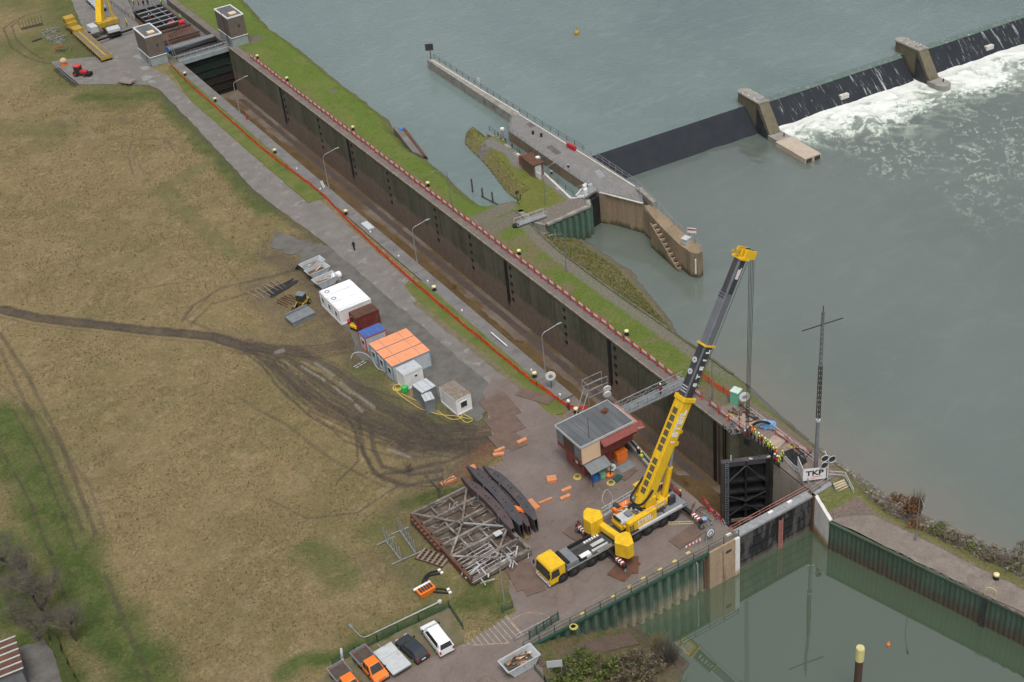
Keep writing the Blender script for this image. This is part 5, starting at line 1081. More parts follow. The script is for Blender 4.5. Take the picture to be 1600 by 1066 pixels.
# ---------------------------------------------------------------- vehicles
def wheelset(t,xs,y,R,w_,m=None,rimm=None):
    for x in xs:
        for s_ in(-1,1):
            wl_=MB().wheel((x,s_*y,R),R,w_).build('wheel',m or M['black'],t); MB().wheel((x,s_*(y+.02),R),R*.55,w_).build('rim',rimm or M['steel'],wl_)
def car(name,label,cat,c,rz,L,Wd,prof,cab,paint,win,group=None,extras=None):
    """prof: side profile of the body; cab: (x0,x1,xt0,xt1,z0,z1) glasshouse"""
    t=thing(name,label,cat,c,rz,group); mb=MB(); mb.extr(prof,-Wd/2,Wd/2); mb.build('body',paint,t,bevel=.09)
    x0,x1,a,b_,z0,z1=cab; g=.1
    mb=MB(); mb.hexa([(x0,-Wd/2+.05,z0),(x1,-Wd/2+.05,z0),(x1,Wd/2-.05,z0),(x0,Wd/2-.05,z0),(a,-Wd/2+.22,z1),(b_,-Wd/2+.22,z1),(b_,Wd/2-.22,z1),(a,Wd/2-.22,z1)]); mb.build('cabin',paint,t,bevel=.08)
    def q(p0,p1,p2,p3,nm):
        P=[Vector(p) for p in(p0,p1,p2,p3)]; n=(P[1]-P[0]).cross(P[3]-P[0]).normalized(); c_=sum(P,Vector())/4; P=[c_+(p-c_)*.84 for p in P]
        mb=MB(); mb.add([p+n*.02 for p in P]+[p-n*.03 for p in P],[(0,1,2,3),(0,4,5,1),(1,5,6,2),(2,6,7,3),(3,7,4,0)]); mb.build(nm,M['glass'],t)
    y0,y1=Wd/2-.05,Wd/2-.22
    q((x1,-y0,z0),(x1,y0,z0),(b_,y1,z1),(b_,-y1,z1),'windscreen'); q((x0,y0,z0),(x0,-y0,z0),(a,-y1,z1),(a,y1,z1),'rear_window')
    for s_ in(-1,1):
        k=win
        for i in range(k):
            u0,u1=i/k,(i+1)/k; lo=lambda u:x0+(x1-x0)*(.06+.88*u); hi=lambda u:a+(b_-a)*(.04+.92*u); P=[(lo(u0),s_*y0,z0),(lo(u1),s_*y0,z0),(hi(u1),s_*y1,z1),(hi(u0),s_*y1,z1)]
            if s_>0:P.reverse()
            q(*P,'side_window')
        MB().box((x1-.25,s_*(Wd/2+.1),z0+.08),(.18,.2,.16)).build('mirror',M['black'],t)
        MB().box((L/2-.06,s_*(Wd/2-.28),.72),(.1,.36,.18)).build('headlight',M['silver'],t); MB().box((-L/2+.05,s_*(Wd/2-.14),.85),(.1,.2,.42)).build('tail_light',M['red'],t)
    MB().box((0,0,.33),(L-.12,Wd+.02,.2)).build('bumper',M['black'],t)
    wheelset(t,(-L*.3,L*.31),Wd/2-.1,.34,.24)
    MB().box((-L/2-.01,0,.6),(.04,.5,.12)).build('number_plate',M['white'],t)
    return t
def cp(p,q,z=0): a,b_=A(*p,z),A(*q,z); return Vector(((a.x+b_.x)/2,(a.y+b_.y)/2,0)),heading(a,b_)
c,h=cp((694,1010),(671,980),.9); L=4.9
car('white_van','white panel van parked at the right end of the row of vehicles','van',c,h,L,1.9,[(-L/2,.3),(L/2-.1,.3),(L/2,.75),(L/2-.15,1.05),(L/2-.95,1.25),(-L/2+.02,1.3)],(-L/2+.03,L/2-.85,-L/2+.25,L/2-1.65,1.2,1.9),M['carwhite'],1)
c,h=cp((655,1022),(633,1002),.7); L=4.3
car('dark_car','dark blue grey hatchback parked between the white van and the trailer','car',c,h,L,1.8,[(-L/2,.3),(L/2-.1,.3),(L/2,.62),(L/2-.2,.82),(L/2-1.1,.95),(-L/2+.02,1.0)],(-L/2+.1,L/2-1.0,-L/2+.75,L/2-1.9,.93,1.46),M['cardark'],2)
def pickup(c,h,label):
    L=5.0; t=car('orange_pickup',label,'pickup truck',c,h,L,1.85,[(-.35,.35),(L/2-.05,.35),(L/2,.75),(L/2-.15,1.0),(L/2-.9,1.15),(-.35,1.2)],(-.33,L/2-.8,-.2,L/2-1.45,1.1,1.95),M['orangep'],2,'orange pickup trucks parked in the row')
    MB().bb(-L/2,-.55,.45,-.35,.55,.7).build('chassis',M['black'],t)
    b_=MB().bb(-L/2-.2,-1.0,.85,-.42,1.0,.93).build('load_bed',mat('bed_floor',(.1,.075,.06),(.07,.055,.05),2,.8),t)
    for a in((-L/2-.2,-1.02,-.42,-.96),(-L/2-.2,.96,-.42,1.02),(-L/2-.24,-1.0,-L/2-.18,1.0),(-.46,-1.0,-.40,1.0)): MB().bb(a[0],a[1],.9,a[2],a[3],1.35).build('dropside',M['steel'],b_)
    return t
c,h=cp((562,1020),(596,1058),.9); pickup(c,h,'orange pickup with an empty dropside bed parked beside the silver trailer')
c,h=cp((527,1046),(558,1084),.9); pickup(c,h,'orange pickup cut off by the lower edge, leftmost of the parked vehicles')
P=[A(*q,1.0) for q in [(587,1020),(611,1006),(638,1034),(614,1052)]]; c=sum(P,Vector())/4; h=heading((P[0]+P[1])/2,(P[2]+P[3])/2)
t=thing('tarp_trailer','flat trailer under a silver cover parked between the dark car and the pickup','trailer',(c.x,c.y,0),h); 
MB().bb(-2.0,-1.1,.5,2.0,1.1,.75).build('frame',M['dgrey'],t); MB().bb(-2.15,-1.2,.78,-.55,1.2,1.0).build('front_cover',M['silver'],t,bevel=.04); MB().bb(-.5,-1.2,.8,2.15,1.2,1.02).build('rear_cover',M['silver'],t,bevel=.04)
wheelset(t,(-.4,.5),1.12,.33,.2); MB().bar((-2,0,.5),(-3.2,0,.45),.1).build('drawbar',M['steel'],t)
# small machines
def excavator(c,rz,label,arm=True):
    t=thing('mini_excavator',label,'excavator',c,rz)
    for s_ in(-1,1): MB().extr([(-1,.1),(-.8,0),(.8,0),(1,.1),(1,.4),(.8,.5),(-.8,.5),(-1,.4)],s_*.75-.2,s_*.75+.2).build('track',M['black'],t)
    MB().bb(-.9,-.75,.55,.5,.75,1.15).build('body',M['yellow2'],t,bevel=.08); MB().bb(-1.25,-.7,.55,-.9,.7,1.1).build('counterweight',M['yellow'],t,bevel=.08)
    cb=MB().bb(-.6,-.1,1.15,.5,.7,2.1).build('cab',M['glass'],t); MB().bb(-.65,-.15,2.1,.55,.75,2.2).build('cab_roof',M['dgrey'],cb)
    MB().bar((.5,-.3,.8),(1.7,-.3,2.0),.25).build('boom',M['yellow2'],t); MB().bar((1.7,-.3,2.0),(2.5,-.3,.9),.2).build('stick',M['yellow2'],t); MB().extr([(2.2,.2),(2.8,.1),(2.9,.7),(2.5,.95)],-.65,.05).build('bucket',M['dsteel'],t)
    return t
excavator(A(561,512,0),.35,'yellow mini excavator squeezed between the rusty container and the blue roofed cabin')
t=MB().sphere((0,0,.45),.5,10); o=single('red_drum',t,M['red'],'round red drum behind the yellow mini excavator','drum'); o.location=A(548,506,0)
t=thing('wheel_loader','dark cabbed compact loader with yellow arms standing among the scrap','loader',A(473,478,0),-2.5); h0=0
MB().bb(-1.3,-.7,.5,.3,.7,1.1).build('body',M['yellow2'],t,bevel=.08); cb=MB().bb(-.6,-.65,1.1,.5,.65,2.2).build('cab',M['glass'],t); MB().bb(-.65,-.7,2.2,.55,.7,2.32).build('cab_roof',M['dgrey'],cb)
for s_ in(-.6,.6): MB().bar((.2,s_,1.0),(1.7,s_,.5),.15).build('lift_arm',M['yellow2'],t)
MB().extr([(1.6,.1),(2.3,.05),(2.2,.3),(1.75,.8)],-.85,.85).build('bucket',M['dsteel'],t); wheelset(t,(-.9,.6),.75,.42,.32,None,M['yellow2'])
def stack(name,label,cat,c,rz,fn,m): o=MB(); fn(o); s_=single(name,o,m,label,cat); s_.location=c; s_.rotation_euler.z=rz; return s_
stack('wall_panel_stack','stack of grey steel panels on pallets in front of the loader','panels',A(470,497,0),rz+.1,lambda o:[o.bb(-2.1,-1.3,.25+.1*k,2.1,1.3,.3+.1*k) for k in range(5)]+[o.bb(-2.1,-1.35+2.4*j,0,2.1,-1.05+2.4*j,.24) for j in(0,1)]+[o.bb(-2,1.2,.75,2,1.4,1.0)],M['dgrey'])
r=random.Random(21)
for nm,l,q,n,sp,ln,m,an in (('steel_beams','row of weathered grey beams lying left of the scrap area',(415,455),7,.85,3.2,'plank',1.75),('steel_beams','dark jumble of long beams on the grass near the skips',(440,450),6,.35,5.2,'dsteel',.25),('loose_rods','loose rusty rods strewn beside the compact loader',(448,472),6,.5,2.6,'rust',1.9)):
    def fn(o,n=n,sp=sp,ln=ln):
        for k in range(n):
            d=r.uniform(-.12,.12); y=k*sp-n*sp/2; o.bar((-ln/2+r.uniform(-.4,.4),y-d*ln/2,.1),(ln/2+r.uniform(-.4,.4),y+d*ln/2,.14),.16,.14)
    stack(nm,l,'steel beams',A(*q,0),an,fn,M[m])
# ---------------------------------------------------------------- timber baulks
def timber(q0,q1,w_,label,n=1,h=.35):
    a,b_=A(*q0,h/2+.03),A(*q1,h/2+.03); d=(b_-a).normalized(); nn=Vector((-d.y,d.x,0)); t=thing('timber_baulk',label,'timber',(a+b_)/2*1,heading(a,b_),'pale orange timber baulks on the yard'); t.location.z=.03
    l=(b_-a).length
    for k in range(n):
        y=(k-(n-1)/2)*(w_/n); MB().box((0,y,h/2),(l+.1,w_/n-.03,h)).build('beam',M['wood'],t,bevel=.02)
    return t
timber((690,758),(711,747),.8,'long pale timber baulk pair by the bare tree',2,.45); timber((771,711),(787,709),.55,'front timber baulk lying on the ground mats near the junction',1); timber((773,706),(788,700),.45,'tilted timber baulk lying behind another one on the ground mats'); timber((809,692),(822,686),.55,'single timber baulk right of the ground mats')
timber((855,750),(869,748),1.1,'thick bundle of short timbers between the control building and the girders',3,.5); timber((878,768),(892,762),.5,'timber baulk, upper of the two parallel ones on the yard'); timber((876,780),(890,774),.5,'timber baulk, lower of the two parallel ones on the yard'); timber((827,782),(840,795),.8,'wide timber baulk standing across a thin beam',1,.4); timber((842,787),(862,779),.28,'thin long timber beam touching the wide baulk'); timber((737,728),(741,733),.7,'short timber block at the far end of the black girders')
# ---------------------------------------------------------------- black girders
def girder(q0,q1,label,m,h=2.1,wd=1.15):
    a,b_=A(*q0,h),A(*q1,h); L=(b_-a).length; t=thing('gate_girder',label,'girder',(a.x,a.y,0),heading(a,b_),'tapered black gate girders on the yard')
    BW_=.55; n_=14; us=[i/n_ for i in range(n_+1)]; hw=lambda u:wd/2*min(1,.12+u/.2*.88,.4+(1-u)/.14*.6); topn=[(L*u,-hw(u)) for u in us]+[(L*u,hw(u)) for u in reversed(us)]
    prof=[(0,h*.75),(0,h),(L,h),(L,.15),(L*.97,0),(L*.72,.0),(L*.28,.0)]
    mb=MB()
    for i in range(n_):
        u0,u1=us[i],us[i+1]; y0,y1=[BW_*(1-(2*u-1)**2) for u in(u0,u1)]; zb=lambda u:max(.05,h*.75*(1-u/.25))
        for o_ in(-1,1):
            a0,a1=y0+o_*hw(u0)*.8,y1+o_*hw(u1)*.8; mb.hexa([(L*u0,a0-.04,zb(u0)),(L*u1,a1-.04,zb(u1)),(L*u1,a1+.04,zb(u1)),(L*u0,a0+.04,zb(u0)),(L*u0,a0-.04,h-.06),(L*u1,a1-.04,h-.06),(L*u1,a1+.04,h-.06),(L*u0,a0+.04,h-.06)])
    mb.build('web',m,t)
    top=[(0,-.06),(L*.2,-wd/2),(L*.8,-wd/2),(L*.99,-.18),(L*.99,.18),(L*.8,wd/2),(L*.2,wd/2),(0,.06)]
    MB().prism([(x,y+BW_*(1-(2*x/L-1)**2)) for x,y in topn],h-.06,h+.04).build('top_flange',m,t); MB().prism([(x,y*1.1+BW_*(1-(2*x/L-1)**2)) for x,y in topn if x>.2*L],.0,.06).build('bottom_flange',m,t)
    for k in(.18,.24,.42,.47,.62,.67,.8): MB().cyl((L*k,BW_*(1-(2*k-1)**2),h+.042),.13,.012,10).build('flange_hole',M['black'],t)
    for k in(.35,.75): MB().bar((L*k,BW_-wd*.62,.1),(L*k,BW_-wd*.62,h+.1),.1).build('stiffener',M['dgrey'],t)
    return t
BR=mat('brown_black_steel',(.1,.07,.072),(.075,.058,.06),1.2,.55,c3=(.1,.07,.065),s3=.8)
G1=girder((721,745),(801,826),'leftmost black gate girder with a brownish flange, beside the truss frame',BR); girder((730,727),(814,820),'second black gate girder from the truss frame, the widest',M['leafbeam'],2.3,1.3); girder((746,731),(826,822),'third black gate girder, with an orange bag near its end',BR,1.5,1.0); girder((755,727),(837,812),'rightmost black gate girder facing the control building',M['leafbeam'],2.1,1.25)
o=stack('orange_bag','flat orange bag lying on the end of the black girders','bag',A(810,795,1.75),-1.0,lambda o:o.box((0,0,0),(2.3,.7,.22),0,.8),M['hio'])
# ---------------------------------------------------------------- lifted-out gate leaf lying flat as a silted truss
P=[A(*q,1.0) for q in [(650,800),(745,768),(817,862),(735,905)]]; print('TRUSS',P)
a=P[3];ux_=(P[2]-P[3]);vx_=(P[0]-P[3]); LX=8.2; LY=14.6; t=thing('lattice_gate_leaf','large silted gate leaf lying flat on the meadow with open bracing','gate frame',(P[3].x+.1,P[3].y-.2,0),heading((0,0),(1,0))+.02)
TR=M['truss']; r=random.Random(31)
for x in(0,LX): MB().bar((x,0,.6),(x,LY,.6),.45,1.0).build('side_girder',TR if x else M['rust'],t)
for i,y in enumerate((0,2.4,4.9,7.3,9.7,12.1,LY)):
    MB().bar((0,y,.75),(LX,y,.75),.28 if i else .5,.7).build('cross_girder',TR,t)
mb=MB(); mb.bb(.2,.2,.12,LX-.2,LY-.2,.22); mb.build('skin_plate',mat('muddy_plate',(.085,.06,.045),(.12,.095,.075),.8,.85,c3=(.24,.22,.2),s3=.35),t)
for x in(2.7,5.5): MB().bar((x,0,.55),(x,LY,.55),.22,.5).build('stringer',TR,t)
for p,q in(((0,LY),(LX*.5,9)),((LX,LY),(LX*.5,9)),((0,4.9),(LX*.5,9)),((LX,4.9),(LX*.5,9)),((0,4.9),(LX*.5,1.2)),((LX,4.9),(LX*.5,1.2)),): MB().bar((p[0],p[1],1.12),(q[0],q[1],1.12),.26,.12).build('diagonal',TR if r.random()<.6 else M['steel'],t)
mb=MB()
for k in range(70):
    x,y=r.uniform(.2,LX-.3),r.uniform(.1,LY*.99); a_=r.choice([0,0,math.pi/2,r.uniform(0,3)]); l=r.uniform(.5,1.8); MB.bar(mb,(x,y,r.uniform(.3,1.0)),(min(LX,x+l*math.cos(a_)),min(LY,y+l*math.sin(a_)),r.uniform(.3,1.05)),r.uniform(.05,.12))
tag(mb.build('loose_debris',mat('frame_litter',(.32,.3,.27),(.18,.16,.14),3,.8),t),None,None,None,'stuff')
mb=MB()
for y in np.arange(.4,5,.6): mb.bar((-.2,y-.8,.95),(LX*.6,y-.6,1.05),.07,.07)
for k in range(24): x=r.uniform(-.8,LX+.6); y=r.uniform(-1.4,1.8); a_=r.choice([.1,1.5,.9]); l=r.uniform(.6,2.6); mb.bar((x,y,r.uniform(.5,1.3)),(x+l*math.cos(a_),y+l*math.sin(a_),r.uniform(.5,1.3)),r.uniform(.07,.18))
mb.build('broken_end_steel',mat('pale_bent_steel',(.6,.6,.6),(.35,.34,.33),2,.6,.2),t)
for y in(LY*.15,LY*.5,LY*.85): MB().bb(-.3,y-.2,-.05,LX+.3,y+.2,.11).build('bearer',M['plank'],t)
MB().box((LX*.8,4.6,1.18),(1.0,.8,.08)).build('cover_plate',M['silver'],t); MB().cyl((3.2,5.6,.25),.35,.12,10).build('disc',M['white'],t)
for i in range(9): MB().box((-.45,7.2+.8*i,.75),(.4,.5,.5)).build('edge_bracket',M['rust'],t)
# upright racks and rail stack on the meadow
def rack(q0,q1,label,n,h=2.3,g='steel racks with upright bars on the meadow'):
    a,b_=A(*q0,.1),A(*q1,.1); t=thing('steel_rack',label,'rack',a,heading(a,b_),g); L=(b_-a).length; MB().bar((0,0,.1),(L,0,.1),.14).build('base_beam',M['steel'],t)
    for x in(0,L): MB().bar((x,-1.2,.06),(x,1.2,.06),.13).build('foot_beam',M['steel'],t)
    for k in range(n): MB().bar((L*k/(n-1),0,.1),(L*k/(n-1),0,h),.1).build('upright',M['steel'],t)
rack((603,846),(627,876),'grey rack of upright bars farther from the girders',6); rack((625,830),(650,866),'grey rack of upright bars nearer the truss frame',7)
t=thing('rail_stack','rusty stack of short rails and plates beside the truss frame','rail stack',A(676,873,0),-1.05)
for k in range(5): MB().bar((-2,-.9+.45*k,.15),(2,-.9+.45*k,.15),.13,.2).build('rail',M['rust'],t)
for k in range(6): MB().bb(-1.8+.7*k,-.95,.25,-1.5+.7*k,.95,.3).build('tie_plate',M['plank'],t)
# ground mats
GZ=0
r=random.Random(13)
def gmat(c,L,Wd,rz,label,g,z=.05,m=None):
    global GZ; GZ=(GZ+1)%23; z+=GZ*.004
    t=MB().box((0,0,z+.03),(L,Wd,.07)); o=single('ground_mat',t,m or M['mat'],label,'ground mat',g,bevel=.01); o.location=(c[0],c[1],0); o.rotation_euler.z=rz; return o
i=0
for q,L,Wd,a in [((773,640),2.4,5.5,-.1),((790,633),2.3,5.6,-.1),((780,668),2.3,4.8,-.08),((798,660),2.4,4.6,-.09),((783,690),2.2,3.6,-.06),((800,688),2.4,4.2,-.05)]: gmat(A(*q),L,Wd,a,'brown steel ground mat in the double row at the meadow exit','brown ground mats at the meadow exit',.03+.003*(i%2)); i+=1
for q,L,Wd,a in [((836,620),1.9,5.5,.45),((810,892),2.7,6.5,-.2),((826,905),2.4,5.2,-.2)]: gmat(A(*q),L,Wd,a,{836:'narrow brown ground mat on the verge beside the mesh fence',810:'brown ground mat beside the truss frame, the longer one',826:'brown ground mat in front of the crane cab'}[q[0]],'single brown ground mats',.05)
# hatched road marking
mb=MB(); H0,H1,H2=[A(*q) for q in [(791,962),(826,1003),(722,1010)]]
for k in range(11):
    u=k/10; a=lerp(H2,H0,u*.94+.03); b_=lerp(H2,H1,u*.97+.02); w_=.11; d=(b_-a).normalized(); n=Vector((-d.y,d.x,0))*w_/2
    mb.add([(p.x,p.y,.046) for p in(a-n,b_-n,b_+n,a+n)],[(0,1,2,3)])
struct('road_marking',mb,M['paintw'])
mb=MB(); 
for p,q in((H0,H1),(H1,H2)): d=(q-p).normalized(); n=Vector((-d.y,d.x,0))*.09; mb.add([(v.x,v.y,.05) for v in(p-n,q-n,q+n,p+n)],[(0,1,2,3)])
P=wires([A(*q,.05) for q in[(800,968),(822,958),(850,960),(866,970)]],6)
for p,q in zip(P[:-1],P[1:]): d=(q-p).normalized(); n=Vector((-d.y,d.x,0))*.07; mb.add([(v.x,v.y,.051) for v in(p-n,q-n,q+n,p+n)],[(0,1,2,3)])
struct('road_marking',mb,mat('faded_yellow_paint',(.36,.27,.17),(.2,.16,.12),1.5,.85))
# boarded slipway, sign, green net fences, hoses and cables
def onb(q):
    z=-2.0
    for _ in range(12): p=A(*q,z); z=.5*z+.5*float(south_z(np.array([[p.x]]),np.array([[p.y]]))[0,0])
    return A(*q,z)
t=thing('boarded_ramp','brown boarded ramp running from the road down to the harbour','ramp',A(840,1030,0)); a,b_=onb((838,1034)),onb((990,1000)); a.z+=.12; b_.z+=.2; d=(b_-a).normalized(); n=Vector((-d.y,d.x,0)).normalized()*1.1
mb=MB(); mb.hexa([a-n-Vector((0,0,.3)),b_-n-Vector((0,0,.3)),b_+n-Vector((0,0,.3)),a+n-Vector((0,0,.3)),a-n+Vector((0,0,.12)),b_-n+Vector((0,0,.12)),b_+n+Vector((0,0,.12)),a+n+Vector((0,0,.12))]); W('deck',mb,M['mat'],t)
mb=MB()
for k in range(34): p=a.lerp(b_,k/34)+Vector((0,0,.15)); mb.bar(p-n,p+n,.07,.06)
W('tread',mb,M['bark'],t)
c=A(868,1052,.3); t=thing('road_sign','pale grey back of a road sign standing by the slipway bushes','sign',(c.x,c.y,0),-.5); MB().box((0,0,1.8),(1.7,.06,1.0)).build('panel',M['cgrey'],t); 
for s_ in(-.7,.7): MB().bar((s_,.06,0),(s_,.06,2.2),.07).build('post',M['steel'],t)
def netfence(pts,label,h=1.1):
    P=[A(*q) for q in pts]; t=thing('mesh_fence',label,'fence',P[0],0,None)
    for p,q in zip(P[:-1],P[1:]):
        k=max(1,int((q-p).length/2.4)); mb=MB()
        for z in np.arange(.08,h+.01,.14): mb.bar(p+Vector((0,0,z)),q+Vector((0,0,z)),.022)
        L=(q-p).length; n=int(L/.16)
        for i in range(n+1): v=p.lerp(q,i/n); mb.bar(v+Vector((0,0,.05)),v+Vector((0,0,h)),.018)
        W('mesh_panel',mb,M['greenp'],t)
        for i in range(k+1): v=p.lerp(q,i/k); W('post',MB().bar(v,v+Vector((0,0,h+.1)),.07),M['greenp'],t)
netfence([(724,984),(702,950),(655,972),(590,1003),(520,1040)],'dark green wire mesh fence behind the parked vehicles'); netfence([(785,957),(801,950)],'short green mesh fence at the foot of the lamp post'); netfence([(836,1048),(852,1066),(866,1075)],'short green mesh fence beside the skip at the slipway',.9)
for pts,l,m in (([(617,602),(622,614),(640,628),(660,640),(690,648),(712,650),(735,655)],'yellow hose winding past the grey boxes to the office cabin',HY),([(627,615),(655,628),(680,640),(705,655),(722,650),(700,632)],'yellow hose looping in front of the office cabin',HY),([(548,560),(553,552),(566,551),(580,560),(590,575),(600,580),(612,592),(624,598)],'pale cable running along the orange roofed cabins',M['silver']),([(712,640),(730,650),(738,656),(728,660),(716,650)],'yellow hose end curled right of the office cabin',HY)):
    single('hose',MB().tube(wires([A(*q,.08) for q in pts],6),.055,5),m,l,'hose')
coil(A(621,607,.04),.7,HY,'loose yellow hose coil at the corner of the ribbed white container',4)
o=single('green_pump',MB().tube([(0,0,0),(0,0,.2),(0,0,.9),(0,0,1.0)],[.5,.55,.5,.3],10).bar((-.5,0,.6),(.6,0,.6),.2),mat('bright_green',(.05,.45,.1),rough=.5),'bright green pump among the yellow hoses','pump'); o.location=A(633,612,0)
stack('pallet','pale pallets lying in the grass beside the pale cable','pallet',A(566,570,0),.2,lambda o:[o.bb(-1.2+.7*k,-.1+.5*j,.05,-.7+.7*k,.0+.5*j,.15) for k in range(3) for j in range(2)],M['silver'])
# slim things of the right hand platform
single('toilet_cabin',MB(),M['mint'],'x','x') if False else 0
c=A(1150,628,.2); t=thing('portable_toilet','mint green portable toilet on the grass beside the brown platform','toilet',(c.x,c.y,0),.35); MB().bb(-.6,-.6,0,.6,.6,2.1).build('cabin',M['mint'],t,bevel=.04); MB().bb(-.66,-.66,2.1,.66,.66,2.28).build('roof',mat('pale_mint',(.6,.75,.66),rough=.5),t,bevel=.05); MB().bb(-.35,-.64,.1,.35,-.6,1.9).build('door',mat('mid_mint',(.17,.48,.33),rough=.5),t)
t=thing('radio_mast','tall grey lattice mast with a cross arm beside the white banner','mast',A(1274,742)); b_=A(1274,742)
def zat(px_,py_,b): 
    best=min(np.arange(0,60,.05),key=lambda z:abs(PJ((b.x,b.y,z))[1]-py_)); return float(best)
zt1,zt2,zt3=zat(0,655,b_),zat(0,572,b_),zat(0,478,b_); zc=zat(0,507,b_); print('MAST',zt1,zt2,zt3)
MB().tube([(0,0,0),(0,0,zt1)],[.27,.23],10).build('lower_tube',M['dgrey'],t)
def lattice(z0,z1,w0,w1,m,nm):
    mb=MB()
    C=lambda z,i:(Vector(((-1,1,1,-1)[i%4],(-1,-1,1,1)[i%4],0))*(w0+(w1-w0)*(z-z0)/(z1-z0))/2+Vector((0,0,z)))
    for i in range(4): mb.bar(C(z0,i),C(z1,i),.07)
    n=int((z1-z0)/.7)
    for k in range(n):
        a,b_=z0+(z1-z0)*k/n,z0+(z1-z0)*(k+1)/n
        for i in range(4): mb.bar(C(a,i),C(b_,i+1),.05)
    mb.build(nm,m,t)
lattice(zt1,zt2,.34,.3,M['dsteel'],'middle_lattice'); lattice(zt2,zt3-.8,.26,.18,M['dgrey'],'upper_lattice')
MB().bar((0,0,zt3-.8),(0,0,zt3),.08).build('tip',M['dsteel'],t)
MB().bar((-2.7,.5,zc),(2.7,-.5,zc),.11,.09).build('cross_arm',M['dsteel'],t)
MB().cyl((0,0,zt1-.3),.34,.35,10).build('collar',M['cgrey'],t)
# banner in two panels at a corner
a,b_,cc=A(1254,757,0),A(1297,752,0),A(1254,757,0); t=thing('banner_sign','white banner lettered TKP on a frame at the corner of the lock head','banner',(a.x,a.y,.05),heading(A(1252,757),A(1291,752))); L=(A(1291,752)-A(1252,757)).length; print('BANNER',L)
MB().bb(0,-.03,.5,L,.03,2.35).build('panel',M['white'],t); MB().hexa([(0,.05,.5),(.06,.05,.5),(.06,2.6,.5),(0,2.6,.5),(0,.05,2.35),(.06,.05,2.35),(.06,2.6,2.35),(0,2.6,2.35)]).build('side_panel',M['white'],t)
MB().hexa([(L-.06,.05,.5),(L,.05,.5),(L,2.0,.5),(L-.06,2.0,.5),(L-.06,.05,3.6),(L,.05,3.6),(L,1.6,3.6),(L-.06,1.6,3.6)]).build('end_panel',M['white'],t)
for x in(.05,L/2,L-.05): MB().bar((x,.06,0),(x,.06,2.35),.07).build('post',M['steel'],t)
letters('lettering','TKP',1.05,(L*.46,-.05,1.6),(1,0,0),(0,0,1),M['navy'],t,.02,.03,1.2); MB().bb(L*.36,-.045,.98,L*.76,-.032,1.05).build('underline',M['red'],t); MB().bb(L*.3,-.045,.7,L*.5,-.032,.75).build('small_line',M['red'],t)
# triple signal lamps and stairs
P=A(1293,735,0); P=A(1291,724,3.4); t=thing('triple_signal','group of three round lock signals seen from behind on one post','signal',(P.x+.45,P.y+.3,0),-.3); MB().bar((0,0,0),(0,0,3.6),.12).build('post',M['dsteel'],t)
for x,z in((-.4,3.9),(.6,3.5),(-.4,2.8)): d=MB().tube([(x,-.1,z),(x,.05,z+.03)],.5,16).build('backing_disc',M['dsteel'],t); MB().torus((x,-.1,z),.5,.06,16,5,'y').build('rim',M['silver'],d)
t=thing('bank_stairs','green framed stair with pale treads going down to the harbour footpath','stairs',A(1310,752,0)); a0,a1=A(1300,756,-.05),A(1320,748,-.05); b0_,b1_=A(1313,784,-1.4),A(1333,774,-1.4)
for k in range(8): u=(k+.5)/8; W('step',MB().bar(lerp(a0,b0_,u),lerp(a1,b1_,u),.28,.07),M['plank'] if 0 else mat('stair_tread',(.5,.42,.3),(.42,.35,.25),2,.8),t)
for p,q in((a0,b0_),(a1,b1_)): W('stringer',MB().bar(p,q,.14,.3),M['greenp'],t)
mb=MB(); 
for hh in(.55,1.05): mb.tube([a1+Vector((-1.5,1.5,hh)),a1+Vector((0,0,hh)),b1_+Vector((0,0,hh))],.045,5)
W('handrail',mb,M['silver'],t)
for u in(0,.5,1): v=lerp(a1,b1_,u); W('rail_post',MB().bar(v,v+Vector((0,0,1.05)),.07),M['silver'],t)
railing('platform_railing',[A(*q,.05) for q in[(1163,640),(1200,668),(1240,700),(1275,728)]],'pale grey river side railing of the brown platform',M['silver'],1.1,2.2)
railing('platform_railing',[A(*q,.05) for q in[(1220,716),(1240,737),(1262,752)]],'short railing on the lock edge between the workers and the banner',M['silver'],1.0,1.6)
railing('catwalk_railing',[A(*q,.05) for q in[(1262,757),(1268,772),(1297,752)]],'grey railing of the small catwalk below the banner',M['steel'],1.0,1.6)
single('catwalk',MB().prism(px([(1260,755),(1270,775),(1300,757),(1296,750)]),-.25,-.05),M['steel'],'grey grating catwalk below the white banner','catwalk')
stack('blue_generator','blue rounded generator on the brown platform behind the workers','generator',A(1200,669,.05),-.9,lambda o:[o.extr([(-.95,.2),(.95,.2),(1,.7),(.7,1.0),(-.7,1.0),(-1,.7)],-.45,.45),o.wheel((-.3,-.5,.22),.22,.14),o.wheel((-.3,.5,.22),.22,.14)],mat('blue_machine',(.1,.3,.6),(.35,.5,.7),1.5,.4))
single('air_duct',MB().tube(wires([A(1172,668,.3),A(1180,662,1.2),A(1190,659,1.5),A(1200,661,1.2),A(1208,668,.3)],6),.17,8),M['black'],'black flexible duct arching over the platform beside the blue generator','duct')
single('pit_cover',MB().prism(px([(1222,708),(1237,702),(1262,722),(1247,733)]),.05,.09).k and 0 or MB().prism(px([(1222,708),(1237,702),(1262,722),(1247,733)]),.05,.1),M['leaf'],'dark open machinery pit in the platform near the banner','pit')
for i,(l,q,s_) in enumerate([('pale concrete slab at the platform edge under the crane ropes',[(1135,655),(1143,648),(1165,668),(1156,676)],.16),('pale wood panel on the platform near the round signal',[(1148,655),(1162,646),(1180,660),(1168,672)],.14),('pale pink board lying between the workers and the red barriers',[(1200,690),(1212,678),(1227,690),(1215,703)],.12)]): single('platform_slab',MB().prism(px(q),.05,s_),mat('slab_tone_%d'%i,[(.36,.32,.28),(.4,.3,.24),(.42,.33,.28)][i],rough=.85),l,'slab')
r=random.Random(4)
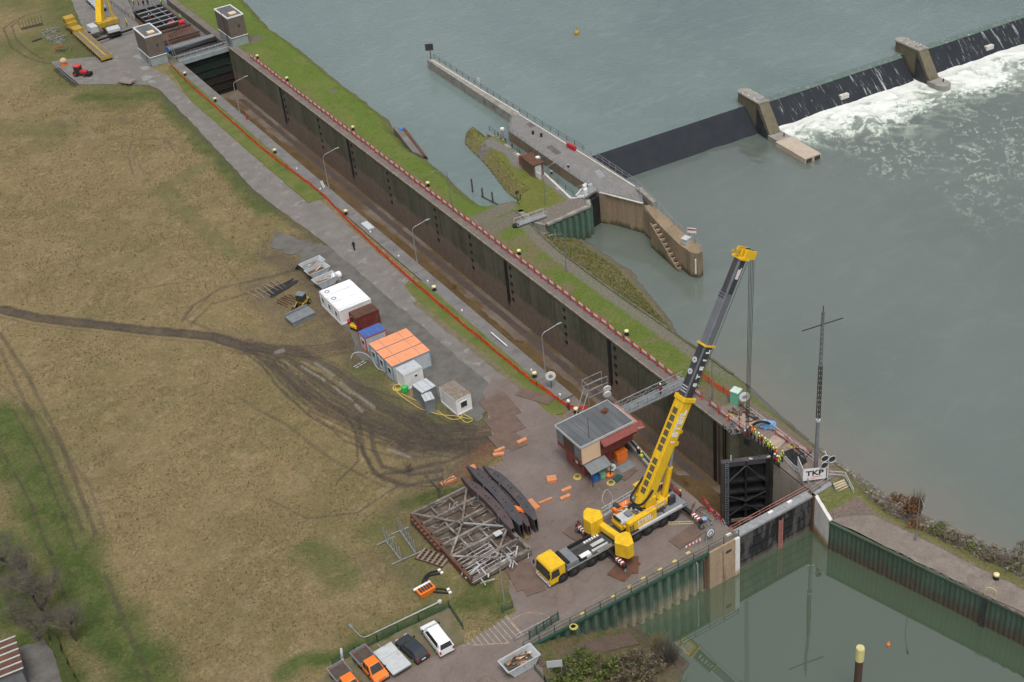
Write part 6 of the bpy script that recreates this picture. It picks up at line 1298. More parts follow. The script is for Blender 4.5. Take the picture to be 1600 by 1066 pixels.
def clutter(q,n,R,label,name='cable_heap'):
    mb=MB(); c=A(*q,.1)
    for k in range(n): a=r.uniform(0,6.3); x,y=r.uniform(-R,R),r.uniform(-R,R); l=r.uniform(.3,1.2); mb.bar((x,y,r.uniform(0,.3)),(x+l*math.cos(a),y+l*math.sin(a),r.uniform(0,.7)),r.uniform(.04,.14))
    o=single(name,mb,r.choice([M['dsteel'],M['dgrey'],M['rust']]),label,'clutter'); o.location=c
clutter((1145,672),22,1.0,'dark machinery clutter at the lock edge left of the workers'); clutter((1158,645),22,1.2,'tangle of rods and cables below the round signal by the toilet'); clutter((1175,655),12,.9,'loose tools on the platform beside the river railing'); clutter((1252,712),16,1.3,'pile of planks and rods by the river railing near the mast'); clutter((1112,812),16,1.0,'heap of hoses and gear at the stop log corner'); clutter((955,722),14,1.0,'cables and hoses on the ground before the control building'); clutter((1092,800),12,1.0,'loose gear beside the rear outrigger of the crane')
t=thing('lock_signal_board','white round signal in a square frame at the corner of the quay','signal',A(1110,845,.05)); MB().box((0,.05,1.3),(1.3,.1,1.3)).build('panel',M['dgrey'],t); MB().tube([(0,-.01,1.3),(0,-.07,1.3)],.5,16).build('disc',M['white'],t); MB().torus((0,-.08,1.3),.3,.05,14,5,'y').build('ring',M['dsteel'],t)
for s_ in(-.55,.55): MB().bar((s_,.1,0),(s_,.1,1.9),.07).build('post',M['silver'],t)
for k in range(5): pass
t=thing('warning_board','red and white striped warning board at the quay railing','barrier',A(1083,857,.05),-.02); 
for k in range(9): MB().bb(-1.1+.25*k,-.03,.7,-.86+.25*k,.03,.95).build('stripe',M['red'] if k%2 else M['white'],t)
for s_ in(-1,1): MB().bar((s_,.05,0),(s_,.05,.9),.06).build('post',M['steel'],t)
stack('blue_bag','crumpled light blue bag at the rear outrigger of the crane','bag',A(1100,813,.05),.3,lambda o:o.sphere((0,0,.2),.45,8,.6),mat('light_blue_sheet',(.25,.42,.65),rough=.6))
stack('pallet_ladder','small yellow white ladder lying behind the crane wheels','ladder',A(1067,817,.1),-.6,lambda o:[o.bar((-1.8,-.2,0),(1.8,-.2,0),.07),o.bar((-1.8,.2,0),(1.8,.2,0),.07)]+[o.bar((-1.6+.4*k,-.2,0),(-1.6+.4*k,.2,0),.05) for k in range(9)],mat('worn_yellow',(.55,.48,.25),rough=.7))
# harbour pile and buoys
p=A(1338,1090,-6); zt=zat(0,1012,p); print('PILE',p,zt); t=thing('mooring_pile','brown steel mooring pile with a tall yellow cap standing in the harbour','pile',(p.x,p.y,-6)); MB().cyl((0,0,-3),.42,3+zt+6-1.9,14).build('shaft',mat('rusty_pile',(.085,.045,.032),(.065,.038,.03),1.5,.6),t); MB().tube([(0,0,zt+6-1.9),(0,0,zt+6-.2),(0,0,zt+6)],[.48,.48,.44],14).build('cap',mat('pale_yellow_cap',(.62,.55,.25),(.52,.46,.22),2,.7,st=(1,1,.3)),t)
o=single('orange_buoy',MB().sphere((0,0,.1),.25,8).cyl((0,0,.2),.08,.35,6),M['orangep'],'tiny orange buoy floating in the harbour','buoy'); o.location=A(1388,1008,-6)
o=single('yellow_buoy',MB().sphere((0,0,.3),.6,10).cyl((0,0,.8),.1,1.1,6),M['yellow2'],'tiny yellow buoy far out on the upper river','buoy'); o.location=A(901,53,-2)
# shed at the lower left corner
c,L,Wd,rz_=pbox([(0,1005),(26,994),(47,1038),(20,1048)],3.2); t=thing('garden_shed','shed with a brown roof crossed by pale battens at the lower left corner','shed',(c.x-1,c.y,0),rz_); 
MB().bb(-2.6,-2.6,0,1.2,2.6,3.05).build('wall',M['dgrey'],t); rf=MB().bb(-2.8,-2.8,3.05,1.5,2.8,3.2).build('roof',M['rust'],t)
for k in range(6): MB().bb(-2.8,-2.8+1.1*k,3.2,1.5,-2.65+1.1*k,3.3).build('batten',M['silver'],rf)
sheet('shed_yard',rag(px([(0,1085),(0,1018),(70,1000),(88,1030),(102,1085)]),.2,1,7),.05,M['gravel'])
mb=MB(); mb.prism(rag(px([(75,985),(90,1000),(125,1080),(103,1080)]),.15,.8,3),0,.9); single('hedge',mb,mat('hedge_leaves',(.05,.065,.018),(.035,.045,.015),2.5,.95,bump=.8,fine=5),'clipped dark green hedge along the shed yard','hedge')
# little footbridge over the trench by the small lock
t=thing('small_footbridge','small grey steel footbridge with white arm over the trench beside the islet head','footbridge',A(828,350)); a,b_=A(806,352,.3),A(852,336,.3); W('deck',MB().bar(a,b_,1.2,.15),M['steel'],t)
mb=MB(); d=(b_-a).normalized(); n=Vector((-d.y,d.x,0))*.6
for s_ in(-1,1):
    mb.bar(a+n*s_+Vector((0,0,1)),b_+n*s_+Vector((0,0,1)),.06)
    for k in range(5): p=a.lerp(b_,k/4)+n*s_; mb.bar(p,p+Vector((0,0,1)),.05)
W('guard_rail',mb,M['silver'],t); W('turntable',MB().cyl((a.x,a.y,-.1),.6,.5,10),M['black'],t)
c=A(730,310); t=thing('small_sign','small dark sign plate on a pole at the end of the small bay','sign',A(809,318)); MB().bar((0,0,0),(0,0,2.4),.08).build('post',M['dsteel'],t); MB().box((0,-.06,2.2),(.7,.05,.6)).build('panel',M['dsteel'],t)
# ---------------------------------------------------------------- the big mobile crane
Fp,Rp=A(853,880,2.8),A(1056,780,1.7); rzc=heading(Rp,Fp); Cc=(Fp+Rp)/2; CL=(Vector((Fp.x,Fp.y,0))-Vector((Rp.x,Rp.y,0))).length+1.3; print('CRANE',Fp,Rp,CL,math.degrees(rzc))
K=thing('mobile_crane','huge yellow mobile crane with a long raised boom standing on the crane yard','crane',(Cc.x,Cc.y,.05),rzc); h=CL/2
W_=3.0
MB().bb(-h+.2,-.9,.75,h-2.6,.9,1.25).build('chassis',M['dsteel'],K)
for s_ in(-1,1):
    for k in range(9): MB().bb(-h+1.2+1.55*k,s_*1.3-.12,1.56,-h+1.9+1.55*k,s_*1.3+.12,1.68).build('deck_locker',M['dgrey' if k%2 else 'dsteel'],K)
dk=MB().bb(-h,-W_/2,1.3,h-2.5,W_/2,1.55).build('deck',mat('crane_deck',(.085,.088,.092),(.06,.062,.066),1,.6,c3=(.14,.14,.14),s3=.8),K)
mb=MB()
for s_ in(-1,1): mb.bar((-h,s_*W_/2,1.5),(h-2.6,s_*W_/2,1.5),.07,.12)
mb.build('deck_edge',M['steel'],K)
cb=MB().extr([(h-2.35,.55),(h-.1,.5),(h,1.2),(h-.25,2.7),(h-.5,2.95),(h-2.35,2.95)],-W_/2,W_/2).build('cab',M['yellow'],K,bevel=.08)
MB().extr([(h-.01,1.35),(h+.02,1.35),(h-.22,2.6),(h-.25,2.6)],-W_/2+.15,W_/2-.15).build('windscreen',M['glass'],cb)
for s_ in(-1,1): MB().extr([(h-1.5,1.5),(h-.25,1.45),(h-.42,2.55),(h-1.4,2.55)],s_*(W_/2+.015)-.02,s_*(W_/2+.015)+.02).build('side_window',M['glass'],cb); MB().box((h+.05,s_*(W_/2+.12),2.2),(.15,.2,.55)).build('mirror',M['black'],cb); MB().box((h+.0,s_*1.1,.85),(.12,.4,.22)).build('headlight',M['silver'],cb)
mb=MB()
for k in range(5): mb.bb(h+.0,-.75+.3*k,.55,h+.035,-.62+.3*k,.8)
mb.build('front_stripe',M['white'],cb)
MB().bb(h-.06,-1.45,.42,h+.02,1.45,.56).build('bumper',M['white'],cb)
for d in (1.9,3.55,6.2,7.8,9.9,12.9,14.6,16.9,18.6):
    if d>CL-1: continue
    x=h-d
    for s_ in(-1,1): w2=MB().wheel((x,s_*1.3,.76),.76,.44,18).build('wheel',M['black'],K); MB().wheel((x,s_*1.33,.76),.34,.44,12).build('rim',M['dsteel'],w2)
for x0,x1 in((h-2.9,h-5.4),(h-8.4,h-9.3),(h-10.6,h-12.1),(h-15.3,h-16.2)):
    for s_ in(-1,1): MB().bb(x1,s_*1.05,.62,x0,s_*1.45,1.28).build('side_box',M['dsteel'],K)
# gear on the front deck
for b_,m,n in (((h-4.4,-1.3,1.55,h-2.7,1.3,2.1),'dgrey','engine_cover'),((h-8.9,-.55,1.55,h-4.6,.55,1.72),'dsteel','spine_cover'),((h-6.2,.7,1.56,h-4.8,1.3,2.0),'white','tool_box'),((h-8.9,.7,1.56,h-6.6,1.0,1.75),'silver','rod'),((h-9.2,1.1,1.56,h-6.2,1.46,1.62),'plank','step_board'),((h-8.8,-.1,1.73,h-7.0,.42,1.8),'silver','plate'),((h-3.2,-1.2,2.1,h-2.8,1.2,2.35),'black','exhaust')): MB().bb(*b_).build(n,M[m],K)
for k in range(6): MB().box((h-8.7+.38*k,-.95,1.62),(.24,.3,.12)).build('cable_block',M['white'],K)
MB().bb(h-8.0,-1.42,1.55,h-4.6,-1.2,2.0).build('pipe_bank',M['black'],K); MB().bb(h-5.5,.72,1.56,h-4.6,1.35,1.9).build('battery_box',M['black'],K)
MB().bb(-h+.1,-1.4,1.56,-h+3.2,1.4,1.75).build('rear_deck_plate',M['dgrey'],K); MB().bb(-h+3.4,-1.3,1.56,-h+6.2,1.3,1.66).build('rear_deck_plate',M['dgrey'],K)
MB().bar((-h+.8,1.35,1.62),(-h+7.5,1.35,1.62),.28).build('stowed_tube',M['silver'],K)
# outriggers
for q,z,lab in(((977,893),.2,0),((903,830),.2,0),((1096,824),.2,0),(None,.2,1)):
    p=A(*q,.2) if q else Vector((Rp.x+.6,Rp.y+5.2,.2)); l=Lc(K,p); s_=1 if l.y>0 else -1
    o=MB().bar((l.x,s_*.6,1.0),(l.x,l.y+s_*.15,1.0),.42,.5).build('outrigger_beam',M['black'],K); MB().cyl((l.x,l.y,.12),.13,1.1,10).build('jack',M['steel'],o); MB().cyl((l.x,l.y,.02),.45,.12,12).build('pad',M['dsteel'],o)
    mb=MB()
    for k in range(4): mb.bb(l.x-.22,l.y-s_*(.3+.45*k)-.12,.9,l.x+.22,l.y-s_*(.3+.45*k)+.12,1.27)
    mb.build('warning_stripe',mat('faded_stripe_red',(.3,.04,.04),rough=.6),o); 
    mb=MB()
    for k in range(3): mb.bb(l.x-.225,l.y-s_*(.52+.45*k)-.1,.9,l.x+.225,l.y-s_*(.52+.45*k)+.1,1.275)
    mb.build('white_stripe',M['white'],o)
for q,a,L,Wd,l in (((975,890),.35,3.6,2.4,'rusty crossed steel plates under the front outrigger toward the quay'),((1075,838),.1,4.6,2.0,'brown steel plate under the rear outrigger of the crane'),((903,830),.2,3.0,2.6,'brown steel plate under the far front outrigger')): gmat(A(*q),L,Wd,a+rzc,l,'steel plates under the crane outriggers',.06,M['rust'] if a==.35 else None)
gmat(A(983,884),2.8,2.2,rzc+.9,'rusty crossed steel plates under the front outrigger toward the quay','steel plates under the crane outriggers',.1,M['rust'])
# upper works in world coordinates along the boom heading
T=A(1166,392,30.3); base=A(1008,783,3.4)
LT=A(1168,712,1.0); TX_,TY_=LT.x-.1,LT.y
zt_=zat(0,390,Vector((TX_,TY_,0))); T=Vector((TX_-.9,TY_,zt_)); print('TIP',T,PJ(T),'leaf',LT)
bh=heading(base,T); ux=Vector((math.cos(bh),math.sin(bh),0)); uy=Vector((-ux.y,ux.x,0)); S0=Vector((base.x,base.y,0))
def SU(x,y,z): return S0+ux*x+uy*y+Vector((0,0,z))
def sbox(name,x0,y0,z0,x1,y1,z1,m,par=K,bevel=0,tp=None):
    mb=MB(); mb.hexa([SU(x0,y0,z0),SU(x1,y0,z0),SU(x1,y1,z0),SU(x0,y1,z0),SU(x0,y0,z1),SU(x1,y0,z1),SU(x1,y1,z1),SU(x0,y1,z1)]); return W(name,mb,m,par,bevel=bevel)
ct=SU(1.6,0,0); mb=MB(); mb.cyl((ct.x,ct.y,1.5),1.35,.5,20); W('slewing_ring',mb,M['dsteel'],K)
sbox('superstructure_frame',-4.6,-.95,2.0,3.6,.95,2.5,M['yellow'])
for s_ in(-1,1): sbox('boom_bracket',-.7,s_*.85-.12,2.4,1.0,s_*.85+.12,4.3,M['yellow'],bevel=.05)
# plan points of the two big counterweight blocks
def cw(qs,z0,z1,zs):
    P=[A(*q,z1) for q in qs]; mb=MB(); c=sum(P,Vector())/len(P); mb.prism([(p.x,p.y) for p in P],z0,z1-.18); o=W('counterweight',mb,M['yellow'],K,bevel=.06)
    mb=MB(); mb.prism([(c.x+(p.x-c.x)*.96,c.y+(p.y-c.y)*.96) for p in P],z1-.17,z1); W('top_plate',mb,M['yellow'],o)
    for k in range(zs): mb=MB(); z=z0+.45+k*.5; mb.prism([(c.x+(p.x-c.x)*1.015,c.y+(p.y-c.y)*1.015) for p in P],z,z+.06); W('slab_edge',mb,mat('cw_edge_%d'%k,(.3,.16,.015),rough=.6),o)
    mb=MB(); mb.cyl((c.x,c.y,z1+.0),.14,.1,8); W('lifting_eye',mb,M['dsteel'],o); return o
cw([(911,797),(917,791),(938,795),(942,806),(932,812),(923,816),(911,808)],1.7,4.1,3); o=cw([(960,834),(978,828),(985,831),(990,846),(981,852),(960,846)],1.7,4.0,3)
l=A(978,851,2.6); 
for k,(dx,m) in enumerate(((0,'red'),(.0,'white'),(0,'red'))): mb=MB(); mb.box((l.x,l.y-.05,2.3+.36*k),(.6,.3,.34),bh); W('warning_panel',mb,M[m],o)
a,b_=A(934,812,3.2),A(968,836,3.2); mb=MB(); mb.bar((a.x,a.y,2.6),(b_.x,b_.y,2.6),.8,.8); W('counterweight_beam',mb,M['yellow'],K,bevel=.06)
sbox('engine_housing',-4.2,-1.0,2.5,-2.4,.8,3.0,M['silver'],bevel=.05); sbox('engine_deck',-4.3,-1.25,2.45,-1.9,1.2,2.62,M['yellow'],bevel=.03); sbox('grille',-1.9,-.5,2.5,-.8,.7,2.9,M['dgrey']); 
mb=MB(); a,b_=SU(-1.3,-.6,3.1),SU(-1.3,.6,3.1); mb.tube([a,b_],.42,14); W('winch_drum',mb,M['dsteel'],K)
mb=MB(); a,b_=SU(-2.9,1.4,2.9),SU(-2.9,2.3,2.9); mb.tube([a,b_],.4,14); W('winch_drum',mb,M['dsteel'],K)
sbox('hydraulic_block',-3.6,1.3,2.4,-1.2,2.0,3.1,M['orangep']); sbox('walkway',-4.8,2.1,2.3,1.0,2.5,2.36,M['steel'])
mb=MB()
for z in(2.9,3.4): mb.bar(SU(-4.8,2.5,z),SU(1,2.5,z),.06)
for k in range(6): mb.bar(SU(-4.8+1.16*k,2.5,2.3),SU(-4.8+1.16*k,2.5,3.4),.06)
for z in(3.0,3.5): mb.bar(SU(-1,-1.5,z),SU(1.9,-1.5,z),.06)
for k in range(3): mb.bar(SU(-1+1.4*k,-1.5,2.4),SU(-1+1.4*k,-1.5,3.5),.06)
W('guard_rail',mb,M['silver'],K)
mb=MB()
r=random.Random(77)
for k in range(26): x,y=r.uniform(-4,0),r.uniform(-1.1,1.9); mb.bar(SU(x,y,r.uniform(2.6,3.2)),SU(x+r.uniform(-.8,.8),y+r.uniform(-.7,.7),r.uniform(2.7,3.5)),r.uniform(.05,.14))
W('hydraulic_lines',mb,M['silver'],K)
# long yellow side housing with lettering, and the operator cab beyond
a,b_=A(1000,838,1.9),A(1031,818,1.9); sd=SU(0,0,0)
la=(a-S0).dot(ux); lb=(b_-S0).dot(ux); ly=((a-S0).dot(uy)+(b_-S0).dot(uy))/2; print('SIDE',la,lb,ly)
la,lb,ly=la-.6,lb+.6,-1.75
hs_=sbox('side_housing',la,ly,1.7,lb,ly+.75,3.3,M['yellow'],bevel=.1)
me=letters('lettering','STEIL',.95,(0,0,0),(1,0,0),(0,0,1),M['white'],None,.03,.02,1.1); me.parent=hs_
pc=Lc(K,SU((la+lb)/2+.3,ly-.03,2.5)); me.location=pc; me.rotation_euler=(0,0,bh-rzc); me['label']='white lettering on the yellow side housing'
for k in range(5): sbox('louvre',-4.1+.36*k,-1.03,2.68,-3.9+.36*k,-1.0,2.95,M['dgrey'])
for (x0,y0,z0,x1,y1,z1,m_) in ((-3.2,-.6,3.1,-2.4,.3,3.3,'dgrey'),(-.6,-1.4,2.5,.6,-.95,2.95,'orangep'),(.8,.9,2.5,1.8,1.5,3.2,'dsteel'),(-1.8,1.0,2.5,-.3,1.3,2.8,'dsteel'),(1.2,-.9,2.5,2.6,.9,2.8,'yellow'),(2.7,-1.4,2.0,3.7,-1.0,3.1,'dsteel'),(-4.6,-.6,3.1,-4.3,.6,3.35,'black')): sbox('machinery_box',x0,y0,z0,x1,y1,z1,M[m_],bevel=.03)
for k in range(4): W('hydraulic_hose',MB().tube(wires([SU(-.3,-.5+.3*k,2.6),SU(.3,-.6+.35*k,3.5),SU(.9,-.4+.25*k,3.2),SU(2.2,-.3+.2*k,2.6)],5),.05,5),M['black'],K)
mb=MB()
for s_ in(-.25,.25): mb.bar(SU(la+.4+s_,ly-.3,.7),SU(la+.4+s_,ly-.05,2.9),.05)
for k in range(7): mb.bar(SU(la+.15,ly-.3+.035*k,.8+.32*k),SU(la+.65,ly-.3+.035*k,.8+.32*k),.05)
W('access_ladder',mb,M['dsteel'],K)
for x in(la+.05,lb-.3): sbox('panel_seam',x,ly-.012,1.8,x+.04,ly,3.2,M['dsteel'],hs_)
c0=sbox('operator_cab',.3,1.7,2.2,2.4,2.7,4.2,M['yellow'],bevel=.08); sbox('cab_window',.5,1.66,2.9,2.45,2.74,3.9,M['glass'],c0)
# boom: local frame x along the boom, z to its back
foot=SU(-.1,0,3.6); D=(T-foot); BLn=D.length; D.normalize(); el=math.asin(D.z); hb=math.atan2(D.y,D.x)
def bpart(mb,name,m,par=None,bevel=0):
    o=mb.build(name,m,par or K,bevel=bevel)
    if par is None: o.location=Lc(K,foot); o.rotation_euler=Matrix.Rotation(hb-rzc,3,'Z').__matmul__(Matrix.Rotation(-el,3,'Y')).to_euler()
    return o
def tpix(y):
    return min(np.arange(0,1,.002),key=lambda t:abs(PJ(foot+D*BLn*t)[1]-y))*BLn
t1,t2,t3=tpix(618),tpix(538),tpix(458); print('BOOM',BLn,t1,t2,t3,math.degrees(el))
def octa(x0,x1,w_,h_,ch):
    mb=MB(); w2,h2=w_/2,h_/2; pr=[(-w2,-h2+ch*1.6),(-w2+ch*1.3,-h2),(w2-ch*1.3,-h2),(w2,-h2+ch*1.6),(w2,h2-ch),(w2-ch,h2),(-w2+ch,h2),(-w2,h2-ch)]
    n=len(pr); mb.add([(x0,a,b_) for a,b_ in pr]+[(x1,a,b_) for a,b_ in pr],[tuple(reversed(range(n))),tuple(range(n,2*n))]+[(i,(i+1)%n,n+(i+1)%n,n+i) for i in range(n)]); return mb
W1,H1=1.45,1.75
bs=bpart(octa(-.6,t1,W1,H1,.12),'boom_base_section',M['yellow'])
GRT=mat('boom_grating',(.11,.1,.07),(.08,.075,.05),3,.8); x=1.0
while x<t1-1:
    bpart(MB().bb(x,-.36,H1/2+.003,x+.75,.36,H1/2+.03),'back_panel',GRT,bs); x+=1.0
    if abs(x-6)<.5 or abs(x-13)<.5: x+=.8
mb=MB()
for s_ in(-1,1): mb.bb(.3,s_*.52-.09,H1/2,t1-.1,s_*.52+.09,H1/2+.1)
bpart(mb,'back_rail',M['yellow'],bs)
bpart(MB().bb(t1-.6,-W1/2-.16,-H1/2-.16,t1,W1/2+.16,H1/2+.16),'boom_collar',M['yellow'],bevel=.06)
letters('lettering','STEIL',1.35,(t1*.76,-W1/2-.02,.1),(1,0,0),(0,0,1),M['white'],bs,.03,.04,1.15)
bpart(MB().bb(t1*.58,-W1/2-.03,-.3,t1*.58+.22,-W1/2-.005,.35),'white_mark',M['white'],bs)
BK=mat('boom_black',(.035,.037,.045),(.055,.058,.066),.9,.35,spec=.5); BG=mat('boom_grey',(.13,.138,.16),(.155,.163,.185),.7,.4,spec=.5)
s2=bpart(octa(t1,t2,1.25,1.5,.14),'boom_section',BK)
bpart(MB().bb(t1,-.62,.48,t2,-.4,.76),'side_strip',BG,s2)
for k in range(3): bpart(MB().bb(t1+.5+.35*k,-.42,.755,t1+.62+.35*k,.5,.77),'stripe',M['silver'],s2)
for k in range(2): bpart(MB().tube([(t1+3.1+1.5*k,.15,.74),(t1+3.1+1.5*k,.15,.8)],.36,14),'roller_cover',M['silver'],s2); bpart(MB().tube([(t1+3.1+1.5*k,.15,.8),(t1+3.1+1.5*k,.15,.82)],.1,8),'roller_pin',M['black'],s2)
for k,chh in enumerate('STEIL'): letters('letter',chh,.8,(t1+1.7+(t2-t1-2.2)*k/4.2,-.65,-.05),(1,0,0),(0,0,1),M['white'],s2,.03,.04,1.2)
bpart(MB().bb(t2-.1,-.74,-.86,t2+.12,.74,.86),'boom_collar',M['yellow'])
s3_=bpart(octa(t2,t3,1.12,1.35,.14),'boom_section',BG)
s4_=bpart(octa(t3,BLn-.6,1.0,1.22,.13),'boom_section',BG); bpart(MB().bb(t3+.2,-.3,.605,BLn-.6,.4,.63),'back_panel',mat('boom_back_dark',(.07,.066,.075),rough=.5),s4_); bpart(MB().bb(t3-.5,-.52,-.45,BLn-.6,-.5,.32),'side_panel',BK,s4_)
for k in range(3): bpart(MB().bb(t3-.6+.35*k,-.42,.68 if k<2 else .62,t3-.45+.35*k,.5,.695 if k<2 else .64),'stripe',BK,s3_)
for k,chh in enumerate('STEIL'): letters('letter',chh,.66,(t3+2.1+(BLn-t3-4)*k/4.2,-.53,-.05),(1,0,0),(0,0,1),M['white'],s4_,.03,.04,1.2)
hd_=bpart(MB().bb(BLn-.8,-.85,-.7,BLn-.5,.85,.7),'boom_head',M['yellow'],bevel=.04)
mb=MB(); mb.bb(BLn-.5,-.8,-1.5,BLn+.5,-.55,.3); mb.bb(BLn-.5,.55,-1.5,BLn+.5,.8,.3); mb.bb(BLn-.5,-.1,-1.4,BLn+.4,.1,.2); bpart(mb,'sheave_frame',M['yellow'],hd_)
for y in(-.45,-.25,.25,.45): bpart(MB().wheel((BLn+.1,y,-1.25),.42,.09,14),'sheave',M['dsteel'],hd_)
mb=MB(); mb.bb(BLn-.4,.85,-.1,BLn-.1,1.3,.5); mb.bb(BLn-.3,-.3,.7,BLn+.2,.2,1.0); bpart(mb,'head_gear',M['yellow2'],hd_)
# luffing cylinder, hose loop, hook ropes
def BP(x,y,z): 
    R=Matrix.Rotation(hb,3,'Z')@Matrix.Rotation(-el,3,'Y'); return foot+R@Vector((x,y,z))
a=SU(3.0,0,2.4); b_=BP(t1*.56,0,-H1/2-.35); m_=a.lerp(b_,.55)
mb=MB(); mb.tube([a,m_],.42,14); W('luffing_cylinder',mb,M['yellow'],K); mb=MB(); mb.tube([m_,b_],.2,10); o=W('cylinder_rod',mb,M['steel'],K)
bpart(MB().extr([(t1*.53,-H1/2),(t1*.6,-H1/2),(t1*.58,-H1/2-.65),(t1*.545,-H1/2-.65)],-.5,.5),'cylinder_bracket',M['yellow'],bevel=.05)
bpart(MB().extr([(t1*.62,-H1/2),(t1*.66,-H1/2),(t1*.68,-H1/2-.8),(t1*.66,-H1/2-.85)],-.25,.25),'boom_hook_arm',M['yellow'])
mb=MB(); mb.tube(wires([BP(2.6,1.1,.4),BP(.9,1.1,1.0),BP(-.1,.9,1.5),BP(-.4,0,1.7),BP(-.1,-.9,1.5),BP(.8,-1.1,1.0),BP(2.0,-1.05,.5)],6),.15,8); W('hose_loop',mb,M['black'],K)
mb=MB(); mb.tube(wires([SU(-4,2.4,3),SU(-4.3,2.9,4.4),SU(-3.2,3.3,5.0),SU(-2.6,3.0,3.4),SU(-3.4,2.8,2.6)],8),.03,5); W('loose_cable',mb,M['silver'],K)
hk=Vector((TX_,TY_,1.2+2.2)); 
for dy in(-.42,-.14,.14,.42):
    s_=BP(BLn+.1,dy,-1.6); mb=MB(); mb.tube([s_,(hk.x,hk.y+dy*.6,hk.z+.5)],.035,5); W('hoist_rope',mb,M['dsteel'],K)
mb=MB(); mb.box((hk.x,hk.y,hk.z),(.35,.9,1.2),bh); W('hook_block',mb,M['leaf'],K,bevel=.08)
mb=MB(); mb.tube([BP(t1,-.3,-H1/2-.3),BP(BLn-.3,-.3,-1.1)],.03,5); W('guide_rope',mb,M['dsteel'],K)
# ---------------------------------------------------------------- the lock gate leaf hanging on the hook
c0,c1=A(1127,722,.6),A(1203,713,.6)
d=(c1-c0).normalized(); 
c0=c0; zz=0.6; LW=(c1-c0).length; print('LEAF',c0,c1,LW)
G=thing('hanging_gate_leaf','black lock gate leaf hanging from the crane inside the drained lock','lock gate leaf',(c0.x,c0.y,-10.2),heading(c0,c1)); GH=10.8; 
MB().bb(0,.35,0,LW,.47,GH-.3).build('skin_plate',M['leaf'],G)
for k,(z,hh) in enumerate([(0.3,.5),(2.5,.3),(4.2,.3),(5.5,.35),(7.3,.35),(GH-.35,.75)]): MB().bb(0,-.35,z-hh/2,LW,.35,z+hh/2).build('cross_girder',M['leafbeam'] if z>10 else M['leaf'],G)
for x,w_ in((.18,.5),(LW/2,.3),(LW-.3,.6)): MB().bb(x-w_/2,-.36,.1,x+w_/2,.34,GH-.1).build('upright_girder',M['leaf'] if x>0.2 else M['leafbeam'],G)
DG=mat('gate_brace',(.1,.095,.1),(.06,.058,.06),1,.6)
for p,q in(((.6,7.4),(LW/2,GH-.7)),((LW-.5,7.0),(LW/2,GH-.7)),((.7,5.3),(LW/2,4.0)),((LW-.6,5.3),(LW/2,4.0)),((.7,1.6),(LW/2,3.4)),((LW-.6,1.6),(LW/2,3.4))): MB().bar((p[0],-.42,p[1]),(q[0],-.42,q[1]),.12,.14,(0,1,0)).build('brace',DG if p[1]>7 else M['dsteel'],G)
mb=MB(); 
for s_ in(.42,.86): mb.bar((s_,-.5,.3),(s_,-.5,GH+.2),.06)
z=.4
while z<GH: mb.bar((.42,-.5,z),(.86,-.5,z),.05); z+=.3
mb.build('ladder',M['dgrey'],G)
mb=MB(); mb.tube([(LW*.58+1.3*(1-math.cos(a_)) ,-.1,GH+.15-.35*math.sin(a_)) for a_ in np.linspace(0,3.14,9)],.14,6); mb.build('lifting_bow',M['cgrey'],G)
MB().bar((1.25,0,GH),(1.25,0,GH+.9),.1).build('lifting_lug',M['white'],G)
for x in(1.3,LW-1.2): MB().tube([(x,0,GH),(LW/2,0,GH+2.2)],.04,5).build('sling',M['dsteel'],G)
MB().bb(1.2,-.45,.6,4,-.38,1.1).build('timber_pad',M['plank'],G)
# ---------------------------------------------------------------- machines at the upper gate
def low_loader(p,q,label,gr,L=None,cabl=True):
    a,b_=A(*p,1.2),A(*q,1.2); hd2=heading(b_,a); L=L or (a-b_).length; t=thing('low_loader',label,'lorry',((a.x+b_.x)/2,(a.y+b_.y)/2,0),hd2,gr); h=L/2
    if cabl:
        MB().bb(-h,-1.35,1.0,h-7.5,1.35,1.25).build('load_bed',mat('loader_bed',(.2,.17,.12),(.14,.12,.09),2,.8),t); MB().bb(-h+.6,-.22,1.25,h-8,.22,1.3).build('bed_stripe',M['yellow2'],t)
        for s_ in(-1,1): MB().bb(-h,s_*1.35-.06,.95,h-7.4,s_*1.35+.06,1.33).build('bed_edge',M['yellow2'],t)
        MB().bb(-h-.1,-1.35,.5,-h+.15,1.35,1.2).build('tail_board',M['yellow2'],t); MB().bb(h-8.2,-1.1,1.1,h-5.2,1.1,1.9).build('gooseneck',M['yellow2'],t)
        MB().bb(h-5.2,-1.0,.7,h-2.4,1.0,1.3).build('tractor_frame',M['yellow2'],t); cb=MB().bb(h-2.4,-1.25,.7,h,1.25,3.2).build('cab',M['yellow2'],t,bevel=.1); MB().bb(h-.02,-1.1,1.9,h+.03,1.1,2.8).build('windscreen',M['glass'],cb); MB().bb(h-3.6,-1.15,1.0,h-2.5,1.15,2.3).build('ballast_box',M['yellow2'],t)
        for s_ in(-1,1): MB().bb(h-1.4,s_*1.27-.02,1.9,h-.4,s_*1.27+.02,2.7).build('side_window',M['glass'],cb)
        wheelset(t,[h-1.2,h-3.2,h-4.5],1.1,.52,.35)
        wheelset(t,[-h+1+1.45*k for k in range(8) if -h+1+1.45*k<h-8.5],1.15,.42,.4)
    return t
low_loader((108,36),(166,88),'yellow multi axle low loader lorry near the upper gate, cab facing away',None)
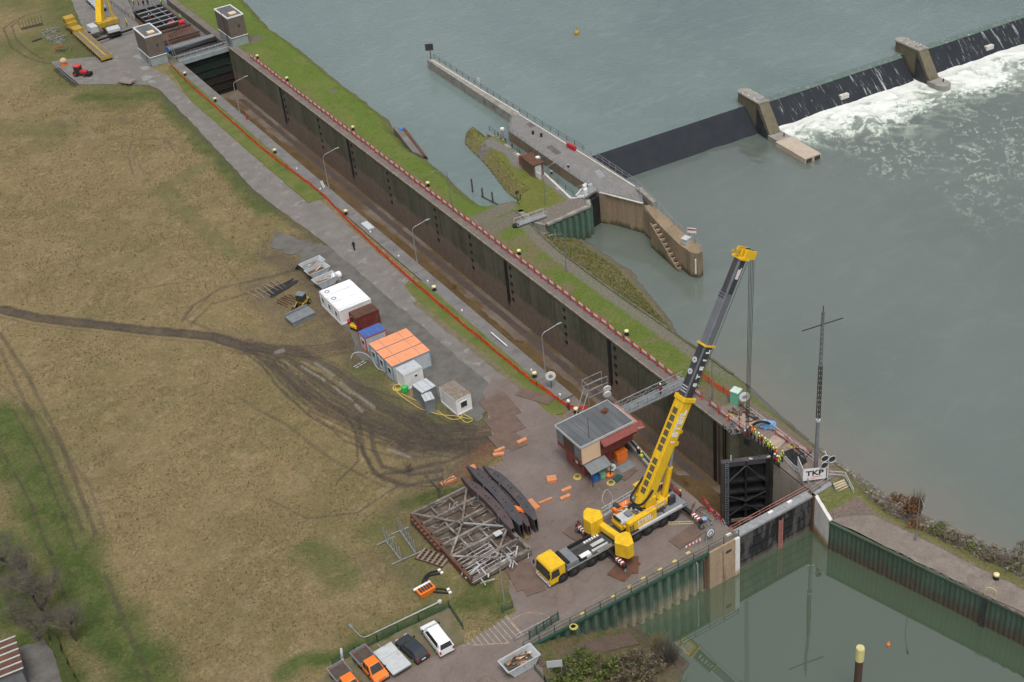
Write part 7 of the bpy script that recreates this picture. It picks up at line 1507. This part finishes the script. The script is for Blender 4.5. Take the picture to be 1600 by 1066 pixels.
# second crane, cropped by the upper edge
a=A(175,45,1.5); b_=A(125,-20,1.5); K2=thing('mobile_crane','yellow mobile crane cropped by the upper edge beside the upper lock gate','crane',(a.x,a.y,0),heading(b_,a)); Y2=M['yellow2']
MB().bb(-9.5,-1.5,1.2,2.4,1.5,1.6).build('deck',mat('old_crane_deck',(.24,.2,.14),(.17,.14,.1),1.5,.7),K2); MB().bb(-9.5,-1.0,.7,2.4,1.0,1.2).build('chassis',M['dsteel'],K2); wheelset(K2,[-8.5,-6.5,-4,-2,0,1.6],1.25,.6,.45)
for s_ in(-1,1): MB().bar((-9.5,s_*1.5,1.65),(0,s_*1.5,1.65),.12).build('deck_edge',Y2,K2)
MB().bb(.6,-1.5,1.6,3.2,1.5,2.4).build('rear_box',M['silver'],K2,bevel=.08); MB().cyl((-1.2,0,1.6),1.2,.5,14).build('slewing_ring',M['dsteel'],K2)
fo=A(160,38,2.5); tip=A(172,-60,20); f2=Lc(K2,fo); 
W('superstructure',MB().box((fo.x+1.2,fo.y+.2,2.6),(5.2,2.4,1.3),.1),Y2,K2,bevel=.1); W('counterweight',MB().box((fo.x-2.6,fo.y-.6,2.4),(1.8,3.0,1.6),.1),M['silver'],K2,bevel=.1)
b0_=Vector((fo.x-.4,fo.y,3)); 
bt=min(((x_,z_) for x_ in np.arange(-12,14,.25) for z_ in (24,)),key=lambda u:abs(PJ((b0_.x+u[0],b0_.y+8,u[1]))[0]-150)); W('boom',MB().bar(b0_,(b0_.x+bt[0],b0_.y+8,24),1.5,1.5),M['yellow'],K2)
W('luffing_cylinder',MB().tube([(b0_.x+3.5,b0_.y+.5,2.6),b0_.lerp(Vector((b0_.x+bt[0],b0_.y+8,24)),.5)],.3,8),Y2,K2)
for s_ in(-1,1):
    o=W('outrigger_beam',MB().bar((a.x-1,a.y-3,.9),(a.x-1+s_*5.2,a.y-3+s_*.6,.9),.35,.4),M['black'],K2); W('pad',MB().box((a.x-1+s_*5.2,a.y-3+s_*.6,.3),(1.0,1.0,.7)),M['dgrey'],o)
W('outrigger_beam',MB().bar((fo.x-1,fo.y+2,.9),(fo.x-6,fo.y+1.4,.9),.35,.4),M['black'],K2)
c=A(158,12,1); t=thing('cable_trailer','grey blue flatbed with long panels behind the second crane boom','trailer',(c.x,c.y+4,0),heading(A(140,-10),A(170,20))); MB().bb(-7,-1.3,.9,5,1.3,1.2).build('deck',M['cblue'],t)
for k in range(7): MB().bb(-6.8+1.65*k,-1.25,1.2,-5.9+1.65*k,1.25,1.3).build('panel',M['silver'],t)
wheelset(t,(-5,-3.6,2,3.4),1.1,.45,.3)
# quay rail, pontoon with gate frame
railing('approach_railing',[A(*q,.05) for q in[(150,-12),(180,11),(213,36)]],'dark handrail on the quay edge of the upper approach',M['dsteel'],1.1,2.5)
P=px([(212,8),(250,-2),(286,32),(240,42)],-.6); t=thing('pontoon','dark pontoon moored in the upper lock approach','pontoon',(81,312,-1.6)); 
MB().bb(76.6,302,-2.4,86.8,331,-.9); W('hull',MB().bb(76.8,302.5,-2.4,86.6,330,-.85),M['rust'],t); 
for yy in(303,309): W('deck_beam',MB().bb(76.6,yy,-.84,86.8,yy+.7,-.55),M['dsteel'],t)
F=thing('skeleton_gate_leaf','black steel gate frame with grey cross bars lying on the pontoon','gate frame',(78.4,311.5,-.8)); LX2,LY2=6.9,15.5
for x in(0,LX2): MB().bar((x,0,.5),(x,LY2,.5),.4,.9).build('side_girder',M['leaf'],F)
for k in range(6): MB().bar((0,LY2*k/5,.6),(LX2,LY2*k/5,.6),.35,.6).build('cross_girder',M['leaf'] if k%2 else M['dsteel'],F); 
for k in range(5): MB().bar((0,LY2*k/5+.25,1.0),(LX2,LY2*k/5+.25,1.0),.14).build('cross_bar',M['cgrey'],F)
for x in(LX2*.45,LX2*.8): MB().bar((x,0,.95),(x,LY2,.95),.15).build('stringer',M['dgrey'],F)
MB().bb(.2,.2,.05,LX2-.2,LY2-.2,.12).build('skin_plate',M['leaf'],F)
for q,l,m_,n in (((284,38),'red machine drum on the pontoon deck','red','winch'),((268,40),'second, lower red machine beside the red drum on the pontoon','red','winch')):
    c=A(*q,-.8); o=single(n,MB().tube([(-.7,0,.6),(.7,0,.6)],.6,12).bb(-.9,-.5,0,.9,.5,.3),M[m_],l,'winch'); o.location=(c.x,c.y,-.85)
mb=MB()
for k in range(8): mb.bar((80+.7*k,305+.2*k,-.8),(80+.7*k,305.4+.2*k,.4+.3*(k%3)),.09)
mb.bar((79.5,304.5,-.2),(86,308,.3),.1); single('handrail_frame',mb,M['dsteel'],'dark bent railings standing on the near end of the pontoon','railing')
a=A(313,75,0); single('service_pole',MB().bar((75.4,288,0),(75.0,289.5,5.5),.12).bar((75.8,287,0),(75.4,288.5,4.0),.1),M['dgrey'],'two leaning grey poles at the left end of the upper gate','pole')
single('service_pole',MB().bar((88.4,287,0),(88.1,287.2,8.5),.1),M['dsteel'],'thin dark pole standing in front of the right gate tower','pole')
# tractor, flat trailer, mixer, frames on the grass
c=A(127,118,0); t=thing('red_tractor','small red tractor with a red roof standing at the paved area edge','tractor',(c.x,c.y,0),-.9); MB().bb(.1,-.55,.6,1.9,.55,1.3).build('bonnet',M['red'],t,bevel=.08); cb=MB().bb(-1.1,-.7,.7,.2,.7,2.2).build('cab',M['glass'],t); MB().bb(-1.2,-.8,2.2,.3,.8,2.4).build('roof',mat('bright_red_roof',(.65,.06,.06),rough=.4),cb); wheelset(t,(-.8,),.85,.65,.4,None,M['red']); wheelset(t,(1.4,),.7,.42,.3,None,M['red']); MB().bb(1.9,-.7,.2,2.8,.7,.9).build('front_tool',M['black'],t)
c=A(200,130,0); t=thing('flat_trailer','empty pale flat trailer standing on the grass edge beside the path','trailer',(c.x,c.y,0),heading(A(185,127),A(215,132))); MB().bb(-2.3,-1.1,.6,1.9,1.1,.75).build('deck',M['plank'],t); MB().bb(-2.3,-1.15,.5,1.9,1.15,.58).build('frame',M['silver'],t); wheelset(t,(-.6,.3),.95,.35,.22); MB().bar((1.9,0,.55),(3.1,0,.5),.1).build('drawbar',M['steel'],t)
c=A(101,102,0); t=thing('cement_mixer','small orange and cream mixer drum standing on the grass','mixer',(c.x,c.y,0)); MB().sphere((0,0,1.1),.85,12,.8).build('drum',mat('cream_paint',(.6,.45,.3),rough=.6),t); MB().bb(-.7,-.5,0,.7,.5,.7).build('frame',M['hio'],t)
t=thing('steel_ladder','long dark lattice ladder lying on the grass left of the red tractor','ladder',A(88,108,.1),heading(A(88,108),A(118,133))); L=(A(118,133)-A(88,108)).length
for s_ in(-.6,0,.6): MB().bar((0,s_,.1),(L,s_,.1),.14).build('rail',M['dsteel'],t)
mb=MB()
for k in range(12): mb.bar((L*k/11,-.6,.12),(L*k/11,.6,.12),.09)
mb.build('rungs',M['dsteel'],t)
t=thing('steel_rack','dark comb shaped rack of upright bars on the grass at the upper left','rack',A(33,46,.1),heading(A(33,46),A(67,38))); L=(A(67,38)-A(33,46)).length
for s_ in(-.5,.5): MB().bar((0,s_,.1),(L,s_,.1),.14).build('base_beam',M['dsteel'],t)
for k in range(8): MB().bar((L*k/7,.5,.1),(L*k/7,.5,2.0),.09).build('upright',M['dsteel'],t)
def heap(name,q0,q1,n,m,label,cat,R=1.6):
    r=random.Random(n*7+int(q0[0])); a,b_=A(*q0,.1),A(*q1,.1); mb=MB()
    for k in range(n): p=a.lerp(b_,r.random())+Vector((r.uniform(-R,R),r.uniform(-R,R),r.uniform(0,.5))); an=r.choice([heading(a,b_),heading(a,b_)+1.5])+r.uniform(-.1,.1); l=r.uniform(1.0,2.6); mb.bar(p,p+Vector((l*math.cos(an),l*math.sin(an),r.uniform(-.1,.2))),r.uniform(.06,.12))
    o=single(name,mb,m,label,cat); return o
heap('scaffold_parts',(70,48),(90,68),60,M['steel'],'pile of grey green scaffold frames on the grass beside the low loader','scaffolding'); heap('steel_parts',(104,82),(106,78),7,M['greenp'],'small heap of green steel parts behind the mixer','steel parts',.8); heap('steel_parts',(86,74),(87,80),6,M['red'],'small heap of rusty red steel parts on the grass','steel parts',.6)
o=stack('dark_bar','dark bar lying on the grass by the scaffold pile','bar',A(58,63,.1),.2,lambda o:o.bar((-1.3,0,.1),(1.3,0,.1),.25),M['dsteel'])
# ---------------------------------------------------------------- people
def body_mesh(pose):
    V={'pel':(0,0,.95),'ch':(0,.0,1.3),'nk':(0,0,1.5),'hd':(0,.02,1.66),'ht':(0,.01,1.76)}
    R_={'pel':.155,'ch':.17,'nk':.065,'hd':.1,'ht':.075}; E_=[('pel','ch'),('ch','nk'),('nk','hd'),('hd','ht')]
    arm={'stand':((.24,-.02,1.18),(.27,.08,.93)),'reach':((.23,.16,1.22),(.2,.42,1.2)),'walk':((.24,.05,1.18),(.26,.2,.98))}[pose]
    for s_,n in((-1,'l'),(1,'r')):
        f=1 if (pose!='walk' or s_>0) else -1; st=.0 if pose!='walk' else .22*s_
        V['sh'+n]=(s_*.19,0,1.42);V['el'+n]=(s_*arm[0][0],arm[0][1]*f,arm[0][2]);V['ha'+n]=(s_*arm[1][0],arm[1][1]*f,arm[1][2]);V['fi'+n]=(s_*arm[1][0]*.98,arm[1][1]*f+.06,arm[1][2]-.06)
        V['hp'+n]=(s_*.1,0,.88);V['kn'+n]=(s_*.12,.03-st*.6,.5);V['an'+n]=(s_*.13,-st,.09);V['to'+n]=(s_*.15,.16-st,.04)
        R_.update({'sh'+n:.085,'el'+n:.062,'ha'+n:.045,'fi'+n:.04,'hp'+n:.115,'kn'+n:.085,'an'+n:.06,'to'+n:.045})
        E_+=[('ch','sh'+n),('sh'+n,'el'+n),('el'+n,'ha'+n),('ha'+n,'fi'+n),('pel','hp'+n),('hp'+n,'kn'+n),('kn'+n,'an'+n),('an'+n,'to'+n)]
    ks=list(V); me=bpy.data.meshes.new('b'); me.from_pydata([V[k] for k in ks],[(ks.index(a),ks.index(b_)) for a,b_ in E_],[]); o=bpy.data.objects.new('b',me); COL.objects.link(o)
    md=o.modifiers.new('s','SKIN'); md2=o.modifiers.new('u','SUBSURF'); md2.levels=1
    for i,k in enumerate(ks): d=me.skin_vertices[0].data[i]; d.radius=(R_[k]*(1.15 if k in('ch','pel') else 1),R_[k]*(.8 if k in('ch','pel') else 1)); d.use_root=(k=='pel')
    dg=bpy.context.evaluated_depsgraph_get(); r_=bpy.data.meshes.new_from_object(o.evaluated_get(dg)); bpy.data.objects.remove(o); return r_
BM={p:body_mesh(p) for p in('stand','reach','walk')}; PM={}
def person(P,rz,label,pose='stand',top='hiv',legs='navy',hat='white',group=None,vest=True):
    t=thing('person',label,'person',P,rz,group); k=(pose,legs,top)
    if k not in PM:
        me=BM[pose].copy(); me.materials.clear()
        for m in(M[legs],M['navy'] if vest else M[top],M['skin']): me.materials.append(m)
        for f in me.polygons:
            c=f.center; f.material_index=2 if c.z>1.52 or (c-Vector((math.copysign(.26,c.x),.1,.93))).length<.1 and pose=='stand' else (1 if c.z>.98 else 0); f.use_smooth=True
        PM[k]=me
    b=bpy.data.objects.new('body',PM[k]); COL.objects.link(b); b.parent=t
    if vest: MB().tube([(0,0,.92),(0,.01,1.1),(0,.01,1.32),(0,0,1.46)],[.215,.22,.225,.13],12).build('vest',M[top],t,smooth=True)
    MB().tube([(0,.02,1.7),(0,.02,1.74),(0,.01,1.84),(0,0,1.88)],[.15,.135,.12,.04],10).build('helmet' if hat!='navy' else 'hair',M[hat],t,smooth=True)
    return t
M['hatyel']=mat('yellow_helmet',(.75,.6,.1),rough=.4); M['hator']=mat('orange_helmet',(.8,.3,.05),rough=.4)
person(A(554,391,.03),2.4,'person in dark clothes walking alone on the service path','walk','navy','navy','greyc',None,False)
person(Vector((A(1024,610,1.3).x,117.3,1.3)),-1.5,'person in a red jacket and white helmet crossing the footbridge','walk','redc','navy')
person(A(998,716,.05),-1.2,'person in dark clothes and white helmet by the stair parapet','stand','navy','navy','white',None,False); person(A(1003,722,.05),-.8,'person in a lime vest standing beside the stair parapet','reach','hiv','greyc','hatyel')
person(A(905,832,.15),2.8,'person in a dark red jacket on the mat by the far outrigger','stand','redc','navy','navy'); person(A(1063,783,.05),-2,'person with a yellow helmet at the barrier behind the crane','stand','redc','navy','hatyel')
LN=[((1174,682),'hio','hator','orange clad person at the upper end of the row of workers watching the gate','stand'),((1179,687),'hiv','hatyel','person in lime, second from the upper end of the row of workers','stand'),((1185,693),'hiv','white','person in lime with a white helmet, third in the row of workers','reach'),((1190,697),'redc','hatyel','person in red in the upper half of the row of workers','stand'),((1195,701),'hiv','white','person in lime just below the red jacket in the row of workers','reach'),((1199,704),'hiv','hatyel','person in lime near the middle of the row of workers','stand'),((1203,707),'hiv','white','person in lime, fourth from the lower end of the row of workers','stand'),((1207,711),'hiv','hatyel','person in lime, third from the lower end of the row of workers','reach'),((1212,716),'hio','hatyel','orange clad person at the lower end of the row of workers','stand')]
for q,top,hat,l,po in LN: person(A(*q,.06),-2.6+random.uniform(-.5,.5),l,po,top,'navy',hat,'row of workers at the lock edge')
for q,top,hat,l in(((1210,726),'redc','white','person in a red jacket on the lock edge steps near the banner'),((1217,730),'hiv','hatyel','person in lime with a yellow helmet by the machinery pit'),((1222,721),'hiv','hatyel','person in lime half hidden behind the row, beside the pit'),((1164,689),'redc','white','person in red crouched at the gate corner among tools'),((1168,684),'greyc','white','person in grey at the gate corner beside the crane ropes'),((1214,729),'redc','white','person in red closest to the stop log walkway')): person(A(*q,.06),-2.2,l,'reach',top,'navy',hat)
for q,top,hat,l in(((210,8),'hiv','hatyel','person in lime at the upper edge, left of the gate frame'),((217,9),'hio','hatyel','person in orange at the upper edge next to the lime one'),((225,10),'navy','white','person in dark clothes, third at the upper edge behind the gate frame'),((232,9),'navy','white','person in dark clothes, rightmost at the upper edge behind the gate frame'),((199,41),'hiv','hatyel','person in lime on the quay between the second crane and the gate tower'),((253,8),'hiv','white','person in lime at the far right corner of the pontoon frame'),((283,33),'hiv','hatyel','person in lime by the bent railings on the pontoon'),((235,33),'redc','white','person in red standing inside the black gate frame')): person(A(*q,-.8 if q[0] in(235,253,283) else .05),random.uniform(-3,3),l,'stand',top,'navy',hat)
# ---------------------------------------------------------------- vegetation
def bare_tree(name,P,H,label,seed,m1,m2,spread=.6,depth=5,trunk=.2,group=None,nb=3,cat='tree'):
    r=random.Random(seed); t=thing(name,label,cat,P,0,group); tb=MB(); cb=MB()
    def grow(p,d,l,rad,k):
        q=p+d*l*.5+Vector((r.uniform(-.1,.1),r.uniform(-.1,.1),0))*l; e=q+(d+Vector((r.uniform(-.25,.25),r.uniform(-.25,.25),r.uniform(-.05,.2)))).normalized()*l*.5
        (tb if k<2 else cb).tube([p,q,e],[rad,rad*.8,rad*.62],5 if k<2 else 3,cap=False)
        if k>=depth: return
        for i in range(nb if k else nb+2):
            nd=(d+Vector((r.gauss(0,1),r.gauss(0,1),r.gauss(.15,.5)))*spread).normalized(); s_=p.lerp(e,r.uniform(.45,1)) if i else e
            grow(s_,nd,l*r.uniform(.55,.85),rad*.6,k+1)
    grow(Vector((0,0,-.1)),Vector((r.uniform(-.1,.1),r.uniform(-.1,.1),1)).normalized(),H*.34,trunk,0)
    tb.build('trunk',m1,t); cb.build('crown',m2,t); return t
bare_tree('bare_tree',A(687,783),6.5,'leafless tree at the muddy patch left of the truss frame',5,M['bark'],M['twig'],.75,5,.14)
bare_tree('bare_tree',A(75,965),9,'large leafless tree on the green strip above the garden shed',8,M['bark'],M['twig'],.75,7,.26,None,3)
bare_tree('bare_tree',A(18,890),6,'leafless tree at the left edge, farther up than the shed tree',9,M['bark'],M['twig'],.8,6,.2)
bare_tree('bare_tree',A(25,975),5,'low leafless tree just above the striped shed roof',19,M['bark'],M['twig'],.85,6,.16)
_t=bpy.data.objects['bare_tree.001']
for q_,a_,s__,l_ in (((120,1000),1.2,.75,'leafless tree nearest the brown meadow edge at the lower left'),((45,925),2.6,.9,'leafless tree between the left edge and the large shed tree'),((60,1000),4.0,.6,'small leafless tree squeezed between the shed yard and the large tree')): dup(_t,A(*q_),a_,l_,None,(s__,s__,s__))
bare_tree('fallen_branches',A(640,735),1.6,'dark bare brushwood on the mud left of the leafless tree',12,M['bark'],M['twig'],1.2,4,.06,None,4,'brushwood')
def low_bush(name,P,Rx,Ry,H,label,seed,leafs,stem,n=900,ls=.16,stems=70,group=None):
    r=random.Random(seed); t=thing(name,label,'shrub',P,0,group); mb=MB(); sb=MB()
    for k in range(stems):
        a=r.uniform(0,6.28); d=Vector((math.cos(a)*r.uniform(.1,1)*Rx,math.sin(a)*r.uniform(.1,1)*Ry,H*r.uniform(.5,1.1))); b_=Vector((d.x*.4,d.y*.4,0)); sb.tube([b_,b_+(d-b_)*.55+Vector((r.uniform(-.1,.1),r.uniform(-.1,.1),.08)),d],[.035,.022,.008],3,cap=False)
    cl=[(r.uniform(-1,1),r.uniform(-1,1),r.uniform(.3,.95),r.uniform(.18,.42)) for _ in range(26)]
    for k in range(n):
        cx,cy,cz,cr=r.choice(cl)
        if cx*cx+cy*cy>1: continue
        p=Vector((cx*Rx+r.gauss(0,cr*.6)*Rx*.6,cy*Ry+r.gauss(0,cr*.6)*Ry*.6,max(.05,H*(cz*(1-.5*(cx*cx+cy*cy))+r.gauss(0,.12))))); u=Vector((r.gauss(0,1),r.gauss(0,1),r.gauss(0,.6))).normalized(); v=u.cross(Vector((r.gauss(0,1),r.gauss(0,1),r.gauss(0,1)))).normalized(); s_=ls*r.uniform(.6,1.4)
        mb.k=r.randrange(len(leafs)); mb.add([p-u*s_-v*s_*.5,p+u*s_-v*s_*.5,p+u*s_+v*s_*.5,p-u*s_+v*s_*.5],[(0,1,2,3)])
    sb.build('stem',stem,t)
    if n: mb.build('foliage',leafs,t)
    return t
def leaf(name,c): return mat(name,c,tuple(x*.7 for x in c),3,.8)
LFG=[leaf('leaf_green',(.11,.15,.035)),leaf('leaf_olive',(.15,.155,.05)),leaf('leaf_dark',(.06,.085,.02))]; LFB=[leaf('leaf_brown',(.19,.13,.09)),leaf('leaf_grey',(.16,.13,.1)),leaf('leaf_olive2',(.12,.12,.05))]; LFR=[leaf('leaf_rust',(.24,.12,.055)),leaf('leaf_rust2',(.17,.09,.045))]
def on(q,z0=-3): return A(*q,z0)
for i,(q,z,rx,ry,H,lf,l,n) in enumerate([((905,1042),-.9,2.4,1.8,1.5,LFG,'rounded green shrub beside the boarded ramp',1500),((945,1050),-1.8,2.2,1.6,1.5,LFG,'green shrub at the lower edge, right of the road sign',1300),((880,1058),-.6,1.6,1.5,1.2,LFG,'small green shrub right behind the road sign',800),((985,1040),-2.6,2.2,1.8,1.6,LFB,'brownish shrub in the middle of the slipway bank',1200),((1020,1050),-3.4,2.0,1.8,1.5,LFB,'reddish brown shrub near the lower edge of the bank',1100),((975,1062),-2.4,1.8,1.5,1.4,LFB,'brown shrub cut off by the lower edge',900)]):
    low_bush('bank_shrub',A(*q,z),rx,ry,H,l,50+i,lf,M['twig'],n,.13,60,'shrubs on the slipway bank')
low_bush('bare_shrub',A(1045,1030,-4.6),2.6,2.2,2.4,'tall leafless shrub overhanging the harbour water',71,LFB,M['twig'],60,.1,260); low_bush('bare_shrub',A(1030,1012,-4.8),1.6,1.6,1.8,'yellowish leafless shrub at the lower end of the ramp',72,LFB,mat('straw_twigs',(.26,.2,.09),rough=.9),40,.1,150)
for i,(q,z,rx,ry,H,l,n,st) in enumerate([((1421,800),-2.2,1.6,1.5,2.2,'large reddish bare shrub behind the lamp post on the bank',420,150),((1400,783),-2.4,1.2,1.0,1.0,'low orange brown shrub above the large reddish one',260,60),((1434,803),-2.8,1.0,1.0,3.6,'thin dark upright bare shrub rising out of the reddish ones',30,90),((1430,826),-2,1.2,1.0,1.3,'low reddish shrub at the foot of the large reddish shrub',240,60)]): low_bush('river_shrub',A(*q,z),rx,ry,H,l,90+i,LFR,M['rtwig'],n,.1,st,'reddish shrubs on the river bank')
r=random.Random(44); BL=[LFB,LFG,LFB]
pos=[(1325,765),(1345,778),(1362,792),(1385,806),(1460,832),(1478,845),(1500,850),(1522,862),(1545,868),(1568,878),(1590,888),(1490,862),(1530,880),(1580,905),(1450,850),(1596,862)]
for i,q in enumerate(pos): low_bush('bramble_patch',A(q[0],q[1],-2.6),r.uniform(1.4,2.2),r.uniform(1.0,1.6),r.uniform(.6,1.1),'scrubby low bramble patch on the stony river bank',200+i,BL[i%3],M['twig'],420,.1,30,'low brambles on the stony river bank')
r=random.Random(45); SM=[mat('pale_stone',(.27,.25,.22),(.2,.185,.16),3,.9),mat('grey_stone',(.15,.135,.12),(.16,.15,.14),3,.9)]
mb=MB(); 
for k in range(1100):
    y=r.uniform(58,101); t_=r.uniform(.25,1.08); xe=float(ip(ED,np.array([y]))[0]); xw=float(ip(TL,np.array([y]))[0]); x=xe+(xw-xe)*t_; z=float(low_z(np.array([[x]]),np.array([[y]]))[0,0]) if k%1==0 else 0
    s_=r.uniform(.12,.34); mb.k=0 if r.random()<.5 else 1; n0=len(mb.v); mb.box((x,y,z+s_*.15),(s_*r.uniform(.8,1.6),s_*r.uniform(.7,1.2),s_*.7),r.uniform(0,3),r.uniform(.5,.9))
tag(mb.build('bank_stones',SM),'loose pale riprap stones scattered along the river bank','stones',None,'stuff')
# grass tufts: real blades along the meadow so that it does not read as flat
TG=[leaf('straw_tuft',(.28,.22,.11)),leaf('olive_tuft',(.16,.14,.05)),leaf('brown_tuft',(.16,.11,.055))]
def tufts(name,n,fn,mats_,seed,label,smin=.12,smax=.3):
    g=np.random.default_rng(seed); pts=fn(g,n); n=len(pts); a=g.uniform(0,6.28,n); s_=g.uniform(smin,smax,n); hh=s_*g.uniform(.5,1.3,n); tx=g.uniform(-.5,.5,n)*s_
    V=np.zeros((n,3,3)); V[:,0,0]=pts[:,0]-np.cos(a)*s_*.5;V[:,0,1]=pts[:,1]-np.sin(a)*s_*.5;V[:,0,2]=pts[:,2]
    V[:,1,0]=pts[:,0]+np.cos(a)*s_*.5;V[:,1,1]=pts[:,1]+np.sin(a)*s_*.5;V[:,1,2]=pts[:,2]; V[:,2,0]=pts[:,0]+tx;V[:,2,1]=pts[:,1]+g.uniform(-.5,.5,n)*s_;V[:,2,2]=pts[:,2]+hh
    me=bpy.data.meshes.new(name); me.vertices.add(3*n); me.vertices.foreach_set('co',V.ravel()); me.loops.add(3*n); me.loops.foreach_set('vertex_index',np.arange(3*n,dtype=np.int32)); me.polygons.add(n); me.polygons.foreach_set('loop_start',np.arange(0,3*n,3,dtype=np.int32))
    for m in mats_: me.materials.append(m)
    me.polygons.foreach_set('material_index',g.integers(0,len(mats_),n).astype(np.int32)); me.update(calc_edges=True)
    o=bpy.data.objects.new(name,me); COL.objects.link(o); return tag(o,label,'grass',None,'stuff')
def meadow_pts(g,n):
    X=g.uniform(-14,66,n);Y=g.uniform(92,300,n); k=(X>(Y-122)*.245-9)&(dpoly(X,Y,YARD)>.3)&(dpoly(X,Y,PATH)>.5)&(dpoly(X,Y,GRAV)>.3)&(dpoly(X,Y,LOT)>.2)&(vnoise(X,Y,4,3,99)>.42)
    d=np.full(X.shape,9.)
    for l,w_,s_ in RUTW: d=np.minimum(d,dline(X,Y,l)-w_)
    for l,w_,s_ in GREENS: k&=dline(X,Y,l)>w_*.5
    for l,w_,s_ in MUDS: d=np.minimum(d,dline(X,Y,l)-w_*.6)
    k&=d>.1; X,Y=X[k],Y[k]; return np.stack([X,Y,field_z(X,Y)-.01],-1)
tufts('meadow_tufts',150000,meadow_pts,TG,3,'dry straw coloured grass tufts of the meadow',.08,.24)
def bank_pts(g,n):
    Y=g.uniform(116,168,n); xe=ip(ED,Y); xw=ip(TL,Y); X=xe+.4+(xw-xe-.6)*g.random(n)*.8; return np.stack([X,Y,low_z(X,Y)-.01],-1)
tufts('bank_tufts',16000,bank_pts,[leaf('yellow_tuft',(.24,.22,.085)),leaf('green_tuft',(.12,.14,.035)),leaf('straw2',(.26,.23,.13))],5,'rough yellowish grass on the bank below the small lock',.12,.26)
def isl_pts(g,n):
    X=g.uniform(99,112,n);Y=g.uniform(181,214,n); d=dpoly(X,Y,ISL); k=(d<-.2)&(d>-2.4)&(X<107+.0*Y)|((Y>205)&(d<-.2)&(d>-2.5)); X,Y=X[k],Y[k]; return np.stack([X,Y,isl_z(X,Y)-.02],-1)
tufts('islet_tufts',9000,isl_pts,[leaf('yellow_tuft2',(.26,.23,.1)),leaf('green_tuft2',(.14,.15,.04))],6,'shaggy yellow grass fringing the islet',.12,.26)
